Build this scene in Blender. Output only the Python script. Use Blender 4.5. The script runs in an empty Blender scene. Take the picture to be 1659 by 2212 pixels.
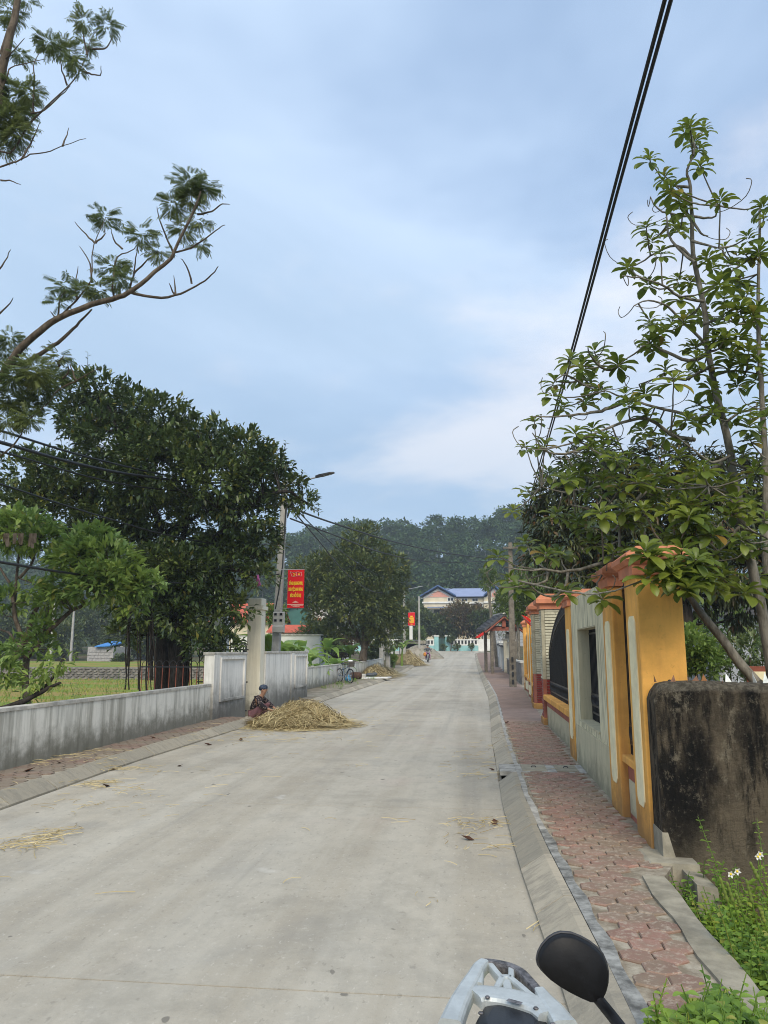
import bpy, math, random
import numpy as np
from mathutils import Vector, Matrix
R = math.radians
random.seed(7); rng = np.random.default_rng(7)
sc = bpy.context.scene
col = sc.collection
# ---------------------------------------------------------------- camera
EYE = 1.6; FPX = 1661.0; PITCH = math.atan(299 / 1661.0); YAW = R(6.67)
cam_d = bpy.data.cameras.new('camera'); cam = bpy.data.objects.new('camera', cam_d); col.objects.link(cam)
cam.location = (0, 0, EYE); cam.rotation_euler = (R(90) + PITCH, 0, YAW)
cam_d.sensor_fit = 'HORIZONTAL'; cam_d.sensor_width = 36; cam_d.lens = 36 * FPX / 1659
cam_d.clip_start = 0.05; cam_d.clip_end = 3000
sc.camera = cam
# ---------------------------------------------------------------- sky, sun, exposure
SUN_EL, SUN_AZ = R(42), R(170)      # azimuth clockwise from +Y: the veiled sun stands behind the camera
world = bpy.data.worlds.new('World'); sc.world = world; world.use_nodes = True
nt = world.node_tree; nt.nodes.clear()
def wn(t, **k):
    n = nt.nodes.new(t)
    for a, b in k.items(): setattr(n, a, b)
    return n
def wl(a, b): nt.links.new(a, b)
def wmath(op, a, b=None, clamp=False):
    n = wn('ShaderNodeMath', operation=op, use_clamp=clamp)
    for i, v in enumerate((a, b)):
        if v is None: continue
        if isinstance(v, (int, float)): n.inputs[i].default_value = v
        else: wl(v, n.inputs[i])
    return n.outputs[0]
def wmix(f, a, b):
    n = wn('ShaderNodeMixRGB')
    for i, v in enumerate((f, a, b)):
        if isinstance(v, (int, float)): n.inputs[i].default_value = v
        elif isinstance(v, tuple): n.inputs[i].default_value = (*v, 1)
        else: wl(v, n.inputs[i])
    return n.outputs[0]
def wramp(v, lo, hi):
    n = wn('ShaderNodeMapRange', interpolation_type='SMOOTHSTEP')
    wl(v, n.inputs[0]); n.inputs[1].default_value = lo; n.inputs[2].default_value = hi
    return n.outputs[0]
SKY = 0.1
sky = wn('ShaderNodeTexSky', sky_type='NISHITA'); sky.sun_disc = False
sky.sun_elevation = SUN_EL; sky.sun_rotation = SUN_AZ; sky.air_density = 1.2; sky.dust_density = 2.5; sky.ozone_density = 2.0
tc = wn('ShaderNodeTexCoord'); sp = wn('ShaderNodeSeparateXYZ'); wl(tc.outputs['Generated'], sp.inputs[0])
zz = wmath('MAXIMUM', sp.outputs[2], 0.0); den = wmath('ADD', zz, 0.12)
cx = wmath('DIVIDE', sp.outputs[0], den); cy_ = wmath('DIVIDE', sp.outputs[1], den)
cb = wn('ShaderNodeCombineXYZ'); wl(cx, cb.inputs[0]); wl(cy_, cb.inputs[1])
def wnoise(scale, detail, rough, off, sx=1.0, sy=1.0, dist=0.0):
    m = wn('ShaderNodeMapping'); m.inputs['Location'].default_value = off; m.inputs['Scale'].default_value = (sx, sy, 1)
    wl(cb.outputs[0], m.inputs[0])
    n = wn('ShaderNodeTexNoise'); n.inputs['Scale'].default_value = scale; n.inputs['Detail'].default_value = detail
    n.inputs['Roughness'].default_value = rough; n.inputs['Distortion'].default_value = dist
    wl(m.outputs[0], n.inputs['Vector']); return n.outputs[0]
def K(r, g, b): return (r / SKY, g / SKY, b / SKY)
veil = wramp(wnoise(0.55, 5, 0.55, (7.6, 12.2, 0), 1.0, 1.0, 0.4), 0.36, 0.60)
c = wmix(wmath('MULTIPLY_ADD', veil, 0.30), K(.24, .47, .87), K(.67, .80, .96))
veil2 = wmath('ADD', wmath('MULTIPLY', veil, 0.35), 0.60)
c = wmix(veil2, sky.outputs[0], c)
dark = wramp(wnoise(0.8, 7, 0.55, (11.8, 22.5, 0), 1.0, 0.55, 0.6), 0.44, 0.68)
c = wmix(wmath('MULTIPLY', dark, 0.60), c, K(.36, .51, .70))
puff = wramp(wnoise(0.62, 8, 0.56, (10.35, 13.38, 0), 1.0, 0.8, 0.2), 0.52, 0.68)
c = wmix(wmath('MULTIPLY', puff, 0.85), c, K(.96, .93, .95))
low = wramp(zz, 0.55, 0.05)
c = wmix(wmath('MULTIPLY', low, 0.72), c, K(.385, .535, .715))
bg = wn('ShaderNodeBackground'); bg.inputs[1].default_value = SKY; wl(c, bg.inputs[0])
wo = wn('ShaderNodeOutputWorld'); wl(bg.outputs[0], wo.inputs[0])
sd = bpy.data.lights.new('sun', 'SUN'); sd.energy = 2.8; sd.angle = R(40); sd.color = (1.0, 0.90, 0.74)
sun = bpy.data.objects.new('sun', sd); col.objects.link(sun)
sdir = Vector((math.sin(SUN_AZ) * math.cos(SUN_EL), math.cos(SUN_AZ) * math.cos(SUN_EL), math.sin(SUN_EL)))
sun.rotation_euler = sdir.to_track_quat('Z', 'Y').to_euler(); sun.location = (-20, -20, 60)
vs = sc.view_settings; vs.view_transform = 'Standard'; vs.look = 'None'; vs.gamma = 1; vs.use_curve_mapping = False; vs.exposure = 0.25
sc.render.engine = 'CYCLES'; sc.cycles.use_denoising = True; sc.cycles.pixel_filter_type = 'BLACKMAN_HARRIS'; sc.cycles.filter_width = 1.0
sc.cycles.max_bounces = 6; sc.cycles.transparent_max_bounces = 6; sc.cycles.volume_bounces = 0
# ---------------------------------------------------------------- helpers
_cp, _sp, _cy, _sy = math.cos(PITCH), math.sin(PITCH), math.cos(YAW), math.sin(YAW)
def ray(x, y):
    a = (x - 829.5) / FPX; b = (1106 - y) / FPX
    fw = _cp - b * _sp; up = _sp + b * _cp
    return Vector((-_sy * fw + _cy * a, _cy * fw + _sy * a, up))
def at(x, y, Y):
    d = ray(x, y); t = Y / d.y
    return Vector((d.x * t, Y, EYE + d.z * t))
def atz(x, y, z):
    d = ray(x, y); t = (z - EYE) / d.z
    return Vector((d.x * t, d.y * t, z))
def gz(Y):
    Y = min(Y, 116.0)
    return 0.000376 * max(0.0, Y - 40) ** 2
def lerp(a, b, t): return a + (b - a) * t
def sstep(a, b, x):
    t = min(1, max(0, (x - a) / (b - a))); return t * t * (3 - 2 * t)
def interp(tab, y):
    if y <= tab[0][0]: return tab[0][1]
    for (a, b), (c_, d) in zip(tab, tab[1:]):
        if y <= c_: return lerp(b, d, (y - a) / (c_ - a))
    return tab[-1][1]
def origin(o):
    v = Vector((0, 0, 0))
    while o is not None: v = v + o.location; o = o.parent
    return v
def link(name, me, mat=None, parent=None):
    o = bpy.data.objects.new(name, me); col.objects.link(o)
    if mat is not None and me is not None and not me.materials: me.materials.append(mat)
    if parent is not None: o.parent = parent
    return o
def tag(o, label=None, cat=None, group=None, kind=None):
    if label: o['label'] = label
    if cat: o['category'] = cat
    if group: o['group'] = group
    if kind: o['kind'] = kind
    return o
def thing(name, loc, label, cat, group=None, rz=0.0):
    o = bpy.data.objects.new(name, None); col.objects.link(o); o.location = loc; o.rotation_euler = (0, 0, rz)
    o.empty_display_size = 0.2
    return tag(o, label, cat, group)
def np_mesh(name, V, F, smooth=False):
    V = np.asarray(V, dtype=np.float32); F = np.asarray(F, dtype=np.int32)
    me = bpy.data.meshes.new(name); n, k = F.shape
    me.vertices.add(len(V)); me.vertices.foreach_set('co', V.ravel())
    me.loops.add(n * k); me.loops.foreach_set('vertex_index', F.ravel())
    me.polygons.add(n); me.polygons.foreach_set('loop_start', np.arange(0, n * k, k, dtype=np.int32))
    if smooth: me.polygons.foreach_set('use_smooth', np.ones(n, dtype=bool))
    me.update(calc_edges=True); me.validate(); return me
class MB:
    def __init__(s): s.v = []; s.f = []; s.sm = []
    def add(s, vs_, fs, smooth=False):
        b = len(s.v); s.v += [tuple(p) for p in vs_]
        for f in fs: s.f.append(tuple(b + i for i in f)); s.sm.append(smooth)
    def box(s, x0, x1, y0, y1, z0, z1, bev=0.0, M=None):
        if bev <= 0:
            p = [(x, y, z) for z in (z0, z1) for y in (y0, y1) for x in (x0, x1)]
            fs = [(0, 2, 3, 1), (4, 5, 7, 6), (0, 1, 5, 4), (2, 6, 7, 3), (0, 4, 6, 2), (1, 3, 7, 5)]
        else:
            b = bev; p = []
            for z, i in ((z0, b), (z0 + b, 0), (z1 - b, 0), (z1, b)):
                x_0, x_1, y_0, y_1 = x0 + i, x1 - i, y0 + i, y1 - i
                c_ = b if i == 0 else 0.5 * b
                p += [(x_0 + c_, y_0, z), (x_1 - c_, y_0, z), (x_1, y_0 + c_, z), (x_1, y_1 - c_, z), (x_1 - c_, y_1, z), (x_0 + c_, y_1, z), (x_0, y_1 - c_, z), (x_0, y_0 + c_, z)]
            fs = [tuple(range(7, -1, -1)), tuple(range(24, 32))]
            for l in range(3):
                for i in range(8):
                    j = (i + 1) % 8; fs.append((l * 8 + i, l * 8 + j, l * 8 + 8 + j, l * 8 + 8 + i))
        if M is not None: p = [M @ Vector(q) for q in p]
        s.add(p, fs); return s
    def tube(s, pts, rad, seg=6, cap=True):
        pts = [Vector(p) for p in pts]; n = len(pts)
        if not isinstance(rad, (list, tuple)): rad = [rad] * n
        vs_ = []; u = None
        for i in range(n):
            t = (pts[min(i + 1, n - 1)] - pts[max(i - 1, 0)])
            t = t.normalized() if t.length > 1e-9 else Vector((0, 0, 1))
            if u is None: u = t.cross(Vector((0.31, 0.2, 0.93)) if abs(t.z) < .9 else Vector((1, 0, 0))).normalized()
            else: u = (u - t * u.dot(t)).normalized()
            w = t.cross(u)
            for k in range(seg):
                a = 2 * math.pi * k / seg
                vs_.append(pts[i] + (u * math.cos(a) + w * math.sin(a)) * rad[i])
        fs = []
        for i in range(n - 1):
            for k in range(seg):
                j = (k + 1) % seg; fs.append((i * seg + k, i * seg + j, (i + 1) * seg + j, (i + 1) * seg + k))
        s.add(vs_, fs, True)
        if cap:
            s.add(vs_[:seg], [tuple(range(seg - 1, -1, -1))]); s.add(vs_[-seg:], [tuple(range(seg))])
        return s
    def loft(s, rings, smooth=True, cap=True):
        n = len(rings[0]); vs_ = [p for r_ in rings for p in r_]; fs = []
        for i in range(len(rings) - 1):
            for k in range(n):
                j = (k + 1) % n; fs.append((i * n + k, i * n + j, (i + 1) * n + j, (i + 1) * n + k))
        s.add(vs_, fs, smooth)
        if cap: s.add(rings[0], [tuple(range(n - 1, -1, -1))]); s.add(rings[-1], [tuple(range(n))])
        return s
    def prism(s, poly, a, b, axis='z'):
        n = len(poly)
        def mk(p, h):
            return {'z': (p[0], p[1], h), 'y': (p[0], h, p[1]), 'x': (h, p[0], p[1])}[axis]
        vs_ = [mk(p, a) for p in poly] + [mk(p, b) for p in poly]
        fs = [tuple(range(n - 1, -1, -1)), tuple(range(n, 2 * n))] + [(i, (i + 1) % n, n + (i + 1) % n, n + i) for i in range(n)]
        s.add(vs_, fs); return s
    def sphere(s, c_, r, nu=10, nv=7, M=None):
        vs_ = []; r = r if isinstance(r, (tuple, list)) else (r, r, r)
        for i in range(nv + 1):
            th = math.pi * i / nv
            for k in range(nu):
                a = 2 * math.pi * k / nu; p = Vector((r[0] * math.sin(th) * math.cos(a), r[1] * math.sin(th) * math.sin(a), r[2] * math.cos(th)))
                if M is not None: p = M @ p
                vs_.append(p + Vector(c_))
        fs = [(i * nu + k, (i + 1) * nu + k, (i + 1) * nu + (k + 1) % nu, i * nu + (k + 1) % nu) for i in range(nv) for k in range(nu)]
        s.add(vs_, fs, True); return s
    def mesh(s, name, off=Vector((0, 0, 0))):
        me = bpy.data.meshes.new(name); me.from_pydata([(p[0] - off.x, p[1] - off.y, p[2] - off.z) for p in s.v], [], s.f)
        me.polygons.foreach_set('use_smooth', s.sm); me.update(); return me
    def build(s, name, mat, parent=None, local=False, loc=None):
        off = Vector((0, 0, 0))
        if parent is not None and not local: off = origin(parent)
        if loc is not None: off = off + (Vector(loc) - off)
        o = link(name, s.mesh(name, off), mat, parent)
        if loc is not None: o.location = Vector(loc) - (origin(parent) if parent is not None else Vector((0, 0, 0)))
        return o
def inst_mesh(name, TV, TF, C, D, N, S, smooth=False):
    """many copies of one small template (x side, y length, z normal) in one mesh"""
    TV = np.asarray(TV, float); TF = np.asarray(TF); n = len(C)
    D = D / np.linalg.norm(D, axis=1, keepdims=True)
    s = np.cross(D, N); s /= (np.linalg.norm(s, axis=1, keepdims=True) + 1e-9); N = np.cross(s, D)
    S = np.asarray(S, float)
    if S.ndim == 1: S = np.stack([S, S, S], 1)
    V = C[:, None, :] + (TV[None, :, 0:1] * S[:, None, 0:1]) * s[:, None, :] + (TV[None, :, 1:2] * S[:, None, 1:2]) * D[:, None, :] + (TV[None, :, 2:3] * S[:, None, 2:3]) * N[:, None, :]
    F = TF[None] + (np.arange(n) * len(TV))[:, None, None]
    return V.reshape(-1, 3), F.reshape(-1, TF.shape[1])
# ---------------------------------------------------------------- materials
MATS = {}
class NT:
    def __init__(s, name):
        s.m = bpy.data.materials.new(name); s.m.use_nodes = True; s.t = s.m.node_tree; s.t.nodes.clear()
        s.out = s.n('ShaderNodeOutputMaterial'); s.b = s.n('ShaderNodeBsdfPrincipled'); s.l(s.b.outputs[0], s.out.inputs[0])
        s.pos = s.n('ShaderNodeNewGeometry').outputs['Position']; MATS[name] = s.m
    def n(s, t, **k):
        n = s.t.nodes.new(t)
        for a, b in k.items(): setattr(n, a, b)
        return n
    def l(s, a, b): s.t.links.new(a, b)
    def set(s, sock, v):
        if isinstance(v, (int, float)): sock.default_value = v
        elif isinstance(v, tuple): sock.default_value = (*v, 1) if len(v) == 3 and sock.type == 'RGBA' else v
        else: s.l(v, sock)
    def noise(s, scale, detail=6, rough=.6, sc3=(1, 1, 1), vec=None, dist=0.0, off=(0, 0, 0)):
        m = s.n('ShaderNodeMapping'); m.inputs['Scale'].default_value = sc3; m.inputs['Location'].default_value = off
        s.l(vec or s.pos, m.inputs[0]); n = s.n('ShaderNodeTexNoise')
        n.inputs['Scale'].default_value = scale; n.inputs['Detail'].default_value = detail; n.inputs['Roughness'].default_value = rough; n.inputs['Distortion'].default_value = dist
        s.l(m.outputs[0], n.inputs['Vector']); return n.outputs[0]
    def map(s, v, lo, hi, a=0.0, b=1.0):
        n = s.n('ShaderNodeMapRange', interpolation_type='SMOOTHSTEP'); s.l(v, n.inputs[0])
        for i, q in enumerate((lo, hi, a, b)): n.inputs[i + 1].default_value = q
        return n.outputs[0]
    def mix(s, f, a, b, mode='MIX'):
        n = s.n('ShaderNodeMixRGB', blend_type=mode); s.set(n.inputs[0], f); s.set(n.inputs[1], a); s.set(n.inputs[2], b); return n.outputs[0]
    def math(s, op, a, b=0.0):
        n = s.n('ShaderNodeMath', operation=op); s.set(n.inputs[0], a); s.set(n.inputs[1], b); return n.outputs[0]
    def bump(s, h, strength=.3, dist=.02):
        n = s.n('ShaderNodeBump'); n.inputs['Strength'].default_value = strength; n.inputs['Distance'].default_value = dist
        s.l(h, n.inputs['Height']); s.l(n.outputs[0], s.b.inputs['Normal']); return n
    def fin(s, colr, rough=.85, spec=.3, metal=0.0):
        s.set(s.b.inputs['Base Color'], colr); s.set(s.b.inputs['Roughness'], rough); s.b.inputs['Specular IOR Level'].default_value = spec
        s.b.inputs['Metallic'].default_value = metal; return s.m
def plain(name, c, rough=.7, spec=.3, metal=0.0, var=.18, scale=3.0, bump=.0, bscale=40):
    k = NT(name); d = tuple(x * (1 - var) for x in c); e = tuple(min(1, x * (1 + var)) for x in c)
    if bump: k.bump(k.noise(bscale, 4), bump, .01)
    return k.fin(k.mix(k.map(k.noise(scale, 8, .65), .3, .7), d, e), rough, spec, metal)
def weathered(name, base, grime, top=(.3, .3, .28), streak=.6, z0=0.0, foot=.35, scale=2.2, bump=.25, sc3=(9, 9, .7), bl=.35):
    """plaster or paint with run-down streaks, blotches and splash dirt at the foot"""
    k = NT(name); blot = k.map(k.noise(scale, 8, .65), .35, .7); st = k.map(k.noise(1.3, 7, .65, sc3), .42, .68)
    c_ = k.mix(k.math('MULTIPLY', blot, bl), base, tuple(x * .72 for x in base))
    c_ = k.mix(k.math('MULTIPLY', st, streak), c_, top)
    sep = k.n('ShaderNodeSeparateXYZ'); k.l(k.pos, sep.inputs[0])
    h = k.math('ADD', sep.outputs[2], k.math('MULTIPLY', k.noise(3.5, 6, .7), -.9))
    ft = k.map(h, z0 - .42 + foot, z0 - .42)
    c_ = k.mix(k.math('MULTIPLY', ft, .85), c_, grime)
    c_ = k.mix(k.map(k.noise(22, 5, .7, off=(3, 3, 3)), .60, .72, 0, .45), c_, tuple(x * .55 for x in base)); c_ = k.mix(k.map(k.noise(9, 6, .75, off=(7, 1, 3)), .66, .72, 0, .5), c_, grime)
    k.bump(k.noise(45, 5, .6), bump, .008); return k.fin(c_, .88, .2)
def leafmat(name, dark, light, accent=None, acc=.06, trans=.3, rough=.42, spec=.45):
    k = NT(name); g = k.t.nodes.new('ShaderNodeNewGeometry'); r = g.outputs['Random Per Island']
    c_ = k.mix(r, dark, light)
    if accent:
        r2 = k.n('ShaderNodeTexWhiteNoise', noise_dimensions='1D'); k.l(k.math('MULTIPLY', r, 917.3), r2.inputs['W'])
        c_ = k.mix(k.map(r2.outputs['Value'], 1 - acc - .01, 1 - acc + .01), c_, accent)
    c_ = k.mix(k.map(k.noise(1.3, 4, .6), .42, .66, 0, .5), c_, (min(1, light[0] * 1.9), min(1, light[1] * 1.55), light[2] * 1.1))
    c_ = k.mix(k.map(k.noise(14, 3, .6), .5, .75, 0, .35), c_, tuple(x * .55 for x in dark))
    k.fin(c_, rough, spec)
    tr = k.n('ShaderNodeBsdfTranslucent'); k.l(k.mix(.5, c_, tuple(min(1, x * 1.6) for x in light)), tr.inputs[0])
    mx = k.n('ShaderNodeMixShader'); mx.inputs[0].default_value = trans; k.l(k.b.outputs[0], mx.inputs[1]); k.l(tr.outputs[0], mx.inputs[2]); k.l(mx.outputs[0], k.out.inputs[0])
    return k.m
def bark(name, a, b, scale=6, sc3=(3, 3, .8), bump=.6):
    k = NT(name); n = k.noise(scale, 8, .7, sc3); k.bump(n, bump, .02)
    c_ = k.mix(k.map(n, .35, .65), a, b); c_ = k.mix(k.map(k.noise(3, 5), .55, .7, 0, .5), c_, tuple(min(1, x * 1.5) for x in b)); return k.fin(c_, .9, .15)

def m_road():
    k = NT('road_concrete')
    big = k.map(k.noise(.35, 6, .6), .3, .7); mid = k.map(k.noise(2.0, 8, .68, (1, .55, 1)), .35, .7); fine = k.noise(55, 4, .7)
    c_ = k.mix(big, (.318, .284, .222), (.425, .382, .302)); c_ = k.mix(k.math('MULTIPLY', mid, .35), c_, (.50, .465, .385))
    c_ = k.mix(k.map(k.noise(1.1, 5, .6, off=(4, 7, 0)), .52, .70, 0, .6), c_, (.275, .26, .225))
    c_ = k.mix(k.map(k.noise(.6, 4, .5, off=(40, 7, 0)), .58, .74, 0, .35), c_, (.43, .335, .29))
    c_ = k.mix(k.map(fine, .56, .72, 0, .5), c_, (.22, .20, .165)); c_ = k.mix(k.map(k.noise(120, 2), .62, .75, 0, .35), c_, (.58, .56, .50))
    c_ = k.mix(k.map(k.noise(9, 3, .5, off=(3, 1, 9)), .74, .79, 0, .55), c_, (.17, .16, .15))
    c_ = k.mix(k.map(k.noise(1.7, 3, .5, off=(13, 1, 9)), .71, .78, 0, .5), c_, (.62, .61, .57))
    tr = k.noise(1.0, 5, .6, (1.5, .04, 1)); c_ = k.mix(k.map(tr, .42, .62, 0, .45), c_, (.52, .49, .415)); c_ = k.mix(k.map(k.noise(1.0, 4, .6, (2.2, .07, 1), off=(5, 2, 0)), .54, .70, 0, .5), c_, (.27, .255, .22))
    c_ = k.mix(k.map(k.noise(5.5, 9, .8, (1, .6, 1)), .46, .60, 0, .32), c_, (.30, .28, .235)); c_ = k.mix(k.map(k.noise(16, 6, .8, off=(2, 2, 2)), .56, .66, 0, .4), c_, (.54, .51, .44))
    c_ = k.mix(k.map(k.noise(24, 3, .6, (1, .5, 1), off=(8, 3, 1)), .60, .70, 0, .45), c_, (.22, .205, .17)); c_ = k.mix(k.map(k.noise(33, 3, .6, (1, .45, 1), off=(1, 9, 4)), .62, .72, 0, .5), c_, (.60, .565, .49))
    c_ = k.mix(k.map(k.noise(7, 2, .4, (1, .7, 1), off=(6, 6, 6)), .735, .755, 0, .75), c_, (.13, .12, .10)); c_ = k.mix(k.map(k.noise(.45, 7, .7, off=(30, 12, 0)), .52, .64, 0, .45), c_, (.265, .245, .20))
    k.bump(k.noise(38, 6, .7), .32, .008); return k.fin(c_, .78, .35)
m_road()
def m_kerb():
    k = NT('kerb_concrete'); inf = k.n('ShaderNodeObjectInfo').outputs['Random']
    c_ = k.mix(inf, (.29, .265, .21), (.45, .40, .31)); c_ = k.mix(k.map(k.noise(5, 8, .7, (1, 2.2, 1)), .42, .66, 0, .65), c_, (.22, .205, .17))
    c_ = k.mix(k.map(k.noise(30, 5, .7), .55, .75, 0, .5), c_, (.46, .42, .34)); k.bump(k.noise(28, 7, .75), .5, .012); return k.fin(c_, .92, .15)
m_kerb()
def m_paver():
    k = NT('paver_red'); inf = k.n('ShaderNodeObjectInfo').outputs['Random']; isl = k.t.nodes.new('ShaderNodeNewGeometry').outputs['Random Per Island']
    r = k.math('FRACT', k.math('ADD', inf, isl))
    c_ = k.mix(r, (.205, .130, .100), (.325, .185, .145)); c_ = k.mix(k.map(k.noise(2.3, 7, .7), .38, .60, 0, .8), c_, (.225, .180, .130))
    c_ = k.mix(k.map(k.noise(26, 6, .72), .48, .66, 0, .7), c_, (.42, .355, .285)); k.bump(k.noise(60, 6, .7), .35, .006); return k.fin(c_, .88, .22)
m_paver()
def m_paver_dusty():
    k = NT('paver_dusty'); r = k.t.nodes.new('ShaderNodeNewGeometry').outputs['Random Per Island']
    c_ = k.mix(r, (.20, .140, .112), (.27, .180, .145)); c_ = k.mix(k.map(k.noise(1.3, 7, .7), .34, .56, 0, .85), c_, (.235, .200, .155))
    c_ = k.mix(k.map(k.noise(20, 6, .72), .5, .7, 0, .5), c_, (.33, .29, .23)); k.bump(k.noise(60, 6, .7), .35, .006); return k.fin(c_, .92, .15)
m_paver_dusty()
def m_bed():
    k = NT('paving_mortar'); c_ = k.mix(k.map(k.noise(6, 8, .7), .35, .7), (.20, .165, .12), (.44, .40, .32)); c_ = k.mix(k.map(k.noise(2, 5), .5, .7, 0, .5), c_, (.18, .16, .12))
    k.bump(k.noise(30, 6), .5, .01); return k.fin(c_, .93, .1)
m_bed()
def m_farpav():
    k = NT('paving_far'); c_ = k.mix(k.map(k.noise(1.4, 7, .65), .3, .7), (.215, .152, .122), (.30, .212, .172))
    c_ = k.mix(k.map(k.noise(9, 7, .7, (1, 1.6, 1)), .48, .7, 0, .6), c_, (.34, .285, .23)); k.bump(k.noise(25, 5), .5, .01); return k.fin(c_, .9, .2)
m_farpav()
def m_ground():
    k = NT('soil'); c_ = k.mix(k.map(k.noise(.8, 8, .65), .3, .7), (.075, .06, .04), (.14, .115, .07)); c_ = k.mix(k.map(k.noise(.25, 5), .45, .6), c_, (.07, .085, .03)); k.bump(k.noise(10, 8), .6, .05); return k.fin(c_, .95, .1)
m_ground()
def m_field():
    k = NT('rice_stubble'); c_ = k.mix(k.map(k.noise(.16, 5, .55, (1, 2.2, 1)), .42, .58), (.15, .225, .035), (.30, .205, .075)); c_ = k.mix(k.map(k.noise(5, 7, .7), .3, .7, 0, .5), c_, (.23, .27, .06)); k.bump(k.noise(14, 6), .8, .05); return k.fin(c_, .95, .1)
m_field()
def m_dirt():
    k = NT('dusty_verge'); c_ = k.mix(k.map(k.noise(1.6, 8, .7), .35, .65), (.21, .18, .14), (.33, .30, .24)); c_ = k.mix(k.map(k.noise(2.5, 6, off=(9, 2, 0)), .55, .66, 0, .7), c_, (.10, .13, .045)); k.bump(k.noise(16, 7), .5, .03); return k.fin(c_, .95, .1)
m_dirt()
def m_black():
    k = NT('mildewed_render'); a = k.noise(2.2, 8, .68, (1.1, 1.1, .45)); st = k.noise(3.2, 8, .7, (2.6, 2.6, .5), off=(3, 0, 1))
    c_ = k.mix(k.map(a, .38, .60), (.016, .014, .012), (.150, .120, .082)); c_ = k.mix(k.map(st, .47, .60, 0, .9), c_, (.008, .008, .008))
    c_ = k.mix(k.map(k.noise(6, 9, .78, (1, 1, .6)), .54, .64, 0, .75), c_, (.25, .215, .155)); c_ = k.mix(k.map(k.noise(3.4, 5, .6, off=(7.2, 3, 2.2)), .695, .72), c_, (.40, .37, .30))
    sep = k.n('ShaderNodeSeparateXYZ'); k.l(k.pos, sep.inputs[0]); h = k.math('ADD', sep.outputs[2], k.math('MULTIPLY', k.noise(3, 6, .7), -.7))
    c_ = k.mix(k.map(h, .12, -.45, 0, .75), c_, (.23, .19, .13)); hb = k.math('ADD', sep.outputs[2], k.math('MULTIPLY', k.noise(9, 5, .7), -.08)); c_ = k.mix(k.map(hb, 1.25, 1.285, 0, .9), c_, k.mix(k.map(k.noise(25, 5, .7), .4, .65), (.085, .075, .058), (.20, .18, .14)))
    c_ = k.mix(k.map(k.noise(30, 5, .75), .56, .66, 0, .5), c_, (.16, .14, .105)); k.bump(k.noise(16, 10, .78), 1.0, .05); return k.fin(c_, .93, .15)
m_black()
def m_straw():
    k = NT('rice_straw'); r = k.t.nodes.new('ShaderNodeNewGeometry').outputs['Random Per Island']
    c_ = k.mix(r, (.22, .165, .07), (.60, .50, .27)); c_ = k.mix(k.map(k.noise(2.5, 4), .4, .7, 0, .4), c_, (.40, .30, .13)); return k.fin(c_, .7, .3)
m_straw()
def m_stone():
    k = NT('cream_textured_render'); s3 = (14, 14, .9); n = k.noise(1.6, 6, .6, s3)
    c_ = k.mix(k.map(n, .36, .56), (.30, .27, .18), (.76, .69, .47)); c_ = k.mix(k.map(k.noise(2.6, 6), .5, .7, 0, .5), c_, (.40, .36, .24)); k.bump(n, .8, .03); return k.fin(c_, .85, .2)
m_stone()
ORANGE = weathered('orange_paint', (.86, .445, .105), (.30, .17, .07), (.50, .24, .075), .65, .06, .50, 3.2, .16, (5, 5, .5), .8)
plain('cream_paint', (.84, .75, .48), .75, .3, var=.12, scale=5)
plain('terracotta_paint', (.50, .19, .10), .75, .3, var=.22, scale=4, bump=.1)
plain('dull_red_paint', (.34, .12, .08), .8, .25, var=.2, scale=4)
plain('oxblood_tile', (.235, .030, .022), .6, .35, var=.25, scale=9, bump=.3)
plain('pale_tile', (.50, .47, .345), .75, .3, var=.16, scale=7, bump=.3)
plain('tile_joint', (.34, .31, .22), .9, .2, var=.2, scale=9)
weathered('plaster_aged', (.60, .54, .36), (.25, .23, .16), (.36, .33, .23), .55, .0, .4)
weathered('wall_streaked', (.78, .76, .68), (.15, .145, .11), (.26, .25, .205), .80, .12, .50, 1.4, .3, (4.2, 4.2, .30))
weathered('wall_white', (.84, .82, .76), (.065, .065, .055), (.36, .355, .31), .45, .16, .85, 1.6, .2, (5, 5, .4))
weathered('wall_cream', (.80, .75, .60), (.16, .15, .12), (.42, .38, .28), .35, .05, .5, 1.2, .15, (6, 6, .5))
plain('coping_grey', (.47, .45, .40), .9, .2, var=.3, scale=5, bump=.3)
plain('iron_black', (.012, .013, .015), .45, .5, var=.3, scale=9)
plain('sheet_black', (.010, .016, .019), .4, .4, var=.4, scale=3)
plain('concrete_pole', (.37, .36, .33), .88, .2, var=.16, scale=5, bump=.25)
plain('wood_grey', (.17, .15, .12), .9, .15, var=.3, scale=7, bump=.4)
plain('meter_plastic', (.42, .41, .37), .5, .4, var=.06)
plain('dark_glass', (.02, .02, .022), .15, .6, var=.1)
plain('cable_rubber', (.012, .012, .013), .5, .4, var=.1)
plain('steel_grey', (.42, .43, .44), .45, .5, .6, var=.12, scale=9)
plain('banner_red', (.66, .005, .012), .55, .3, var=.08, scale=2)
plain('banner_yellow', (.86, .62, .03), .6, .3, var=.04)
plain('banner_pale', (.80, .48, .38), .6, .3, var=.04)
plain('flag_red', (.68, .03, .02), .7, .2, var=.1)
plain('pink_cloth', (.80, .17, .38), .8, .2, var=.1)
plain('roof_red', (.50, .13, .085), .8, .25, var=.15, scale=2)
plain('roof_blue', (.24, .29, .44), .5, .4, var=.08, scale=1)
plain('roof_trim', (.05, .10, .22), .6, .3, var=.1)
plain('gable_pink', (.66, .33, .26), .85, .2, var=.08)
plain('house_cream', (.62, .55, .40), .85, .2, var=.1, scale=1)
plain('house_white', (.70, .70, .66), .85, .2, var=.1, scale=1)
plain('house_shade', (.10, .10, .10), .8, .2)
plain('wall_turquoise', (.27, .50, .50), .85, .2, var=.12, scale=1.5)
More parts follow.
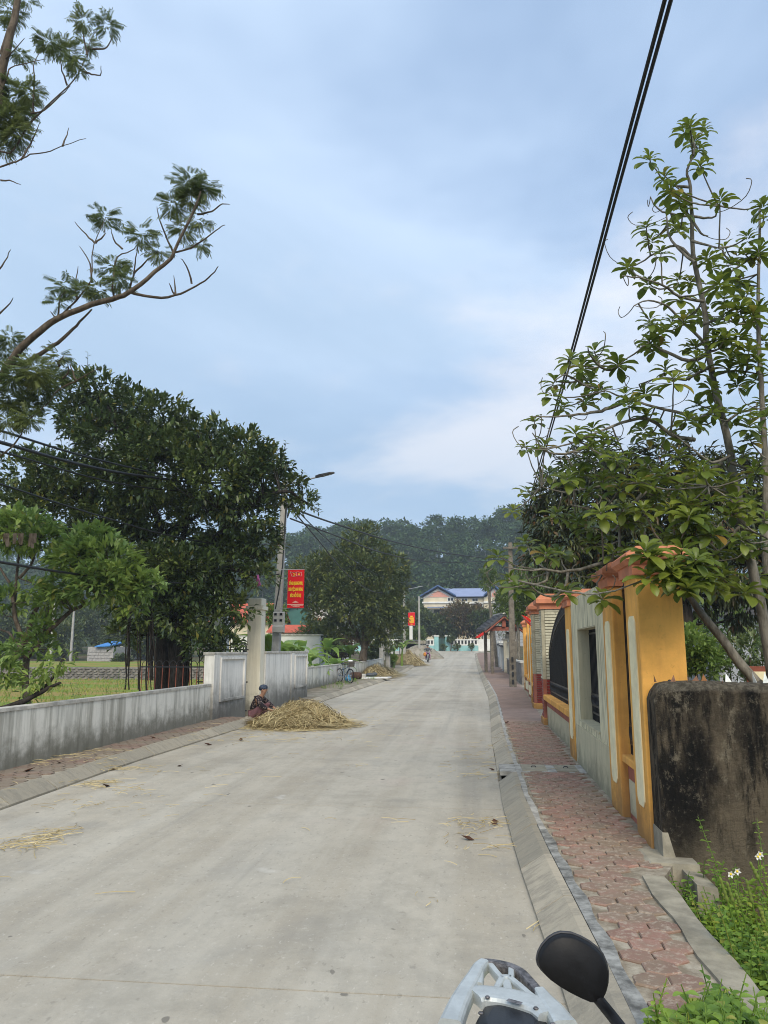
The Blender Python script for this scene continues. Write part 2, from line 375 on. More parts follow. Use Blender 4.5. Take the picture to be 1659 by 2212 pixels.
plain('green_sheet', (.05, .15, .13), .6, .3, var=.15, scale=1)
plain('tarp_blue', (.05, .22, .55), .6, .3, var=.1)
plain('brick_grey', (.36, .35, .33), .92, .15, var=.2, scale=5)
plain('rubble_stone', (.20, .185, .165), .9, .15, var=.35, scale=2.5, bump=.5, bscale=20)
plain('tile_dark', (.075, .075, .08), .8, .25, var=.3, scale=5)
plain('timber_red', (.25, .075, .045), .7, .3, var=.25, scale=6)
plain('steel_silver', (.50, .53, .52), .42, .5, .35, var=.12, scale=22)
plain('scraped_metal', (.16, .15, .15), .5, .5, .6, var=.7, scale=60)
plain('seat_vinyl', (.010, .011, .014), .42, .45, var=.2, scale=30, bump=.05, bscale=300)
plain('mirror_plastic', (.007, .007, .008), .55, .28, var=.4, scale=30, bump=.05, bscale=160)
plain('mirror_edge', (.045, .045, .05), .5, .35, var=.2)
plain('mirror_glass', (.6, .6, .62), .05, .8, .9, var=.02)
plain('rubber', (.015, .015, .015), .85, .2)
plain('bike_paint', (.10, .02, .02), .3, .6, var=.1)
plain('bike_blue', (.05, .10, .18), .4, .5, var=.1)
plain('skin', (.36, .20, .13), .6, .35, var=.1, scale=20)
plain('scarf', (.045, .06, .09), .8, .2, var=.7, scale=26)
plain('mauve_cloth', (.15, .075, .085), .85, .15, var=.25, scale=14)
plain('grey_cloth', (.09, .10, .11), .85, .15, var=.2, scale=20)
plain('lilac_cloth', (.30, .12, .26), .85, .15, var=.2, scale=20)
plain('orange_cloth', (.55, .22, .04), .8, .2)
plain('helmet', (.08, .07, .07), .4, .4)
plain('basket', (.12, .11, .095), .8, .2, var=.3, scale=40)
plain('blue_bag', (.06, .25, .42), .5, .3, var=.3, scale=20)
plain('brown_sack', (.085, .05, .035), .9, .15, var=.3, scale=12)
plain('white_sheet', (.75, .75, .73), .7, .3, var=.06)
plain('lamp_black', (.02, .02, .022), .5, .4)
plain('lamp_lens', (.55, .56, .52), .3, .5)
plain('glass_shard', (.80, .83, .78), .4, .6, var=.2, scale=30)
plain('bottle_brown', (.30, .14, .06), .12, .6, var=.3, scale=30)
plain('concrete_slab', (.29, .265, .205), .9, .2, var=.3, scale=4, bump=.3)
plain('mortar_pale', (.36, .35, .32), .9, .2, var=.35, scale=9, bump=.3)
plain('mortar_blue', (.225, .226, .212), .9, .2, var=.6, scale=9, bump=.2)
plain('dry_leaf_brown', (.075, .035, .02), .8, .2, var=.3, scale=20)
plain('hill_soil', (.035, .05, .022), .95, .1, var=.3, scale=.2)
def m_shirt():
    k = NT('floral_cloth'); v = k.n('ShaderNodeTexVoronoi'); v.inputs['Scale'].default_value = 26; k.l(k.pos, v.inputs['Vector'])
    return k.fin(k.mix(k.map(v.outputs['Distance'], .30, .38), (.22, .17, .15), (.020, .016, .020)), .85, .15)
m_shirt()
leafmat('leaf_ficus', (.024, .046, .015), (.085, .128, .036), (.20, .18, .03), .05, .12, .34, .5)
leafmat('leaf_pinnate', (0.059, 0.093, 0.031), (0.142, 0.186, 0.063), None, 0, .35)
leafmat('leaf_bush', (.085, .150, .030), (.200, .300, .075), (.22, .22, .05), .06, .32, .42)
leafmat('leaf_rosette', (.060, .105, .014), (.155, .205, .032), (.25, .15, .03), .03, .34, .38)
leafmat('leaf_mango', (.020, .032, .014), (.070, .090, .028), (.11, .055, .022), .12, .12, .36)
leafmat('leaf_longan', (.040, .066, .020), (.115, .150, .042), (.20, .18, .04), .05, .18, .45)
leafmat('leaf_feather', (0.050, 0.093, 0.020), (0.142, 0.209, 0.045), None, 0, .3)
leafmat('leaf_tree', (0.037, 0.062, 0.020), (0.100, 0.139, 0.039), (.10, .08, .03), .05, .2)
leafmat('leaf_reddish', (0.067, 0.070, 0.028), (0.134, 0.109, 0.045), (.12, .055, .03), .2, .2)
leafmat('leaf_forest', (.022, .058, .024), (.070, .125, .045), None, 0, .15, .6, .2)
leafmat('leaf_banana', (0.092, 0.178, 0.035), (0.218, 0.341, 0.070), (.28, .24, .06), .06, .35, .38)
leafmat('leaf_weed', (0.080, 0.165, 0.023), (0.221, 0.349, 0.057), (.32, .33, .07), .08, .32)
leafmat('grass_field', (.13, .20, .03), (.26, .32, .07), (.34, .22, .08), .15, .25, .7)
bark('bark_dark', (.014, .012, .010), (.048, .041, .034)); bark('bark_grey', (.10, .09, .07), (.24, .22, .18)); bark('bark_brown', (.06, .045, .03), (.15, .12, .09)); bark('bark_pale', (.20, .19, .16), (.38, .36, .31), 2)
M = MATS
# ---------------------------------------------------------------- ground, field, hill
KR = [(-6, .44), (2, .42), (4, .38), (6.5, .29), (8.5, .25), (14.5, .26), (20, .34), (27, .41), (40, .33), (55, .22), (75, .05), (95, -.1), (112, 3.5)]
KL = [(-6, -4.75), (7, -4.80), (11, -4.95), (16, -4.87), (24, -4.85), (45, -4.78), (60, -5.0), (76, -5.35), (92, -6.2), (103, -16.)]
def kr(Y): return interp(KR, Y)
def kl(Y): return interp(KL, Y)
def ground_z(X, Y):
    z = gz(Y) - .07
    if X < -6:
        f = sstep(-6.0, -7.6, X) * (1 - sstep(57.0, 58.5, Y)); d = -.6 if Y < 24 else lerp(-.6, -.12, sstep(-13, -9, X))
        z = lerp(z, d, f)
    if X > 1.2 and Y < 6.5: z = lerp(z, -.30, sstep(1.2, 1.5, X) * (1 - sstep(6.25, 6.5, Y)))
    elif X > 1.2: z += .08
    return z
def grid(name, xs, ys, fz, mat, kind='structure', jit=0.0):
    V = [(x, y, fz(x, y) + (random.uniform(-jit, jit) if jit else 0)) for y in ys for x in xs]; n = len(xs)
    F = [(j * n + i, j * n + i + 1, (j + 1) * n + i + 1, (j + 1) * n + i) for j in range(len(ys) - 1) for i in range(n - 1)]
    o = link(name, np_mesh(name, V, F, True), mat); o['kind'] = kind; return o
def span(*seg):
    r = []
    for a, b, s in seg:
        k = max(1, round((b - a) / s)); r += [a + (b - a) * i / k for i in range(k)]
    return r + [seg[-1][1]]
grid('ground', span((-400, -60, 40), (-60, -14, 3), (-14, 6, .4), (6, 30, 2), (30, 400, 40)), span((-60, 0, 8), (0, 9, .3), (9, 60, 1), (60, 130, 3), (130, 420, 40)), ground_z, M['soil'])
grid('rice_field', span((-70, -9.2, 2)), span((12, 56.8, 1.6)), lambda x, y: ground_z(x, y) + .035 + .03 * math.sin(x * 1.7) * math.cos(y * 1.3), M['rice_stubble'])
grid('terrace', span((-90, -12, 3)), span((57.3, 70, 2)), lambda x, y: .32 + .04 * math.sin(x + y) + .02 * (y - 57), M['rice_stubble'])
def hill_z(x, y):
    ridge = 23.5 + 2.2 * math.sin(x * .045 + 1) + 1.3 * math.sin(x * .11) - .00011 * (x + 20) ** 2 * (1 if abs(x) > 30 else .2)
    if x > 5: ridge -= 3.2 * sstep(5, 40, x)
    return 1.5 + max(4, ridge) * sstep(128, 205, y) * (1 - .3 * sstep(210, 300, y)) + .6 * math.sin(x * .3) * math.cos(y * .21)
grid('hill', span((-220, 160, 8)), span((126, 310, 7)), hill_z, M['hill_soil'])
# ---------------------------------------------------------------- road: slabs on a sub-base
ys = [-3.0] + [3.95 + 4.4 * (i) for i in range(-1, 24)] ; ys = sorted(set(ys))
b = MB()
yy = span((-6, 40, 4), (40, 103, 3))
b.add([p for y in yy for p in ((kl(y) - .05, y, gz(y) - .03), (kr(y) + .05, y, gz(y) - .03))], [(2 * i, 2 * i + 1, 2 * i + 3, 2 * i + 2) for i in range(len(yy) - 1)])
road = tag(b.build('road', M['paving_mortar']), kind='structure')
for y0, y1 in zip(ys, ys[1:]):
    bb = MB(); g = .006; ns = 3; top = []; 
    for i in range(ns + 1):
        y = lerp(y0 + g, y1 - g, i / ns); top.append((y, gz(y)))
    rings = [[(kl(y), y, z - .028), (kl(y), y, z), (kr(y), y, z), (kr(y), y, z - .028)] for y, z in top]
    bb.loft(rings, smooth=False); bb.build('slab', M['road_concrete'], road)
b = MB()
b.add([(-30, 99, gz(99) - .01), (14, 99, gz(99) - .01), (14, 104.5, gz(104) - .004), (-30, 104.5, gz(104) - .004)], [(0, 1, 2, 3)])
b.add([(-5.65, 17.6, .003), (-4.8, 17.6, .003), (-4.8, 23.9, .003), (-5.65, 23.9, .003)], [(0, 1, 2, 3)])
tag(b.build('side_apron', M['road_concrete']), kind='structure')
# ---------------------------------------------------------------- kerbs
SW = .13                                     # height of the pavements above the road
def kerb(name, edge, sgn, y0, y1, w=.22, step=.98):
    bb = MB(); yy_ = span((y0, y1, 2.5))
    bb.add([p for y in yy_ for p in ((edge(y) + sgn * .01, y, gz(y) - .045), (edge(y) + sgn * w, y, gz(y) + SW - .03))], [(2 * i, 2 * i + 1, 2 * i + 3, 2 * i + 2) for i in range(len(yy_) - 1)])
    k = tag(bb.build(name, M['paving_mortar']), kind='structure')
    y = y0
    while y < y1 - .2:
        L = step if y < 45 else step * 3; y2 = min(y + L, y1); s = MB(); j = random.uniform(-.006, .006); h = random.uniform(-.006, .006)
        e0, e1 = edge(y) + j, edge(y2) + j; a0, a1 = y + .007, y2 - .007; za, zb = gz(a0), gz(a1)
        pr = [(0, -.04), (0, .022), (sgn * .025, .038), (sgn * (w - .05), SW + h), (sgn * w, SW + .003 + h), (sgn * w, -.04)]
        rg = [[(e + p, a, z + q) for p, q in pr] for e, a, z in ((e0, a0, za), (e1, a1, zb))]
        s.loft(rg, smooth=False); s.build('kerb_stone', M['kerb_concrete'], k); y = y2
    return k
kerb('kerb_right', kr, 1, 1.2, 9.95); kerb('kerb_right', kr, 1, 10.75, 98)
kerb('kerb_left', kl, -1, 3.0, 17.4); kerb('kerb_left', kl, -1, 24.0, 68)
# ---------------------------------------------------------------- pavements
def wallx(Y): return interp([(6, 1.32), (9, 1.32), (12, 1.36), (16.4, 1.40), (20.7, 1.55), (23, 1.58), (29, 1.78), (34, 1.9), (50, 2.1), (100, 2.4)], Y)
b = MB(); yy = span((.8, 40, .8), (40, 98, 3))
def rightedge(Y): return 1.20 if Y < 5.9 else lerp(1.20, wallx(Y) + .25, sstep(5.9, 6.5, Y))
rows = [(kr(y) + .215, rightedge(y), y, gz(y) + SW - .012) for y in yy]
b.loft([[(a, y, z - .12), (a, y, z), (c_, y, z), (c_, y, z - .4)] for a, c_, y, z in rows], smooth=False)
pav = tag(b.build('pavement_right', M['paving_mortar']), kind='structure')
b = MB()
b.loft([[(kr(y) + .22, y, gz(y) + SW - .03), (kr(y) + .22, y, gz(y) + SW + .003), (kr(y) + .29 + .012 * math.sin(y * 9), y, gz(y) + SW + .003), (kr(y) + .29, y, gz(y) + SW - .03)] for y in span((.8, 6.9, .15))], smooth=False)
b.build('mortar_strip', M['mortar_blue'], pav)
b = MB()
b.loft([[(kr(y) + .22, y, gz(y) + SW - .03), (kr(y) + .22, y, gz(y) + SW + .004), (kr(y) + .275 + .01 * math.sin(y * 5), y, gz(y) + SW + .004), (kr(y) + .275, y, gz(y) + SW - .03)] for y in span((6.9, 40, .4))], smooth=False)
b.build('mortar_strip', M['mortar_pale'], pav)
# edging that holds the outer side of the pavement above the ditch, with the broken hole by the wall
b = MB(); b.loft([[(1.055 + .012 * math.sin(y * 7), y, SW - .03), (1.055 + .012 * math.sin(y * 7), y, SW + .006), (1.205 + .01 * math.sin(y * 5), y, SW + .002), (1.25, y, -.38), (1.1, y, -.38)] for y in span((1.0, 5.6, .2))], smooth=False)
b.build('edge_strip', M['concrete_slab'], pav)
b = MB(); b.loft([[(1.15, y, SW - .02), (1.20, y, SW + .008), (1.52, y, SW - .0), (1.55, y, -.35), (1.42, y, -.35)] for y in (5.92, 6.1, 6.3)], smooth=False)
b.loft([[(1.40, y, -.35), (1.40, y, SW - .03), (1.53, y, SW - .05), (1.55, y, -.35)] for y in (5.55, 5.75, 5.92)], smooth=False)
b.build('drain_mouth', M['concrete_slab'], pav)
hexr = .094
def hexpoly(r): return [(r * math.cos(R(60 * i + 30)), r * math.sin(R(60 * i + 30))) for i in range(6)]
hm = []
for v in range(6):
    s = MB(); P = hexpoly(hexr * random.uniform(.93, .97)); P = [(x + random.uniform(-.004, .004), y + random.uniform(-.004, .004)) for x, y in P]
    t = [random.uniform(-.0025, .0025) for _ in P]
    s.loft([[(x, y, -.03) for x, y in P], [(x, y, -.005) for x, y in P], [(x * .94, y * .94, .001 + q) for (x, y), q in zip(P, t)]], smooth=False)
    me = s.mesh('paver'); me.materials.append(M['paver_red']); hm.append(me)
dx = hexr * math.sqrt(3); dy = hexr * 1.5
cand = []
j = 0; y = 2.1
while y < 17.0:
    if not 10.02 < y < 10.68:
        x = kr(y) + .30 + dx * .5 + (dx * .5 if j % 2 else 0)
        lim = 1.06 if y < 5.9 else wallx(y) - .01
        x = x - dx * .5
        while x < lim:
            if x - dx * .35 > kr(y) + .285 and x + dx * .4 < lim: cand.append((x, y))
            x += dx
    j += 1; y += dy
for i, (x, y) in enumerate(cand[:300]):
    o = link('paver', hm[random.randrange(6)], None, pav); o.location = (x, y, SW + random.uniform(-.004, .003)); o.rotation_euler = (random.uniform(-.012, .012), random.uniform(-.012, .012), random.choice(range(6)) * R(60) + random.uniform(-.02, .02))
s = MB()
for x, y in cand[300:]:
    P = hexpoly(hexr * .94); z = SW + random.uniform(-.004, .004)
    s.loft([[(x + a, y + c_, z - .03) for a, c_ in P], [(x + a, y + c_, z) for a, c_ in P]], smooth=False)
tag(s.build('paver_field', M['paver_red'], pav), kind='stuff')
b = MB(); yy = span((17.0, 40, 1), (40, 96, 3))
b.loft([[(kr(y) + .28, y, gz(y) + SW - .03), (kr(y) + .28, y, gz(y) + SW), (wallx(y) - .02, y, gz(y) + SW), (wallx(y) - .02, y, gz(y) + SW - .03)] for y in yy], smooth=False)
b.build('far_paving', M['paving_far'], pav)
# drain covers set across the pavement
dc = thing('drain_cover', (.85, 10.35, SW), 'grey concrete drain cover strip across the red pavement before the third orange pillar', 'drain cover')
b = MB(); b.box(kr(10.35) + .02, 1.33, 10.03, 10.68, SW - .05, SW - .002, 0); b.build('mortar_bed', M['mortar_pale'], dc)
for x0, x1 in ((.55, .86), (.97, 1.24)):
    b = MB(); b.box(x0, x1, 10.09, 10.62, SW - .03, SW + .006, .004); s = b.build('cover_slab', M['concrete_slab'], dc)
    h = MB(); h.tube([((x0 + x1) / 2 - .03, 10.36, SW + .004), ((x0 + x1) / 2 - .02, 10.36, SW + .022), ((x0 + x1) / 2 + .02, 10.36, SW + .022), ((x0 + x1) / 2 + .03, 10.36, SW + .004)], .006); h.build('lifting_ring', M['iron_black'], s)
# left pavement
b = MB(); yy = span((2, 17.4, .8))
b.loft([[(-6.1, y, SW - .2), (-6.1, y, SW - .012), (kl(y) - .21, y, SW - .012), (kl(y) - .21, y, SW - .15)] for y in yy], smooth=False)
pl = tag(b.build('pavement_left', M['paving_mortar']), kind='structure')
s = MB(); j = 0; y = 6.0
while y < 17.3:
    x = -5.95 + (dx * .5 if j % 2 else 0)
    while x < kl(y) - .27:
        if random.random() > .04:
            P = hexpoly(hexr * .94); z = SW + random.uniform(-.006, .004)
            s.loft([[(x + a, y + c_, z - .03) for a, c_ in P], [(x + a, y + c_, z) for a, c_ in P]], smooth=False)
        x += dx
    j += 1; y += dy
tag(s.build('paver_field', M['paver_dusty'], pl), kind='stuff')
b = MB(); yy = span((24.0, 40, 1), (40, 68, 2))
b.loft([[(-6.6, y, gz(y) - .1), (-6.6, y, gz(y) + SW + .02), (-5.7, y, gz(y) + SW), (kl(y) - .21, y, gz(y) + SW - .003), (kl(y) - .21, y, gz(y) - .1)] for y in yy], smooth=True)
tag(b.build('verge_left', M['dusty_verge']), kind='structure')
# ================================================================ right-hand boundary
BZ = SW - .03
def frustum_cap(x0, x1, y0, y1, z, o=.10, t=.075, h=.10):
    """neck band, overhanging slab and hipped top"""
    m = MB(); m.box(x0 - .035, x1 + .035, y0 - .035, y1 + .035, z - .10, z - .012)
    def rect(e, zz_): return [(x0 - e, y0 - e, zz_), (x1 + e, y0 - e, zz_), (x1 + e, y1 + e, zz_), (x0 - e, y1 + e, zz_)]
    m.loft([rect(.05, z - .012), rect(o, z + .02), rect(o, z + t), rect(o - .012, z + t + .012), rect(-.02, z + t + h)], smooth=False); return m
def orange_pillar(x, y0, y1, w, top, label, strip=True, group='orange painted wall pillars'):
    t = thing('wall_pillar', (x + w / 2, (y0 + y1) / 2, BZ), label, 'pillar', group)
    m = MB(); m.box(x, x + w, y0, y1, BZ, top - .1, .008); m.build('shaft', M['orange_paint'], t)
    frustum_cap(x, x + w, y0, y1, top, .085, .06, .08).build('cap', M['terracotta_paint'], t)
    if strip:
        ym = (y0 + y1) / 2; hw = (y1 - y0) * .26; zb, zt = BZ + .28, top - .42
        pts = [(ym - hw, zb + .05), (ym - hw * .6, zb), (ym + hw * .6, zb), (ym + hw, zb + .05), (ym + hw, zt - .05), (ym + hw * .6, zt), (ym - hw * .6, zt), (ym - hw, zt - .05)]
        m = MB(); m.prism(pts, x - .008, x + .01, 'x'); m.build('cream_strip', M['cream_paint'], t)
    return t
p1 = orange_pillar(1.30, 6.40, 6.92, .35, 2.30, 'nearest tall orange pillar with terracotta cap beside the black stained wall')
m = MB(); m.sphere((1.51, 6.395, 1.36), .016, 8, 5); m.build('bolt_hole', M['iron_black'], p1)
orange_pillar(1.29, 7.52, 8.08, .34, 2.30, 'second orange pillar from the camera, its cap browner, before the textured cream panel')
orange_pillar(1.33, 11.15, 11.75, .34, 2.32, 'slim orange pillar between the cream window panel and the black arched grille')
orange_pillar(1.56, 22.6, 23.0, .40, 2.66, 'orange pillar just past the far tiled gate pillar', True)
orange_pillar(1.74, 26.4, 26.8, .40, 2.62, 'second orange pillar past the far tiled gate pillar', True)
orange_pillar(1.84, 30.3, 30.7, .40, 2.60, 'farthest orange pillar, behind the wooden utility pole', True)
def bar(m, x, y, z0, z1, r=.009): m.box(x - r, x + r, y - r, y + r, z0, z1)
def grille(parent, x, y0, y1, z0, z1, step=.11, ring_z=None, name='bar'):
    bm_ = MB(); bar(bm_, 0, 0, 0, z1 - z0, .009); me = bm_.mesh('bar'); me.materials.append(M['iron_black'])
    n = max(2, round((y1 - y0) / step)); off = origin(parent)
    for i in range(n + 1):
        o = link(name, me, None, parent); o.location = Vector((x, lerp(y0, y1, i / n), z0)) - off
    zs = [z0 + .10, z1 - .05] + ([ring_z - .07, ring_z + .07] if ring_z else [])
    for z in zs:
        r = MB(); r.box(x - .014, x + .012, y0, y1, z - .012, z + .012); r.build('rail', M['iron_black'], parent)
    if ring_z:
        for i in range(n):
            yc = lerp(y0, y1, (i + .5) / n); rr = (y1 - y0) / n * .46; ring = MB()
            ring.tube([(x - .012, yc + rr * math.cos(a), ring_z + .056 * math.sin(a)) for a in [2 * math.pi * k / 12 for k in range(13)]], .007, 4, False); ring.build('ring', M['iron_black'], parent)
# narrow grille between the first two pillars
g = thing('railing_bay', (1.42, 7.2, BZ), 'narrow black iron railing on a low wall between the two nearest orange pillars', 'railing')
m = MB(); m.box(1.36, 1.56, 6.925, 7.515, BZ, .60); m.build('low_wall', M['dull_red_paint'], g)
m = MB(); m.box(1.352, 1.36, 6.98, 7.46, .17, .46); m.build('inset_panel', M['plaster_aged'], g)
m = MB(); m.box(1.31, 1.60, 6.925, 7.515, .60, .67, .01); m.build('coping', M['orange_paint'], g)
grille(g, 1.40, 6.96, 7.50, .67, 2.22, .055, .86)
m = MB(); m.box(1.405, 1.41, 6.96, 7.50, 1.0, 2.15); m.build('dark_backing', M['sheet_black'], g)  # added dark sheet, stands in for the darkness between the overlapping bars
# textured cream panel with barred window
t = thing('wall_panel', (1.45, 9.6, BZ), 'weathered cream textured wall panel with a barred window', 'wall')
X0, X1 = 1.345, 1.60; ya, yb, wa, wb, za, zb, zt = 8.085, 11.145, 8.95, 10.55, .70, 1.88, 2.30
m = MB(); m.box(X0, X1, ya, wa, BZ, zt); m.box(X0, X1, wb, yb, BZ, zt); m.box(X0, X1, wa, wb, zb, zt); m.box(X0, X1, wa, wb, BZ, za); m.build('wall', M['cream_textured_render'], t)
m = MB(); m.box(X0 - .012, X1 - .06, ya + .2, yb - .2, BZ, za - .07); m.build('plinth', M['plaster_aged'], t)
w = MB(); w.box(X0 - .016, X1 - .08, wa + .004, wb - .004, za, za + .02); wo_ = w.build('window_sill', M['plaster_aged'], t)
w = MB(); w.box(X0 + .004, X1 - .004, wb - .012, wb - .002, za + .02, zb - .002); w.box(X0 + .004, X1 - .004, wa + .002, wa + .012, za + .02, zb - .002); w.box(X0 + .004, X1 - .004, wa + .012, wb - .012, zb - .012, zb - .002); w.build('window_reveal', M['plaster_aged'], t)
grille(t, 1.50, wa + .04, wb - .04, za + .02, zb - .015, .10, za + .28)
m = MB(); m.box(1.56, 1.57, wa + .015, wb - .015, za + .022, zb - .014); m.build('dark_backing', M['sheet_black'], t)
# arched grille on low wall
g = thing('arched_grille', (1.45, 14.0, BZ), 'black arched iron grille on a low cream wall beside the tiled gate pillar', 'railing')
m = MB(); m.box(1.42, 1.62, 11.755, 16.29, BZ, .50); m.build('low_wall', M['plaster_aged'], g)
m = MB(); m.box(1.412, 1.63, 11.755, 16.29, .50, .62); m.build('red_band', M['dull_red_paint'], g)
m = MB(); m.box(1.35, 1.66, 11.755, 16.29, .62, .72, .01); m.build('coping', M['orange_paint'], g)
def arch(y, d=0.0): u = (y - 11.8) / 4.6; return .72 + (1.70 - d) * math.sqrt(max(0.02, 1 - (u * .93) ** 2.2))
n = 34; off = origin(g)
for i in range(n + 1):
    y = lerp(11.82, 16.22, i / n); q = MB(); bar(q, 1.50, y, .72, arch(y), .009); q.build('bar', M['iron_black'], g)
for d in (0, .17):
    q = MB(); q.tube([(1.49, y, arch(y, d)) for y in span((11.82, 16.22, .2))], .014, 4); q.build('arch_rail', M['iron_black'], g)
m = MB(); yy = span((11.8, 16.24, .2)); m.add([p for y in yy for p in ((1.53, y, .8), (1.53, y, arch(y, .18)))], [(2 * i, 2 * i + 2, 2 * i + 3, 2 * i + 1) for i in range(len(yy) - 1)]); m.build('dark_backing', M['sheet_black'], g)
for z in (.80, .98):
    q = MB(); q.box(1.484, 1.51, 11.8, 16.24, z - .012, z + .012); q.build('rail', M['iron_black'], g)
for i in range(n):
    yc = lerp(11.82, 16.22, (i + .5) / n); q = MB(); q.tube([(1.486, yc + .055 * math.cos(a), .89 + .075 * math.sin(a)) for a in [2 * math.pi * k / 10 for k in range(11)]], .006, 4, False); q.build('ring', M['iron_black'], g)
# tiled gate pillars
def tiled_pillar(x, y, w, top, redtop, label):
    t = thing('gate_pillar', (x + w / 2, y + w / 2, BZ), label, 'pillar', 'stone tiled gate pillars')
    m = MB(); m.box(x + .012, x + w - .012, y + .012, y + w - .012, BZ, top - .02); m.build('core', M['tile_joint'], t)
    m = MB(); m.box(x - .03, x + w + .03, y - .03, y + w + .03, BZ, BZ + .16, .01); m.build('plinth', M['orange_paint'], t)
    for nm, z0, z1, mt in (('edge_trim', BZ + .16, redtop, 'dull_red_paint'), ('edge_trim', redtop, top - .1, 'tile_joint')):
        m = MB(); m.box(x - .012, x + .06, y - .012, y + .06, z0, z1, .004); m.build(nm, M[mt], t)
    nz = int((top - .12 - BZ - .16) / .058); off = origin(t)
    for mt, zlo, zhi in (('oxblood_tile', BZ + .165, redtop), ('pale_tile', redtop, top - .12)):
        k = round((zhi - zlo) / .058); hh = (zhi - zlo) / k; me = []
        for ln in (.30, .22, w - .075):
            s = MB(); s.box(0, ln - .008, -.014, 0, 0, hh - .010, .006); e = s.mesh('tile'); e.materials.append(M[mt]); me.append((ln, e))
        for i in range(k):
            z = zlo + i * hh + .004
            lay = [2] if random.random() < .35 else ([0, 1] if i % 2 else [1, 0])
            px = x + .064
            for q in lay:
                ln, e = me[q]
                o = link('tile', e, None, t); o.location = Vector((px, y + .006 + random.uniform(-.004, .002), z)) - off; px += ln
            for q in ([2] if random.random() < .5 else [0]):
                ln, e = me[q]; o = link('tile', e, None, t); o.location = Vector((x + .006 + random.uniform(-.003, .002), y + .064 + ln, z)) - off; o.rotation_euler = (0, 0, R(-90))
    frustum_cap(x, x + w, y, y + w, top - .02, .11, .10, .12).build('cap', M['terracotta_paint'], t); return t
tiled_pillar(1.37, 16.30, .56, 2.56, 1.02, 'nearer gate pillar faced in pale stone strips above dark red strips')
tiled_pillar(1.50, 20.70, .56, 2.66, 1.00, 'farther gate pillar faced in pale stone strips, just before the small orange pillars')
for (x, y0, y1, lb) in ((1.60, 21.27, 22.59, 'low red and cream wall between the far tiled pillar and the next orange pillar'), (1.72, 23.01, 26.39, 'low cream wall with railing between the first and second small orange pillars'), (1.86, 26.81, 30.29, 'low cream wall with railing between the second and the farthest orange pillars')):
    g = thing('railing_bay', (x, (y0 + y1) / 2, BZ), lb, 'railing', 'railing bays of the far orange wall')
    m = MB(); m.box(x, x + .2, y0, y1, BZ, .62); m.build('low_wall', M['dull_red_paint'], g)
    m = MB(); m.box(x - .008, x, y0 + .2, y1 - .2, .2, .5); m.build('inset_panel', M['cream_paint'], g)
    m = MB(); m.box(x - .05, x + .25, y0, y1, .62, .71, .01); m.build('coping', M['orange_paint'], g)
    grille(g, x + .1, y0 + .06, y1 - .06, .71, 2.2, .16)
    m = MB(); m.box(x + .13, x + .14, y0 + .03, y1 - .03, .75, 2.2); m.build('dark_backing', M['sheet_black'], g)
# mildewed wall across the plot
bw = thing('boundary_wall', (2.3, 6.2, -.4), 'black mildewed concrete wall topped with broken glass on the right', 'wall')
rings = []
for x, zt_ in [(1.325, 1.26), (1.34, 1.30), (1.38, 1.345), (1.45, 1.37), (1.7, 1.372), (2.0, 1.365), (2.4, 1.372), (2.8, 1.36), (3.4, 1.366), (4.4, 1.36)]:
    jz = random.uniform(-.006, .006); rings.append([(x, 6.10, -.5), (x, 6.10 + random.uniform(-.006, .006), .5), (x, 6.105, zt_ - .07 + jz), (x, 6.13, zt_ - .02 + jz), (x, 6.18, zt_ + jz), (x, 6.33, zt_ + jz), (x, 6.385, zt_ - .03), (x, 6.385, -.5)])
m = MB(); m.loft(rings, smooth=False); m.build('wall', M['mildewed_render'], bw)
m = MB(); m.loft([[(1.318, 6.10, -.5), (1.318, 6.385, -.5), (1.50, 6.385, -.5), (1.56, 6.04, -.5)], [(1.318, 6.095, .30), (1.318, 6.385, .30), (1.36, 6.385, .30), (1.36, 6.097, .30)]], smooth=False); m.build('footing', M['concrete_slab'], bw)
for i in range(34):
    x = 1.40 + i * .085 + random.uniform(-.03, .03); y = random.uniform(6.15, 6.26); a = random.uniform(0, 6.3); w_ = random.uniform(.02, .04); h = random.uniform(.045, .085)
    q = MB(); ca, sa = math.cos(a) * w_, math.sin(a) * w_; z = 1.36
    tip = (x + random.uniform(-.015, .015), y + random.uniform(-.01, .01), z + h)
    q.add([(x - ca, y - sa, z), (x + ca, y + sa, z), tip, (x - ca + .003, y - sa + .003, z), (x + ca + .003, y + sa + .003, z)], [(0, 1, 2), (3, 2, 4), (0, 2, 3), (1, 4, 2)])
    q.build('glass_shard', M['bottle_brown' if i < 6 else 'glass_shard'], bw)
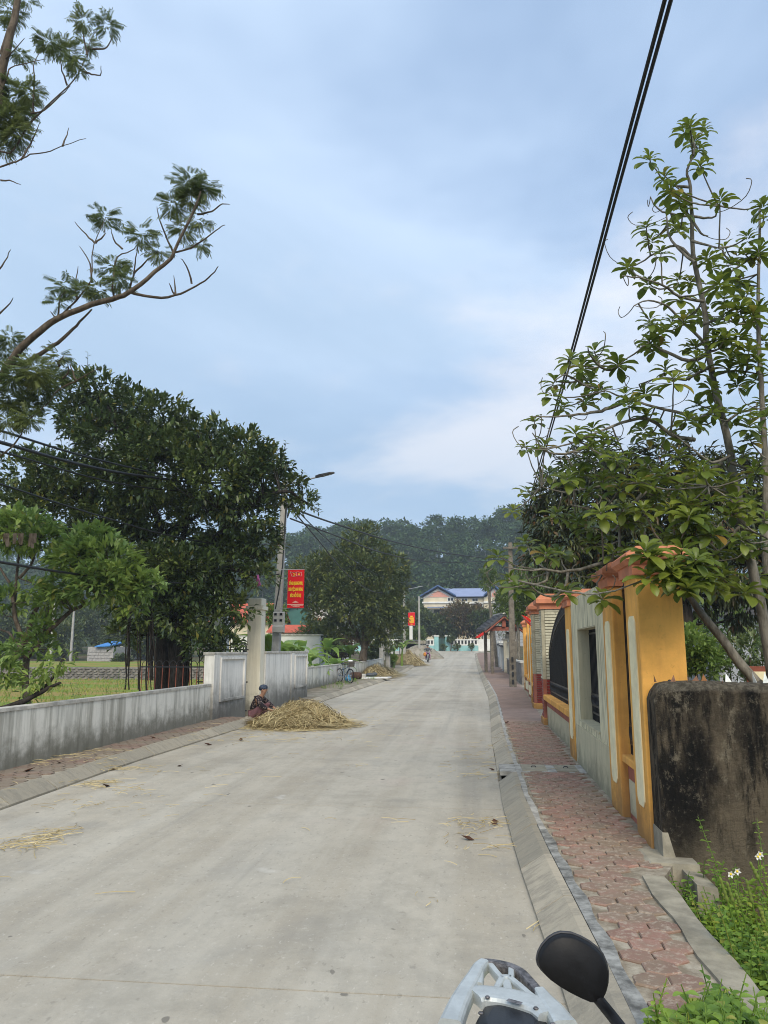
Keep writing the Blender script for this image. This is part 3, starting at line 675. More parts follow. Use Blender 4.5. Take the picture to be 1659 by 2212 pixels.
# ================================================================ left-hand boundary
def lw(Y): return interp([(2, -6.05), (9.3, -5.90), (11.4, -5.80), (16.5, -5.70)], Y)
b = MB(); b.loft([[(lw(y), y, -.5), (lw(y) - .004, y, .84), (lw(y) - .16, y, .84), (lw(y) - .16, y, -.6)] for y in span((3, 16.5, 1.2))], smooth=False)
t = thing('low_wall', (-5.9, 10, -.5), 'long low grey wall with dark rain streaks along the left pavement', 'wall')
b.build('wall', M['wall_streaked'], t)
b = MB(); b.loft([[(lw(y) + .012, y, .842), (lw(y) + .012, y, .885 + random.uniform(-.004, .004)), (lw(y) - .175, y, .885), (lw(y) - .175, y, .842)] for y in span((3, 16.5, .6))], smooth=False); b.build('coping', M['coping_grey'], t)
def panel_wall(label, xa, ya_, xb, yb_, z1, z0=-.3, piers=(), th=.2, inset=True):
    t = thing('gate_wall', ((xa + xb) / 2, (ya_ + yb_) / 2, z0), label, 'wall')
    d = Vector((xb - xa, yb_ - ya_, 0)); L = d.length; d.normalize(); ang = math.atan2(d.y, d.x); Mx = Matrix.Translation((xa, ya_, 0)) @ Matrix.Rotation(ang, 4, 'Z')
    m = MB(); m.box(0, L, 0, th, z0, z1, 0, Mx); m.build('wall', M['wall_white'], t)
    m = MB(); m.box(-.02, L + .02, -.03, th + .03, z1, z1 + .06, .008, Mx); m.build('coping', M['coping_grey'], t)
    for (a, c_) in piers:
        m = MB(); m.box(a, c_, -.03, -.001, z0, z1 - .001, 0, Mx); m.build('pier', M['wall_white'], t)
    if inset:
        a, c_ = inset
        for bx_ in ((a, c_, .48, .53), (a, c_, z1 - .10, z1 - .055), (a, a + .05, .531, z1 - .101), (c_ - .05, c_, .531, z1 - .101)):
            m = MB(); m.box(bx_[0], bx_[1], -.045, -.002, bx_[2], bx_[3], 0, Mx); m.build('moulding', M['wall_white'], t)
    return t
panel_wall('white panelled wall piece at the end of the long low wall, dark mildew at its foot', -5.68, 16.52, -5.60, 18.75, 1.50, inset=(.40, 2.05), piers=((0, .35),))
gp = thing('gate_pillar', (-5.68, 20.1, 0), 'tall cream gate pillar with flat cap behind the squatting woman', 'pillar')
m = MB(); m.box(-5.96, -5.59, 19.95, 20.36, -.1, 2.66, .01); m.build('shaft', M['wall_cream'], gp)
m = MB(); m.box(-6.01, -5.54, 19.89, 20.42, 2.66, 2.76, .01); m.box(-5.97, -5.58, 19.94, 20.37, 2.76, 2.97, .02); m.build('cap', M['wall_cream'], gp)
gp = thing('gate_pillar', (-7.3, 21.4, -.2), 'grey white gate pillar half hidden behind the large dark tree', 'pillar')
m = MB(); m.box(-7.52, -7.05, 21.4, 21.85, -.5, 3.0, .01); m.build('shaft', M['wall_white'], gp)
m = MB(); m.box(-7.58, -6.99, 21.34, 21.91, 3.0, 3.1, .01); m.box(-7.5, -7.07, 21.42, 21.83, 3.1, 3.55, .02); m.build('cap', M['coping_grey'], gp)
panel_wall('short white wall with a grey coping below the meter box pole', -5.56, 20.38, -5.42, 25.0, 1.52, z0=-.1, inset=(2.95, 4.45), piers=((2.55, 2.85),))
# iron gate leaf folded behind the panel and iron fence by the tree
gt = thing('iron_gate', (-6.2, 19.2, -.2), 'black iron gate leaf with spiked bars beside the cream pillar', 'gate')
for i in range(9):
    x = -7.0 + i * .135; q = MB(); q.tube([(x, 19.3, -.1), (x, 19.3, 1.72)], .012, 5); q.build('bar', M['iron_black'], gt)
    q = MB(); q.loft([[(x + r * math.cos(a), 19.3 + r * math.sin(a), z) for a in (0, 1.57, 3.14, 4.71)] for r, z in ((.008, 1.72), (.025, 1.76), (.002, 1.86))], False); q.build('spike', M['iron_black'], gt)
for z in (.1, .8, 1.6):
    q = MB(); q.box(-7.05, -5.72, 19.28, 19.27 + .045, z, z + .03); q.build('rail', M['iron_black'], gt)
q = MB(); q.box(-5.71, -5.63, 18.78, 18.86, .0, 1.62); q.build('gate_post', M['iron_black'], gt)
fe = thing('iron_fence', (-7.2, 17.9, -.4), 'rusty iron fence with curled tops left of the white panel', 'fence')
for i in range(12):
    x = -7.9 + i * .17; q = MB(); q.tube([(x, 17.9, -.4), (x, 17.9, 1.25)], .010, 5); q.build('bar', M['timber_red'], fe)
    q = MB(); q.tube([(x + .085 + .085 * math.cos(a), 17.9, 1.25 + .11 * math.sin(a)) for a in [math.pi * k / 6 for k in range(7)]], .008, 4); q.build('arch', M['iron_black'], fe)
for z in (.2, 1.2):
    q = MB(); q.box(-7.95, -5.9, 17.885, 17.915, z, z + .03); q.build('rail', M['iron_black'], fe)
# second low wall
t = thing('low_wall', (-6.5, 40, 0), 'second low grey wall behind the bicycle and the middle straw heap', 'wall')
b = MB(); b.loft([[(-6.35 - .006 * (y - 26), y, gz(y) - .2), (-6.35 - .006 * (y - 26), y, gz(y) + .92), (-6.53 - .006 * (y - 26), y, gz(y) + .92), (-6.53 - .006 * (y - 26), y, gz(y) - .3)] for y in span((26, 55, 2))], smooth=False); b.build('wall', M['wall_streaked'], t)
b = MB(); b.loft([[(-6.33 - .006 * (y - 26), y, gz(y) + .922), (-6.33 - .006 * (y - 26), y, gz(y) + .965), (-6.55 - .006 * (y - 26), y, gz(y) + .965), (-6.55 - .006 * (y - 26), y, gz(y) + .922)] for y in span((26, 55, 2))], smooth=False); b.build('coping', M['coping_grey'], t)
# ================================================================ poles, lamps, banners
def square_pole(name, x, y, z0, h, w0, w1, label, mat='concrete_pole', lean=(0, 0), group=None):
    t = thing(name, (x, y, z0), label, 'pole', group); m = MB()
    rings = []
    for k in range(5):
        u = k / 4; w = lerp(w0, w1, u) / 2; px, py, z = x + lean[0] * u, y + lean[1] * u, z0 + h * u; c_ = w * .75
        rings.append([(px - c_, py - w, z), (px + c_, py - w, z), (px + w, py - c_, z), (px + w, py + c_, z), (px + c_, py + w, z), (px - c_, py + w, z), (px - w, py + c_, z), (px - w, py - c_, z)])
    m.loft(rings, smooth=False); m.build('shaft', M[mat], t); return t
def lamp(t, base, d, L, rise, head=.62, mat='lamp_black', name='lamp_head'):
    base = Vector(base); d = Vector(d).normalized(); tip = base + d * L + Vector((0, 0, rise))
    m = MB(); m.tube([base - Vector((0, 0, .5)), base, base.lerp(tip, .25) + Vector((0, 0, rise * .12)), tip], [.03, .03, .028, .025], 6); m.build('lamp_arm', M['steel_grey'], t)
    dd = (tip - base).normalized(); s = dd.cross(Vector((0, 0, 1))).normalized(); u = s.cross(dd)
    rg = []
    for k, w, h in ((0, .05, .05), (.25, .07, .06), (.35, .10, .045), (.8, .10, .03), (1.0, .05, .015)):
        p = tip + dd * (head * k); rg.append([p + s * w + u * h, p - s * w + u * h, p - s * w - u * .015, p + s * w - u * .015])
    m = MB(); m.loft(rg, smooth=False); hd = m.build(name, M[mat], t)
    for k in (.45, .6, .75):
        p = tip + dd * (head * k) - u * .019; q = MB(); q.sphere(p, (.045, .045, .006), 8, 4); q.build('lamp_lens', M['lamp_lens'], hd)
    return tip
PX, PY = -6.15, 23.5
pole = square_pole('utility_pole', PX, PY, -.2, 7.2, .27, .17, 'grey concrete street pole with a meter box behind the white wall', lean=(.22, 0))
lamp(pole, (PX + .22, PY - .1, 6.75), (1, -.12, 0), 1.05, .22, .62)
m = MB()
for z in (5.25, 5.30, 5.36, 5.42, 6.3, 6.34): m.tube([(PX + .17 + .115 * math.cos(a), PY + .115 * math.sin(a), z + random.uniform(-.02, .02)) for a in [2 * math.pi * k / 10 for k in range(11)]], .012, 4, False)
m.build('strap', M['cable_rubber'], pole)
m = MB(); m.tube([(PX + .30, PY - .12, 6.2), (PX + .27, PY - .14, 5.3), (PX + .24, PY - .15, 4.2), (PX + .14, PY - .16, 3.4), (PX + .05, PY - .18, 2.86)], .02, 5)
for k in range(5):
    a = random.uniform(0, 6); m.tube([(PX + .30, PY - .12, 6.1), (PX + .4 + .08 * math.cos(a), PY - .16, 6.1 + .2 * math.sin(a)), (PX + .36, PY - .14, 5.7)], .012, 4)
m.build('down_cable', M['cable_rubber'], pole)
def meter_box(cx, y, cz, w, h, label, name='meter_box'):
    t = thing(name, (cx, y, cz - h / 2), label, 'meter box'); m = MB()
    yf = y - .2
    m.loft([[(cx - w / 2, yf, cz - h / 2 + .02), (cx + w / 2, yf, cz - h / 2 + .02), (cx + w / 2, y, cz - h / 2), (cx - w / 2, y, cz - h / 2)], [(cx - w / 2, yf, cz - h * .22), (cx + w / 2, yf, cz - h * .22), (cx + w / 2, y, cz - h * .22), (cx - w / 2, y, cz - h * .22)], [(cx - w / 2, yf + .03, cz - h * .15), (cx + w / 2, yf + .03, cz - h * .15), (cx + w / 2, y, cz - h * .15), (cx - w / 2, y, cz - h * .15)],
            [(cx - w / 2, yf + .03, cz + h / 2 - .03), (cx + w / 2, yf + .03, cz + h / 2 - .03), (cx + w / 2, y, cz + h / 2), (cx - w / 2, y, cz + h / 2)]], smooth=False)
    m.build('case', M['meter_plastic'], t)
    for ix in (-1, 1):
        for z in (cz + h * .37, cz + h * .08):
            q = MB(); x = cx + ix * w * .25; q.box(x - .05, x + .05, yf + .022, yf + .028, z - .045, z + .045); f = q.build('window_frame', M['steel_grey'], t)
            q = MB(); q.box(x - .038, x + .038, yf + .018, yf + .021, z - .034, z + .034); q.build('window_glass', M['dark_glass'], f)
    return t
meter_box(at(602.5, 1344, PY - .2).x, PY - .13, at(602, 1344, PY - .2).z, .34, .64, 'pale grey electricity meter box with four small windows on the concrete pole')
def text_mesh(body, size):
    cu = bpy.data.curves.new('lettering', 'FONT'); cu.body = body; cu.size = size; cu.align_x = 'CENTER'; cu.extrude = .0012; cu.offset = .004 * size / .1; cu.resolution_u = 3
    o = bpy.data.objects.new('lettering', cu); col.objects.link(o); bpy.context.view_layer.update()
    me = bpy.data.meshes.new_from_object(o.evaluated_get(bpy.context.evaluated_depsgraph_get())); bpy.data.objects.remove(o); bpy.data.curves.remove(cu); return me
def fit_text(parent, body, cx, y, z0, w, h, mat, name='lettering'):
    me = text_mesh(body, .1); co = np.empty(len(me.vertices) * 3, np.float32); me.vertices.foreach_get('co', co); co = co.reshape(-1, 3)
    ref = text_mesh('H', .1); rc = np.empty(len(ref.vertices) * 3, np.float32); ref.vertices.foreach_get('co', rc); hh = np.ptp(rc.reshape(-1, 3)[:, 1]); bpy.data.meshes.remove(ref)
    sx = w / np.ptp(co[:, 0]); sy = h / hh; mx = (co[:, 0].max() + co[:, 0].min()) / 2
    V = np.stack([(co[:, 0] - mx) * sx + cx, y - co[:, 2], co[:, 1] * sy + z0], 1); off = origin(parent); V -= np.array(off)
    me.vertices.foreach_set('co', V.ravel().astype(np.float32)); me.update(); me.materials.clear(); return link(name, me, M[mat], parent)
def star(cx, cz, r): return [(cx + (r if k % 2 == 0 else r * .4) * math.sin(math.pi * k / 5), cz + (r if k % 2 == 0 else r * .4) * math.cos(math.pi * k / 5)) for k in range(10)]
def banner(x0, x1, z0, z1, y, pole_x, label, lines, rich):
    cx = (x0 + x1) / 2; t = thing('banner', (cx, y, z0), label, 'banner', 'red banners on poles'); W, H = x1 - x0, z1 - z0
    nx, nz = 8, 14; V = []
    for j in range(nz + 1):
        for i in range(nx + 1):
            u, v = i / nx, j / nz; V.append((lerp(x0, x1, u), y + .012 * math.sin(u * 5 + v * 3) * (1 - v) * v * 2, lerp(z0, z1, v)))
    b2 = len(V); V += [(a, c_ + .006, d) for a, c_, d in V]
    F = []
    for j in range(nz):
        for i in range(nx):
            k = j * (nx + 1) + i; F.append((k, k + 1, k + nx + 2, k + nx + 1)); k += b2; F.append((k, k + nx + 1, k + nx + 2, k + 1))
    m = MB(); m.add(V, F, True); m.build('cloth', M['banner_red'], t)
    for z in (z0 - .008, z1 + .008):
        q = MB(); q.tube([(pole_x, y + .02, z), (x1 + .01, y + .003, z)], .010, 5); q.build('hanging_rod', M['steel_grey'], t)
    yf = y - .012
    for tx, wf, zf, hf in lines:
        if tx: fit_text(t, tx, cx, yf, z0 + H * zf, W * wf, H * hf, 'banner_yellow')
        else:
            q = MB(); q.box(cx - W * wf / 2, cx + W * wf / 2, yf - .001, yf + .001, z0 + H * zf, z0 + H * (zf + hf)); q.build('print_line', M['banner_yellow'], t)
    if rich:
        zc = z0 + H * .885
        def outline(pts, r=.006, mt='banner_pale', nm='flag_outline'):
            q = MB(); q.tube([(a, yf, c_) for a, c_ in pts + pts[:1]], r, 4, False); q.build(nm, M[mt], t)
        a = W / .55
        outline([(cx - .19 * a, zc + .07), (cx - .11 * a, zc + .055), (cx - .04 * a, zc + .065), (cx, zc + .05), (cx + .012 * a, zc - .06), (cx - .07 * a, zc - .07), (cx - .14 * a, zc - .062)])
        outline([(cx + .005 * a, zc + .055), (cx + .08 * a, zc + .065), (cx + .13 * a, zc + .05), (cx + .19 * a, zc + .048), (cx + .185 * a, zc - .065), (cx + .10 * a, zc - .055), (cx + .018 * a, zc - .062)])
        q = MB(); q.prism(star(cx + .10 * a, zc - .005, .04), yf - .003, yf, 'y'); q.build('star', M['banner_yellow'], t)
        q = MB(); hx, hz = cx - .065 * a, zc - .008
        q.tube([(hx + .036 * math.cos(u), yf, hz + .036 * math.sin(u)) for u in [R(-160 + 30 * k) for k in range(9)]], [.003, .005, .007, .008, .008, .008, .006, .004, .002], 4)
        q.tube([(hx - .028, yf, hz - .032), (hx - .012, yf, hz - .026)], .006, 4); q.tube([(hx + .028, yf, hz - .028), (hx - .018, yf, hz + .022)], .006, 4); q.tube([(hx - .030, yf, hz + .010), (hx - .006, yf, hz + .034)], .008, 4); q.build('emblem', M['banner_yellow'], t)
        q = MB(); zl = z0 + H * .125
        for k, (dx_, ht) in enumerate(((-.085, .02), (-.06, .045), (-.03, .06), (0, .075), (.03, .06), (.06, .045), (.085, .02))):
            q.prism([(cx + dx_ * .35, zl), (cx + dx_ - .016, zl + ht * .55), (cx + dx_, zl + ht), (cx + dx_ + .016, zl + ht * .55)], yf - .002 - .0004 * k, yf, 'y')
        q.build('lotus', M['banner_pale'], t)
        q = MB(); q.box(x0 + .002, x1 - .002, yf - .0012, yf + .001, z0 + H * .082, z0 + H * .100); q.build('print_band', M['banner_pale'], t)
        for wz, ww, ox in ((.052, .66, .06), (.026, .40, .04)):
            q = MB(); k = cx + ox * W - ww * W / 2
            while k < cx + ox * W + ww * W / 2:
                l_ = random.uniform(.015, .04); q.box(k, k + l_, yf - .001, yf + .001, z0 + H * wz, z0 + H * (wz + .014)); k += l_ + .008
            q.build('small_print', M['banner_pale'], t)
A, B_ = at(622, 1231, 23.3), at(656, 1313, 23.3)
banner(A.x, B_.x, B_.z, A.z, 23.3, PX + .1, 'red vertical banner with three lines of yellow Vietnamese text beside the meter box pole', [('ĐẢNG QUANG VINH,', .84, .605, .088), ('DÂN TỘC ANH HÙNG', .86, .445, .088), ('BÁC HỒ VĨ ĐẠI', .66, .285, .088)], True)
p2 = square_pole('street_light_pole', -6.25, 69, gz(69), 6.8, .26, .16, 'slim concrete street light pole with the smaller red banner, left of the road')
lamp(p2, (-6.22, 69, gz(69) + 6.6), (1, -.1, 0), 1.2, .25, .5, 'steel_grey')
A, B_ = at(881.5, 1323, 68.8), at(896.5, 1351, 68.8)
banner(A.x, B_.x, B_.z, A.z, 68.8, -6.25, 'smaller distant red banner on the slim street light pole', [('', .34, .66, .08), ('', .62, .52, .085), ('', .74, .37, .085), ('', .70, .22, .085), ('', .3, .08, .04)], False)
m = MB(); c_ = at(888, 1367, 68.9); m.box(c_.x - .14, c_.x + .14, 68.75, 68.95, c_.z - .6, c_.z + .6, .02); tag(m.build('meter_box', M['house_white'], None), 'white upright box on the distant street light pole under the small banner', 'meter box')
p3 = square_pole('street_light_pole', at(906, 1400, 84).x, 84, gz(84) - .2, 6.9, .24, .15, 'farthest street light pole, in front of the dark trees by the turquoise wall')
lamp(p3, (at(906, 1400, 84).x + .0, 84, gz(84) + 6.3), (1, .0, 0), 1.1, .35, .5, 'steel_grey')
hp = square_pole('utility_pole', 1.50, 32.6, SW, 5.95, .29, .17, 'brown grey wooden utility pole standing on the right pavement past the orange wall', 'wood_grey', (.05, 0))
for z in (.25, .55, .85, 1.15):
    m = MB(); m.box(1.46, 1.54, 32.415, 32.43, z, z + .18); m.build('slot', M['iron_black'], hp)
m = MB(); m.box(1.25, 1.95, 32.4, 32.44, 5.8, 5.88); m.build('crossarm', M['wood_grey'], hp)
lp = square_pole('utility_pole', 1.70, 62.5, gz(62.5) + .1, 8.0, .30, .17, 'leaning weathered utility pole by the white walls on the right', 'wood_grey', (-.75, 0))
lad = thing('ladder', (1.9, 61.9, gz(62) + .1), 'thin metal ladder leaning beside the leaning pole on the right', 'ladder')
for dx_ in (0, .32):
    m = MB(); m.tube([(1.80 + dx_, 61.9, gz(62) + .1), (1.45 + dx_, 62.2, 5.6), (1.20 + dx_, 62.3, 6.6 - dx_)], .03, 5); m.build('rail', M['steel_grey'], lad)
for k in range(9):
    u = (k + .7) / 10; m = MB(); m.tube([(lerp(1.80, 1.42, u), lerp(61.9, 62.2, u), lerp(.4, 5.8, u)), (lerp(2.12, 1.74, u), lerp(61.9, 62.2, u), lerp(.4, 5.8, u))], .022, 5); m.build('rung', M['steel_grey'], lad)
for i, x in enumerate((824, 838)):
    p = at(x, 1405, 57 + i * 1.0); t = square_pole('concrete_post', p.x, 57 + i, gz(57) - .1, 2.6 + i * .6, .34, .30, ('left' if i == 0 else 'right') + ' short grey concrete post past the end of the second low wall')
    if i == 1:
        m = MB(); m.box(p.x - .32, p.x - .2, 57.9, 57.95, .9, 2.6); m.build('notice_plate', M['house_white'], t)
# cables
def cable(pts, r, label, sag=0.0, n=14, twin=0.0):
    if len(pts) == 2:
        a, b_ = Vector(pts[0]), Vector(pts[1]); P = [a.lerp(b_, k / n) - Vector((0, 0, sag * 4 * (k / n) * (1 - k / n))) for k in range(n + 1)]
    else:
        Q = [Vector(p) for p in pts]; Q = [Q[0]] + Q + [Q[-1]]; P = []
        for i in range(1, len(Q) - 2):
            for k in range(6):
                u = k / 6; p0, p1_, p2_, p3_ = Q[i - 1:i + 3]
                P.append(.5 * ((2 * p1_) + (p2_ - p0) * u + (2 * p0 - 5 * p1_ + 4 * p2_ - p3_) * u * u + (3 * p1_ - p0 - 3 * p2_ + p3_) * u ** 3))
        P.append(Q[-1])
    m = MB(); m.tube(P, r, 5); return tag(m.build('power_cable', M['cable_rubber']), label, 'cable', 'overhead cables')
cable([(.97, -4, 5.0), (1.05, 3.6, 4.94), (1.17, 9, 4.98), (1.45, 20, 5.38), (1.80, 32.45, 5.97)], .0125, 'left strand of the twin black cable rising steeply over the right pavement')
cable([(1.005, -4, 5.01), (1.085, 3.6, 4.95), (1.205, 9, 5.0), (1.51, 20, 5.41), (1.90, 32.45, 6.01)], .0125, 'right strand of the twin black cable rising steeply over the right pavement')
cable([at(-160, 885, 9), at(0, 930, 11), at(200, 990, 14.5), at(400, 1033, 18.5), at(545, 1036, 21.5), at(612, 1020, 23.4)], .022, 'uppermost black cable crossing in front of the large dark tree', 0)
cable([at(-160, 912, 9), at(0, 955, 11), at(160, 1000, 13.5), at(300, 1027, 16), at(470, 1043, 20), at(612, 1024, 23.4)], .032, 'thickest twisted cable crossing in front of the large dark tree', 0)
cable([at(-160, 945, 9), at(0, 975, 11), at(200, 1032, 14.5), at(330, 1055, 17), at(470, 1062, 20), at(612, 1045, 23.4)], .018, 'third thin cable crossing in front of the large dark tree', 0)
cable([at(-160, 990, 8), at(0, 1045, 10), at(200, 1110, 13), at(380, 1160, 17), at(520, 1180, 20), at(606, 1170, 23.4)], .016, 'lower thin cable sloping across the dark tree crown', 0)
cable([at(-160, 1190, 8), at(0, 1214, 9.5), at(150, 1238, 11.5), at(300, 1256, 15), at(480, 1258, 20), at(603, 1240, 23.4)], .020, 'lowest cable at left, in front of the light green bush tree', 0)
cable([at(627, 1096, 23.4), at(720, 1130, 30), at(850, 1170, 40), at(960, 1194, 50), at(1062, 1207, 62.4)], .035, 'highest cable over the road from the meter box pole to the leaning pole', 0)
cable([at(627, 1120, 23.4), at(720, 1155, 30), at(830, 1195, 40), at(940, 1214, 50), at(1060, 1212, 62.4)], .028, 'lower cable over the road from the meter box pole to the leaning pole', 0)
cable([at(622, 1090, 23.4), at(690, 1170, 28), at(755, 1245, 34), at(820, 1280, 42), at(868, 1262, 69)], .024, 'cable dropping steeply from the meter box pole behind the red banner', 0)
cable([at(624, 1083, 23.4), at(690, 1150, 28), at(770, 1215, 36), at(860, 1270, 60), at(900, 1300, 84)], .020, 'thin cable running from the meter box pole into the bushy tree', 0)
cable([(-6.2, 69, 6.6), (1.0, 62.4, 7.6)], .02, 'faint cable between the slim street light pole and the leaning pole', .5)
# flags and the hanging cloth
fl = thing('flag', at(1140, 1340, 22.2), 'bright red flag on a short stick above the small orange pillars', 'flag')
m = MB(); m.tube([at(1125, 1328, 22.2), at(1150, 1352, 22.1)], .012, 5); m.build('stick', M['wood_grey'], fl)
def cloth(pts, mat, nm, par, th=.012):
    m = MB(); P = [Vector(p) for p in pts]; m.loft([P, [p + Vector((.0, th, 0)) for p in P]], smooth=False); return m.build(nm, M[mat], par)
cloth([at(1126, 1328, 22.2), at(1140, 1333, 22.15), at(1156, 1348, 22.1), at(1150, 1356, 22.1), at(1140, 1346, 22.1)], 'flag_red', 'flag_cloth', fl, .12)
fl = thing('flag', at(1048, 1372, 70), 'small faded red flag hanging beside the turquoise wall', 'flag')
m = MB(); m.tube([at(1052, 1378, 70), at(1041, 1364, 70)], .015, 5); m.build('stick', M['wood_grey'], fl)
cloth([at(1050, 1362, 70), at(1041, 1367, 70), at(1030, 1374, 69.6), at(1027, 1378, 69.6), at(1034, 1378, 69.7), at(1046, 1371, 70)], 'flag_red', 'flag_cloth', fl, .15)
pc = thing('hanging_cloth', at(557, 1265, 20.5), 'bright pink cloth strip hanging from the large dark tree', 'cloth')
cloth([at(552, 1243, 20.5), at(558, 1241, 20.6), at(561, 1255, 20.5), at(563, 1264, 20.4), at(555, 1267, 20.6), at(554, 1255, 20.5)], 'pink_cloth', 'pink_strip', pc, .03)
cloth([at(543, 1238, 20.5), at(549, 1238, 20.6), at(556, 1246, 20.5), at(551, 1249, 20.5)], 'orange_cloth', 'orange_strip', pc, .03)
# ================================================================ vegetation
LEAF5 = (np.array([(0, 0, 0), (.5, .52, .10), (0, 1.0, -.10), (-.5, .52, .10), (0, .5, -.02)]), np.array([(0, 1, 2, 4), (0, 4, 2, 3)]))
def leafcard():
    rows_ = [(0, .06, 0), (.22, .26, .03), (.5, .46, .03), (.75, .5, -.02), (.92, .30, -.10), (1.0, .03, -.15)]
    V = []; F = []
    for y, w, z in rows_: V += [(-w, y, z + .12 * w), (0, y, z - .02), (w, y, z + .12 * w)]
    for i in range(5):
        a = i * 3; F += [(a, a + 1, a + 4, a + 3), (a + 1, a + 2, a + 5, a + 4)]
    return np.array(V), np.array(F)
LEAF11 = leafcard()
def unit(n):
    v = rng.normal(size=(n, 3)); return v / np.linalg.norm(v, axis=1, keepdims=True)
def clump_leaves(C, O, nper, rad, L, wr, up=.25, spread=.9):
    """leaves set round clump centres C, pointing along O"""
    n = len(C) * nper; C2 = np.repeat(C, nper, 0); O2 = np.repeat(O, nper, 0)
    D = O2 + unit(n) * spread + np.array([0, 0, up]); D /= np.linalg.norm(D, axis=1, keepdims=True)
    P = C2 + unit(n) * rad * rng.uniform(.1, 1, (n, 1)) ** .7
    N = np.array([0, 0, 1.0]) + unit(n) * .55; l = L * rng.uniform(.5, 1.35, n)
    return P, D, N, np.stack([l * wr * 1.0, l, l], 1)
def lobes3(lobes):
    """(px, py, radius px, depth) -> centre and radius in metres"""
    out = []
    for x, y, r, Y in lobes:
        c_ = at(x, y, Y); out.append((np.array(c_), r / FPX * (Vector(c_) - Vector((0, 0, EYE))).length))
    return out
def crown(name, lobes, nclump, nper, rad, L, wr, mat, parent, up=.2, shell=.55, squash=.85, templ=LEAF5, spread=.9, depth=1.0):
    Ls = lobes3(lobes) if len(lobes[0]) == 4 else lobes
    w = np.array([r ** 2 for _, r in Ls]); cnt = np.maximum(1, (nclump * w / w.sum()).astype(int)); Cs, Os = [], []
    for (c_, r), k in zip(Ls, cnt):
        u = unit(k); rr = r * (shell + (1 - shell) * rng.uniform(0, 1, (k, 1)) ** .6) * rng.uniform(.88, 1.12, (k, 1))
        Cs.append(c_ + u * rr * np.array([1, depth, squash])); Os.append(u)
    C = np.concatenate(Cs); O = np.concatenate(Os)
    P, D, N, S = clump_leaves(C, O, nper, rad, L, wr, up, spread)
    off = np.array(origin(parent)) if parent is not None else 0
    V, F = inst_mesh(name, templ[0], templ[1], P - off, D, N, S)
    return link(name, np_mesh(name, V, F), M[mat], parent), C
def wig(pts, n=3, a=.04):
    Q = [Vector(p) for p in pts]; Q2 = [Q[0]] + Q + [Q[-1]]; P = []
    for i in range(1, len(Q2) - 2):
        for k in range(n):
            u = k / n; p0, p1_, p2_, p3_ = Q2[i - 1:i + 3]
            v = .5 * ((2 * p1_) + (p2_ - p0) * u + (2 * p0 - 5 * p1_ + 4 * p2_ - p3_) * u * u + (3 * p1_ - p0 - 3 * p2_ + p3_) * u ** 3)
            if a: v = v + Vector((random.uniform(-a, a), random.uniform(-a, a), random.uniform(-a, a)))
            P.append(v)
    P.append(Q[-1]); return P
def taper(pts, r0, r1): n = len(pts); return [lerp(r0, r1, i / max(1, n - 1)) for i in range(n)]
def limb(m, pts, r0, r1, seg=6, n=3, a=.03): P = wig(pts, n, a); m.tube(P, taper(P, r0, r1), seg); return P
def twigs(m, C, limbs, frac, r0=.018, r1=.006):
    pts = [p for L_ in limbs for p in L_]
    arr = np.array([tuple(p) for p in pts])
    for c_ in C[::max(1, int(1 / frac))]:
        d = np.linalg.norm(arr - c_, axis=1) + .8 * np.maximum(0, arr[:, 2] - c_[2]); k = int(d.argmin()); a = Vector(arr[k]); b_ = Vector(c_)
        mid = a.lerp(b_, .55) + Vector((random.uniform(-.1, .1), random.uniform(-.1, .1), random.uniform(-.12, .06))); m.tube([a, mid, b_], [r0, (r0 + r1) / 2, r1], 4, False)
# --- large dark ficus with hanging roots
FY = 19.0; fb = at(362, 1500, FY); fb.z = -.6
tr = thing('ficus_tree', fb, 'large dark glossy fig tree with hanging roots behind the left wall', 'tree')
m = MB(); fl_ = []
for k, (x0, x1, r) in enumerate(((345, 350, .17), (362, 368, .22), (384, 384, .19), (372, 360, .15), (395, 400, .12))):
    fl_.append(limb(m, [at(x0, 1535, FY + .2 * math.sin(k * 2)), at(x0 + 4, 1420, FY + .3 * math.sin(k * 2)), at(x1, 1290, FY + .3 * math.cos(k)), at(x1 - 8 + 8 * k, 1230, FY)], r, r * .7, 8, 3, .03))
m.build('trunk', M['bark_dark'], tr)
m = MB()
for pts in ([(365, 1240), (330, 1190), (250, 1130), (160, 1080), (60, 1060)], [(370, 1240), (340, 1120), (280, 1000), (240, 900), (200, 830)], [(372, 1250), (400, 1150), (420, 1040), (440, 960)], [(380, 1250), (450, 1180), (520, 1110), (600, 1060), (670, 1090)], [(375, 1260), (340, 1180), (400, 1130), (470, 1100)], [(380, 1290), (440, 1260), (500, 1230), (550, 1240)], [(360, 1300), (300, 1290), (250, 1330)], [(385, 1360), (430, 1370), (470, 1390)]):
    Yo = [FY + random.uniform(-1.5, 1.5) * i / len(pts) for i in range(len(pts))]; fl_.append(limb(m, [at(x, y, Y) for (x, y), Y in zip(pts, Yo)], .11, .025, 6, 3, .05))
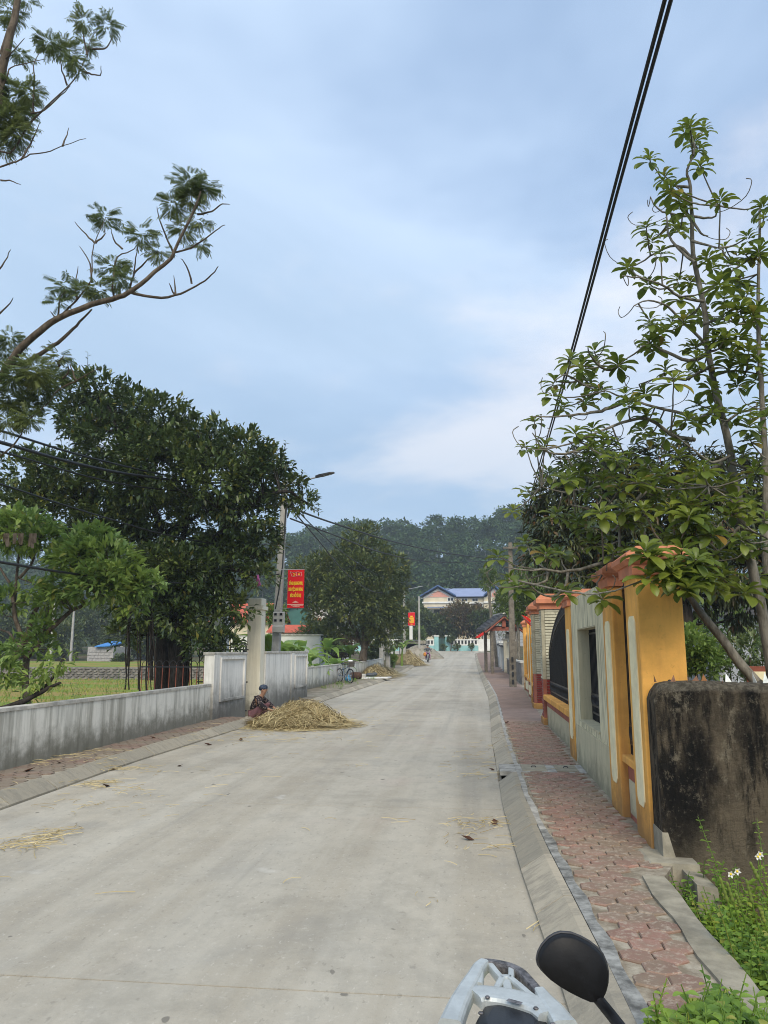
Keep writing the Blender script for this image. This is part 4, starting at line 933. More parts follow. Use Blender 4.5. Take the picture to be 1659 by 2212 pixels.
FIC = [(215, 860, 62, FY), (270, 880, 55, FY + .3), (170, 900, 50, FY), (330, 920, 75, FY), (400, 955, 70, FY + .5), (240, 960, 85, FY - .4), (470, 960, 60, FY), (530, 985, 60, FY), (350, 1010, 95, FY - .8), (470, 1040, 90, FY - .6), (560, 1040, 62, FY), (590, 1000, 40, FY), (250, 1060, 90, FY), (150, 1040, 70, FY), (70, 1030, 60, FY + .3), (120, 1090, 70, FY), (620, 1055, 40, FY), (655, 1085, 26, FY + .2), (540, 1110, 62, FY - .3), (440, 1130, 70, FY + .4), (340, 1110, 80, FY + .4), (230, 1120, 60, FY), (40, 1100, 50, FY), (560, 1170, 45, FY), (520, 1215, 50, FY), (560, 1250, 32, FY - .2), (470, 1200, 50, FY), (300, 1180, 60, FY + .6), (480, 1290, 40, FY), (520, 1310, 30, FY), (455, 1345, 46, FY - .4), (435, 1390, 40, FY - .6), (485, 1395, 34, FY - .5), (300, 1330, 40, FY - .2), (270, 1370, 30, FY - .2), (385, 1330, 45, FY - .6), (420, 1280, 45, FY - .4), (255, 1300, 30, FY), (350, 1225, 55, FY - .8), (405, 1235, 55, FY - .8), (330, 1265, 40, FY - .7), (375, 1275, 36, FY - .8), (450, 1240, 45, FY - .6), (290, 1240, 40, FY - .2)]
_, C = crown('crown', FIC, 3900, 13, .17, .18, .42, 'leaf_ficus', tr, .15, .45, .9, depth=1.35)
twigs(m, C, fl_, .10, .02, .006); m.build('limb', M['bark_dark'], tr)
# upright shoots that break the outline
P_, D_, N_, S_ = [], [], [], []
m = MB()
for (x, y, x2, y2) in ((188, 860, 190, 762), (605, 1010, 618, 955), (520, 960, 512, 915), (560, 980, 572, 945), (655, 1085, 690, 1108), (130, 960, 108, 978), (430, 930, 440, 905), (300, 880, 305, 850), (640, 1050, 655, 1020)):
    a, b_ = at(x, y, FY), at(x2, y2, FY); m = MB(); m.tube([a, b_], [.012, .006], 4); m.build('shoot_stem', M['bark_dark'], tr)
    for k in range(14):
        u = k / 13; ang = k * 2.4; d = (b_ - a).normalized(); s_ = d.cross(Vector((0, 1, 0))).normalized(); w_ = d.cross(s_)
        P_.append(tuple(a.lerp(b_, u))); D_.append(tuple(d * .6 + s_ * math.cos(ang) + w_ * math.sin(ang))); N_.append((0, -.3, 1)); S_.append((.05, .12, .12))
V, F = inst_mesh('shoots', LEAF5[0], LEAF5[1], np.array(P_) - np.array(origin(tr)), np.array(D_), np.array(N_), np.array(S_)); tag(link('leafy_shoot', np_mesh('leafy_shoot', V, F), M['leaf_ficus'], tr), kind='stuff')
for k in range(26):
    x = random.choice((318, 322, 326, 330, 335, 340, 348, 404, 412, 300, 276)) + random.uniform(-4, 4); top = random.uniform(1200, 1310); bot = random.choice((1470, 1490, 1500, 1400, 1440)); Y = FY + random.uniform(-.9, .3)
    m = MB(); pts = wig([at(x + random.uniform(-8, 8), top, Y), at(x, (top + bot) / 2, Y), at(x + random.uniform(-3, 3), bot, Y)], 3, .02); m.tube(pts, random.uniform(.008, .022), 5); m.build('hanging_root', M['bark_dark'], tr)
# --- feathery tree whose branches enter from the left
def pinnate(n=7):
    V, F = [], []
    for k in range(n):
        for s_ in (-1, 1):
            y = .16 + .8 * k / n; b0 = len(V); dr = -.10 * (k / n) - .16
            V += [(0, y, 0), (s_ * .14, y + .12, -.05), (s_ * .30, y + .16, dr), (s_ * .17, y + .03, -.07)]; F.append((b0, b0 + 1, b0 + 2, b0 + 3) if s_ > 0 else (b0, b0 + 3, b0 + 2, b0 + 1))
    b0 = len(V); V += [(-.05, .95, 0), (.05, .95, 0), (.02, 1.2, -.12), (-.02, 1.2, -.12)]; F.append((b0, b0 + 1, b0 + 2, b0 + 3))
    b0 = len(V); V += [(-.012, 0, 0), (.012, 0, 0), (.006, 1, -.01), (-.006, 1, -.01)]; F.append((b0, b0 + 1, b0 + 2, b0 + 3)); return np.array(V), np.array(F)
PIN = pinnate()
TY = 9.6; tb = Vector((-7.35, 9.3, -.6))
tr = thing('feathery_tree', tb, 'tall airy tree with feathery leaves whose branches reach in from the upper left', 'tree')
z3 = lambda x, y: (x * .3307, y * .3307)
v5 = lambda x, y: (x * .1736, 713 + y * .1736)
m = MB(); crotch = at(-60, 880, TY)
T_ = limb(m, [tb, tb + Vector((.15, .1, 1.6)), tb + Vector((.3, 0, 3.0)), crotch, at(-40, 700, TY), at(-30, 450, TY), at(0, 180, TY), at(30, 40, TY), at(60, -120, TY)], .17, .035, 8, 4, .02)
m.build('trunk', M['bark_brown'], tr)
m = MB(); TL = []
def tl(pts, r0, r1, dY=0.0):
    n = len(pts); TL.append(limb(m, [at(x, y, TY + dY * i / n) for i, (x, y) in enumerate(pts)], r0, r1, 5, 3, .008))
tl([(-60, 880), v5(0, 590), v5(100, 430), v5(300, 180), z3(270, 2157), z3(380, 2075), z3(600, 1990), z3(780, 1935), z3(840, 1910), z3(960, 1820), z3(1110, 1690), z3(1150, 1620), z3(1240, 1430), z3(1290, 1320), z3(1310, 1250)], .065, .010, -.6)
tl([v5(100, 450), v5(300, 410), v5(440, 330), v5(640, 210), v5(860, 40), z3(520, 2100), z3(600, 2020)], .045, .012, .3)
tl([z3(840, 1910), z3(1000, 1940), z3(1140, 1930), z3(1240, 1890), z3(1340, 1830), z3(1400, 1780), z3(1425, 1740)], .022, .006, -.6)
for pts in ([z3(1130, 1650), z3(1250, 1620), z3(1340, 1560), z3(1430, 1490), z3(1470, 1470)], [z3(1130, 1650), z3(1080, 1530), z3(1040, 1420), z3(1025, 1350)], [z3(370, 2085), z3(500, 1960), z3(590, 1830), z3(612, 1600), z3(690, 1420)], [z3(840, 1910), z3(870, 1800), z3(885, 1680), z3(905, 1590)], [z3(620, 1590), z3(560, 1530), z3(490, 1450)], [z3(620, 1590), z3(680, 1540), z3(685, 1500)], [z3(740, 1930), z3(735, 1840), z3(770, 1680), z3(860, 1640), z3(890, 1600)], [z3(800, 1630), z3(740, 1560), z3(730, 1510)], [z3(870, 1790), z3(960, 1700), z3(1040, 1640)], [z3(1240, 1430), z3(1300, 1330), z3(1310, 1250)], [z3(1290, 1400), z3(1390, 1380), z3(1450, 1330), z3(1500, 1335)], [z3(600, 1850), z3(590, 1720), z3(520, 1610)], [z3(500, 1960), z3(495, 1860), z3(510, 1740)], [z3(370, 2085), z3(330, 2035)], [z3(380, 2075), z3(390, 1960), z3(430, 1900)], [z3(1250, 1850), z3(1220, 1740), z3(1180, 1690)], [z3(1140, 1925), z3(1105, 1850)], [z3(1145, 1925), z3(1135, 1800)],
            [(-30, 300), z3(60, 1000), z3(200, 800), z3(300, 700), z3(430, 580), z3(510, 480), z3(570, 360), z3(590, 260), z3(640, 190)], [z3(200, 740), z3(290, 720), z3(400, 620), z3(460, 560)], [(-30, 370), z3(60, 1070), z3(120, 1050), z3(200, 1010), z3(330, 990), z3(410, 950), z3(560, 905)], [z3(410, 950), z3(430, 900), z3(450, 835)], [z3(140, 1045), z3(200, 940), z3(235, 860), z3(260, 800)], [z3(600, 320), z3(680, 320), z3(725, 270), z3(740, 205)], [z3(440, 560), z3(405, 460), z3(395, 380)], [z3(550, 470), z3(600, 485), z3(655, 490), z3(660, 430)], [z3(215, 730), z3(225, 540), z3(220, 430), z3(270, 330)], [z3(10, 590), z3(50, 480), z3(100, 430), z3(300, 385)], [z3(-20, 430), z3(60, 360), z3(160, 250)], [z3(0, 350), z3(50, 190), z3(100, 80), z3(130, 0)], [z3(570, 360), z3(545, 240), z3(540, 150)], [z3(0, 1180), z3(60, 1178), z3(135, 1205)], [z3(-20, 1780), z3(30, 1710), z3(70, 1630)], [z3(-20, 2060), z3(50, 2000), z3(85, 1945)],
            [(-60, 1000), v5(0, 1560), v5(150, 1450), v5(260, 1300), v5(310, 1180), v5(400, 1080), v5(600, 900), v5(690, 780)], [v5(800, 700), v5(930, 640), v5(1060, 560), v5(1260, 475)], [v5(690, 500), v5(740, 440), v5(740, 390), v5(800, 310)], [v5(740, 440), v5(690, 370)], [v5(790, 600), v5(850, 520), v5(845, 410)], [v5(940, 620), v5(900, 520), v5(870, 420)]):
    tl([p for p in pts], .016, .0045, random.uniform(-.5, .5))
tl([v5(690, 780), v5(760, 720), v5(800, 700)], .01, .008)
CL = [z3(x, y) + (r * .3307,) for x, y, r in ((540, 130, 55), (700, 160, 60), (570, 275, 48), (320, 270, 80), (410, 330, 80), (480, 390, 55), (520, 455, 38), (100, 640, 130), (190, 590, 70), (110, 730, 90), (100, 850, 110), (40, 780, 90), (30, 960, 80), (60, 70, 80), (130, 345, 50), (1230, 1190, 110), (1130, 1330, 85), (1190, 1480, 75), (1340, 1220, 80), (1240, 1290, 80), (1310, 1590, 55), (680, 1420, 85), (920, 1530, 80), (1040, 1640, 60), (730, 1740, 95), (780, 1820, 80), (640, 1900, 80), (420, 1870, 85), (380, 1970, 40), (540, 1900, 60), (180, 0, 40), (1300, 1450, 50))]
CL += [(30, 810, 45), (75, 800, 45), (115, 820, 38), (20, 860, 45), (60, 880, 40), (15, 910, 32), (90, 845, 30), (20, 730, 26), (10, 760, 24), (60, 905, 25), (135, 800, 22), (125, 770, 20)]
P_, D_, N_, S_ = [], [], [], []
for x, y, r in CL:
    c_ = at(x, y, TY + random.uniform(-.4, .4)); rm = r / FPX * (c_ - Vector((0, 0, EYE))).length; n = max(8, int(36 * (rm / .17) ** 2)); u = unit(n)
    for k in range(n):
        d = Vector(u[k]); o_ = Vector((d.x, d.y, d.z * .8)) * rm * random.uniform(.15, .75); P_.append(tuple(c_ + o_)); D_.append((d.x, d.y, d.z * .35 - .15)); N_.append((random.uniform(-.35, .35), random.uniform(-.35, .35), 1)); l = random.uniform(.11, .19); S_.append((l, l, l))
V, F = inst_mesh('crown', PIN[0], PIN[1], np.array(P_) - np.array(origin(tr)), np.array(D_), np.array(N_), np.array(S_)); link('crown', np_mesh('crown', V, F), M['leaf_pinnate'], tr)
m.build('limb', M['bark_brown'], tr)
# --- light green bush tree
BY = 12.6; bb_ = at(60, 1500, BY); bb_.z = -.6
tr = thing('bushy_tree', bb_, 'light green leafy bush tree in front of the large dark tree at left', 'tree')
m = MB(); BL = []
for pts, r in (([(60, 1560), (55, 1420), (70, 1330), (120, 1270), (200, 1200)], .07), ([(60, 1420), (130, 1340), (220, 1290), (300, 1260)], .05), ([(50, 1400), (30, 1300), (40, 1220), (50, 1150)], .045), ([(40, 1250), (70, 1210), (85, 1160)], .03), ([(30, 1300), (10, 1240), (-20, 1200)], .03), ([(60, 1380), (100, 1350), (105, 1300), (120, 1230), (170, 1150)], .035), ([(55, 1420), (20, 1370), (-30, 1340)], .03)):
    BL.append(limb(m, [at(x, y, BY + .2 * i) for i, (x, y) in enumerate(pts)], r, .012, 6, 3, .03))
BU = [(60, 1130, 48, BY), (30, 1150, 50, BY), (95, 1165, 34, BY), (170, 1165, 34, BY), (215, 1170, 45, BY), (190, 1205, 55, BY - .3), (235, 1215, 55, BY - .2), (150, 1210, 40, BY), (260, 1250, 45, BY), (215, 1260, 55, BY - .4), (160, 1255, 40, BY), (300, 1265, 34, BY), (330, 1252, 20, BY), (350, 1256, 12, BY), (290, 1310, 24, BY), (130, 1275, 30, BY), (70, 1270, 26, BY), (20, 1300, 30, BY), (95, 1355, 26, BY), (85, 1390, 28, BY), (20, 1420, 30, BY), (10, 1450, 28, BY - .3), (110, 1300, 22, BY)]
_, C = crown('crown', BU, 560, 11, .10, .165, .40, 'leaf_bush', tr, .25, .35, .8, spread=.8, depth=1.2)
twigs(m, C, BL, .22, .012, .004); m.build('trunk', M['bark_brown'], tr)
m = MB()
for k in range(16):
    x = random.uniform(4, 74); a = at(x, 1152, BY - .6); d = random.uniform(.12, .26); m.add([a, a + Vector((.035, .02, 0)), a + Vector((.03 + random.uniform(-.05, .05), .03, -d)), a + Vector((-.01 + random.uniform(-.03, .03), .01, -d))], [(0, 1, 2, 3)])
dl = m.build('dead_frond', M['bark_brown'], tr)
# leaning low branch near the wall
LB = thing('leaning_branch', at(0, 1560, 10.2), 'dark leaning branch with a few leaves just above the left wall', 'branch')
m = MB(); l1 = limb(m, [at(-60, 1550, 10.3), at(0, 1532, 10.3), at(60, 1510, 10.4), at(105, 1475, 10.5), at(140, 1415, 10.6)], .055, .012, 6, 3, .01); l2 = limb(m, [at(45, 1520, 10.3), at(90, 1495, 10.3), at(130, 1475, 10.2)], .04, .018, 6, 3, .01); m.build('wood', M['bark_dark'], LB)
crown('leaf_cluster', [(70, 1470, 26, 10.4), (100, 1440, 26, 10.4), (135, 1425, 22, 10.4), (140, 1465, 14, 10.3), (60, 1505, 14, 10.3), (30, 1400, 20, 10.4)], 42, 8, .08, .13, .4, 'leaf_bush', LB, -.1)[0]['kind'] = 'stuff'
# --- bushy tree by the second low wall
LY = 46; lb_ = at(782, 1425, LY); lb_.z = 0
tr = thing('bushy_tree', lb_, 'round bushy olive green tree behind the second low wall left of the road', 'tree')
m = MB(); LL = []
for pts, r in (([(782, 1432), (786, 1405), (775, 1375), (755, 1340), (735, 1290)], .24), ([(784, 1425), (790, 1380), (800, 1330), (790, 1250), (800, 1190)], .22), ([(775, 1385), (745, 1365), (725, 1340)], .12), ([(790, 1400), (805, 1370), (830, 1320)], .12), ([(786, 1400), (780, 1300), (750, 1220)], .14)):
    LL.append(limb(m, [at(x, y, LY + .3 * i) for i, (x, y) in enumerate(pts)], r, .05, 7, 3, .06))
LO = [(775, 1170, 34, LY), (795, 1150, 20, LY), (760, 1205, 42, LY), (810, 1200, 40, LY), (850, 1220, 30, LY), (700, 1225, 40, LY), (660, 1240, 36, LY), (730, 1235, 45, LY), (780, 1240, 60, LY - 1), (835, 1260, 45, LY), (865, 1250, 20, LY), (690, 1275, 50, LY), (745, 1290, 60, LY - 1), (810, 1300, 55, LY - 1), (850, 1300, 34, LY), (660, 1290, 34, LY), (700, 1325, 40, LY), (760, 1335, 45, LY), (820, 1345, 45, LY), (855, 1340, 26, LY), (845, 1375, 26, LY), (730, 1360, 26, LY), (810, 1375, 22, LY)]
_, C = crown('crown', LO, 2300, 10, .30, .26, .40, 'leaf_longan', tr, .2, .5, .9, depth=1.1)
twigs(m, C, LL, .05, .03, .01); m.build('trunk', M['bark_brown'], tr)
# --- rosette tree on the right
RY = 7.4; rb = at(1668, 1500, RY + .3); rb.z = 0
tr = thing('rosette_tree', rb, 'tree with bright green leaf rosettes and bare curling twigs overhanging the orange wall', 'tree')
m = MB(); RL = []
def rl(pts, r0, r1, d0=0.0, d1=0.0):
    n = len(pts); RL.append(limb(m, [at(x, y, RY + lerp(d0, d1, i / (n - 1))) for i, (x, y) in enumerate(pts)], r0, r1, 7, 3, .006))
rl([(1672, 1500), (1660, 1400), (1644, 1316), (1622, 1216), (1611, 1153), (1592, 1067), (1578, 985), (1563, 918), (1548, 852), (1529, 762), (1520, 658), (1500, 567), (1494, 517), (1494, 443), (1488, 393), (1485, 368), (1500, 319), (1490, 285)], .055, .007, .3, -.1)
m.build('trunk', M['bark_grey'], tr); m = MB()
rl([(1655, 1240), (1654, 1030), (1650, 918), (1640, 768), (1638, 658), (1640, 591), (1641, 455), (1648, 430)], .035, .008, .5, .2)
rl([(1642, 1480), (1631, 1471), (1590, 1420), (1547, 1364), (1507, 1313), (1471, 1268), (1440, 1225), (1404, 1174), (1377, 1123)], .055, .016, .2, .6)
for pts in ([(1548, 880), (1510, 905), (1481, 896), (1414, 878), (1369, 866), (1317, 848), (1299, 837)], [(1500, 950), (1450, 940), (1400, 905), (1340, 915), (1290, 935), (1230, 960), (1165, 968)], [(1578, 985), (1540, 1000), (1510, 980), (1450, 935)], [(1365, 860), (1320, 880), (1290, 890), (1250, 895), (1200, 900), (1150, 900)], [(1263, 967), (1220, 980), (1180, 975), (1150, 935)], [(1560, 1000), (1500, 1030), (1400, 1040), (1300, 1050), (1215, 1062), (1170, 1050)], [(1404, 1174), (1360, 1195), (1302, 1216), (1228, 1234), (1183, 1231), (1135, 1231), (1090, 1225)], [(1395, 1060), (1370, 1085), (1345, 1110), (1340, 1150), (1335, 1200), (1310, 1230), (1290, 1260), (1297, 1290)], [(1596, 1138), (1563, 1179), (1522, 1208), (1488, 1194), (1450, 1200)], [(1596, 1138), (1630, 1150), (1665, 1168)], [(1183, 1231), (1180, 1255), (1150, 1262), (1120, 1255)], [(1228, 1234), (1220, 1270), (1190, 1290), (1150, 1270), (1135, 1240)], [(1520, 640), (1560, 600), (1620, 560), (1660, 545)], [(1520, 650), (1470, 640), (1430, 615), (1380, 600), (1345, 595)], [(1500, 560), (1460, 530), (1420, 545), (1380, 570), (1360, 575)], [(1500, 567), (1450, 520), (1440, 470), (1445, 430)], [(1494, 466), (1460, 465), (1420, 450), (1405, 425)], [(1490, 405), (1450, 400), (1430, 385), (1410, 360)], [(1494, 466), (1520, 470), (1545, 468), (1552, 445)], [(1496, 475), (1515, 505), (1530, 510)], [(1495, 522), (1530, 530), (1560, 540)], [(1529, 762), (1490, 780), (1440, 760), (1400, 745), (1370, 765), (1330, 790)], [(1529, 750), (1480, 700), (1440, 660), (1400, 650), (1370, 660)], [(1520, 700), (1560, 690), (1600, 700), (1640, 690)], [(1540, 810), (1590, 800), (1650, 810)], [(1563, 918), (1600, 890), (1660, 880)], [(1535, 790), (1480, 820), (1430, 815), (1380, 830)], [(1340, 790), (1310, 800), (1280, 775), (1270, 750)], [(1299, 837), (1260, 830), (1225, 810), (1200, 820)], [(1592, 1067), (1560, 1060), (1530, 1050)], [(1578, 1000), (1620, 1010), (1655, 990)], [(1375, 1125), (1320, 1120), (1270, 1100), (1230, 1090)]):
    rl(pts, .016 if len(pts) < 6 else .022, .005, random.uniform(-.1, .2), random.uniform(-.7, .5))
for k in range(46):        # bare curling twigs
    L_ = random.choice(RL[2:]); p = L_[random.randrange(len(L_) // 2, len(L_))]; a = random.uniform(0, 6.28); s_ = random.uniform(.15, .4)
    Q = [p, p + Vector((math.cos(a) * s_ * .4, math.sin(a) * s_ * .4, -.10 * s_)), p + Vector((math.cos(a) * s_ * .9, math.sin(a) * s_ * .9, -.05 * s_)), p + Vector((math.cos(a) * s_ * 1.1, math.sin(a) * s_ * 1.1, .25 * s_)), p + Vector((math.cos(a) * s_ * .95, math.sin(a) * s_ * .95, .4 * s_))]
    m.tube(wig(Q, 3, .0), [.006] * 4 * 3 + [.004], 4) if False else m.tube(wig(Q, 3, .0), .0045, 4)
ta = [(660, 250), (740, 330), (700, 200), (820, 230), (780, 400), (345, 490), (470, 640), (520, 760), (600, 840), (650, 930), (790, 550), (960, 840), (320, 1080), (360, 1200), (620, 1100), (170, 1430), (340, 1580), (600, 1540), (620, 1690), (350, 1900), (1000, 1270), (1200, 1180), (1330, 900), (1350, 1000), (900, 1420), (1060, 1400), (950, 1580), (850, 1350), (1000, 1700), (450, 1310), (640, 1900), (470, 1990), (370, 2080), (930, 2060), (740, 2140), (800, 1860), (1130, 1800), (1250, 1840), (1300, 1300), (560, 1060), (700, 1560), (1100, 1560), (1180, 1320)]
tb2 = [(985, 120), (970, 210), (1000, 250), (1100, 90), (1210, 70), (1360, 180), (1230, 230), (510, 310), (650, 270), (580, 350), (660, 340), (790, 340), (420, 440), (560, 410), (620, 440), (680, 490), (830, 520), (940, 510), (1060, 370), (1110, 430), (1240, 300), (1250, 580), (1190, 660), (1430, 360), (1480, 460), (410, 520), (470, 590), (600, 560), (850, 570), (950, 640), (300, 670), (540, 740), (640, 720), (700, 760), (250, 820), (360, 810), (640, 830), (720, 870), (930, 720), (960, 760), (380, 970), (1140, 880), (960, 930), (1060, 760), (1280, 940), (1150, 1040), (1190, 1080), (800, 1060), (700, 1010), (630, 1080), (760, 990), (1300, 1040), (1420, 1020), (260, 1080), (180, 1190), (430, 1210), (560, 1210), (570, 1280), (640, 1290), (650, 1380), (820, 1180), (870, 1210), (730, 1310), (760, 1440), (250, 1380), (90, 1460), (160, 1590), (210, 1640), (370, 1440), (480, 1660), (680, 1560), (700, 1700), (1000, 1460), (1160, 1420), (1260, 1250), (1450, 1200), (1540, 1190), (1060, 1340), (1390, 1600), (1350, 1660), (1550, 780), (1520, 860), (1610, 740), (1580, 960), (1500, 620), (1590, 430), (1600, 330), (1550, 260), (1620, 1400), (1400, 1560), (1560, 1150), (1320, 1140), (1220, 1180), (1010, 1100), (930, 1180), (1100, 1180), (900, 1020), (840, 880), (1050, 980), (1340, 1320), (1180, 1330), (900, 1400), (1460, 1450), (1100, 1560), (1250, 1600), (1500, 1400), (1640, 1060), (1630, 560), (1420, 220), (1560, 100), (1640, 200), (1500, 330), (1330, 480), (1390, 620), (1640, 1240), (1600, 1560), (1530, 1660), (1240, 1480), (1340, 1420)]
ROS = [(1316.6 + x * .2481, 219.4 + y * .2481) for x, y in ta] + [(1042.3 + x * .3717, 658.3 + y * .3717) for x, y in tb2]
ROS += [(random.uniform(1190, 1640), random.uniform(985, 1275)) for k in range(46)] + [(random.uniform(1500, 1655), random.uniform(600, 1000)) for k in range(14)]
pts_arr = np.array([tuple(p) for L_ in RL for p in L_]); P_, D_, N_, S_ = [], [], [], []
for x, y in ROS:
    near = 1180 < y < 1300 and x > 1380
    c_ = at(x, y, RY + (random.uniform(-1.6, -1.2) if near and x < 1540 else random.uniform(-.7, .8)))
    d = np.linalg.norm(pts_arr - np.array(c_), axis=1) + .5 * np.maximum(0, pts_arr[:, 2] - c_.z); k = int(d.argmin()); a = Vector(pts_arr[k])
    mid = a.lerp(c_, .6) + Vector((0, 0, -.10 * (c_ - a).length)); Q = wig([a, mid, c_], 3, .004); m.tube(Q, taper(Q, .009, .005), 5)
    ax = Vector((random.uniform(-.35, .35), random.uniform(-.6, .1), 1)).normalized(); s_ = ax.cross(Vector((0, 1, .1))).normalized(); w_ = ax.cross(s_); ph = random.uniform(0, 6.3)
    big = random.uniform(.85, 1.2) * (1.15 if near else 1)
    for ring, (nl, el, ll) in enumerate(((5, .65, .11), (6, .18, .155), (5, -.30, .16))):
        for q in range(nl):
            ang = ph + ring * .5 + 6.283 * q / nl + random.uniform(-.25, .25); e = el + random.uniform(-.18, .18)
            dd = (s_ * math.cos(ang) + w_ * math.sin(ang)) * math.cos(e) + ax * math.sin(e); up_ = ax * math.cos(e) - (s_ * math.cos(ang) + w_ * math.sin(ang)) * math.sin(e)
            l = ll * big * random.uniform(.6, 1.1); P_.append(tuple(c_ + dd * .012 - ax * ring * .02)); D_.append(tuple(dd)); N_.append(tuple(up_)); S_.append((l * .46, l, l * 1.1))
m.build('limb', M['bark_grey'], tr)
P_, D_, N_, S_ = map(np.array, (P_, D_, N_, S_)); order = np.argsort(P_[:, 1] + .15 * np.abs(P_[:, 0]))
oo = np.array(origin(tr)); lme = np_mesh('leaf', LEAF11[0] * np.array([1, 1, 1]), LEAF11[1], True); lme.materials.append(M['leaf_rosette'])
for i in order[:300]:
    d = Vector(D_[i]).normalized(); n_ = Vector(N_[i]); s_ = d.cross(n_).normalized(); n_ = s_.cross(d); o = link('leaf', lme, None, tr)
    mw = Matrix((s_ * S_[i][0], d * S_[i][1], n_ * S_[i][2])).transposed().to_4x4(); mw.translation = Vector(P_[i] - oo); o.matrix_local = mw
rest = order[300:]; V, F = inst_mesh('foliage', LEAF11[0], LEAF11[1], P_[rest] - oo, D_[rest], N_[rest], S_[rest]); tag(link('foliage', np_mesh('foliage', V, F, True), M['leaf_rosette'], tr), kind='stuff')
# --- dark mango behind the wall and other right-hand trees
def simple_tree(name, label, base, lobes, trunk, ncl, nper, rad, L, wr, leaf, brk, r0=.2, group=None, depth=1.1, up=.1, spread=.9, templ=LEAF5):
    t = thing(name, base, label, 'tree', group); m = MB(); LL = [limb(m, pts, r0 if i == 0 else r0 * .6, r0 * .2, 7, 3, .05) for i, pts in enumerate(trunk)]
    _, C = crown('crown', lobes, ncl, nper, rad, L, wr, leaf, t, up, .5, .9, templ, spread, depth); twigs(m, C, LL, .06, r0 * .12, .008); m.build('trunk', M[brk], t); return t
MY = 17; b_ = at(1470, 1400, MY); b_.z = 0
simple_tree('mango_tree', 'broad dark tree with drooping leaves behind the orange wall', b_, [(1290, 1000, 60, MY), (1230, 1030, 45, MY), (1200, 1070, 45, MY), (1260, 1070, 75, MY), (1350, 1030, 70, MY), (1430, 1010, 60, MY), (1500, 1020, 60, MY), (1570, 1040, 70, MY), (1640, 1060, 70, MY), (1320, 1120, 85, MY - .5), (1420, 1110, 85, MY - .5), (1520, 1120, 90, MY - .5), (1620, 1150, 90, MY), (1180, 1130, 45, MY), (1160, 1100, 28, MY), (1215, 1160, 60, MY - .3), (1180, 1200, 45, MY), (1280, 1190, 70, MY), (1380, 1200, 80, MY), (1480, 1210, 80, MY), (1580, 1230, 80, MY), (1660, 1240, 70, MY), (1230, 1235, 50, MY), (1310, 1250, 50, MY + .5), (1400, 1280, 50, MY + .5), (1500, 1290, 50, MY + .5), (1600, 1310, 50, MY + .6), (1700, 1150, 90, MY)],
            [[at(1480, 1430, MY), at(1475, 1300, MY), at(1440, 1200, MY), at(1400, 1080, MY)], [at(1475, 1310, MY), at(1540, 1220, MY), at(1600, 1120, MY)], [at(1470, 1290, MY), at(1380, 1230, MY), at(1280, 1150, MY)]], 2100, 12, .18, .20, .26, 'leaf_mango', 'bark_dark', .2, None, 1.2, -.75, .7)
for k, (x, y, Y, lobes, lb, leaf, n) in enumerate(((1120, 1440, 40, [(1130, 1255, 32, 40), (1160, 1270, 36, 40), (1190, 1255, 32, 40), (1115, 1290, 30, 40), (1150, 1310, 32, 40), (1185, 1300, 34, 40), (1210, 1280, 30, 40), (1220, 1310, 30, 40), (1130, 1325, 24, 40), (1100, 1310, 18, 40), (1095, 1260, 16, 40)], 'dark green feathery tree over the small orange pillars', 'leaf_feather', 800),
                                                   (1062, 1440, 58, [(1056, 1240, 16, 58), (1050, 1262, 13, 58), (1066, 1250, 10, 58), (1088, 1290, 16, 58), (1080, 1310, 13, 58), (1100, 1285, 14, 58), (1095, 1320, 14, 58), (1078, 1335, 10, 58)], 'yellow green wispy tree behind the leaning utility pole', 'leaf_feather', 330),
                                                   (1100, 1440, 78, [(1085, 1330, 14, 78), (1100, 1320, 18, 78), (1075, 1345, 14, 78), (1110, 1345, 18, 78), (1090, 1360, 16, 78), (1120, 1325, 18, 78)], 'rounded green tree behind the timber gate roof', 'leaf_tree', 260))):
    b_ = at(x, y, Y); b_.z = gz(Y); simple_tree('feathery_tree' if k < 2 else 'garden_tree', lb, b_, lobes, [[b_, at(x - 2, lobes[0][1] + 60, Y), at(lobes[0][0], lobes[0][1], Y)]], n, 12, .25, .22, .30, leaf, 'bark_grey', .10)
# low shrubs seen behind the mildewed wall and under the mango
for k, (x, y, r, Y, lb, leaf) in enumerate(((1620, 1420, 60, 13, 'dense clipped green shrub behind the mildewed wall at the right edge', 'leaf_tree'), (1500, 1400, 40, 11, 'thin pale green shrub just right of the nearest orange pillar', 'leaf_bush'), (1570, 1350, 50, 20, 'light green shrub seen between the leaning trunk and the tall stem', 'leaf_bush'), (1480, 1350, 50, 24, 'dark shrub behind the leaning trunk beside the orange pillar', 'leaf_tree'), (1640, 1350, 55, 22, 'shrub below the dark roof at the far right', 'leaf_tree'))):
    c_ = at(x, y, Y); rm = r / FPX * Y * 1.0; bs = Vector((c_.x, c_.y, .02)); t = thing('shrub', bs, lb, 'shrub'); crown('foliage', [(np.array(c_), rm), (np.array((c_.x + rm * .6, c_.y, max(.3, c_.z - rm * .7))), rm * .8), (np.array((c_.x - rm * .5, c_.y, max(.3, c_.z - rm * .6))), rm * .8)], 150, 10, .10, .11, .38, leaf, t); m = MB(); m.tube([bs, c_], .02, 5); m.build('stem', M['bark_brown'], t)
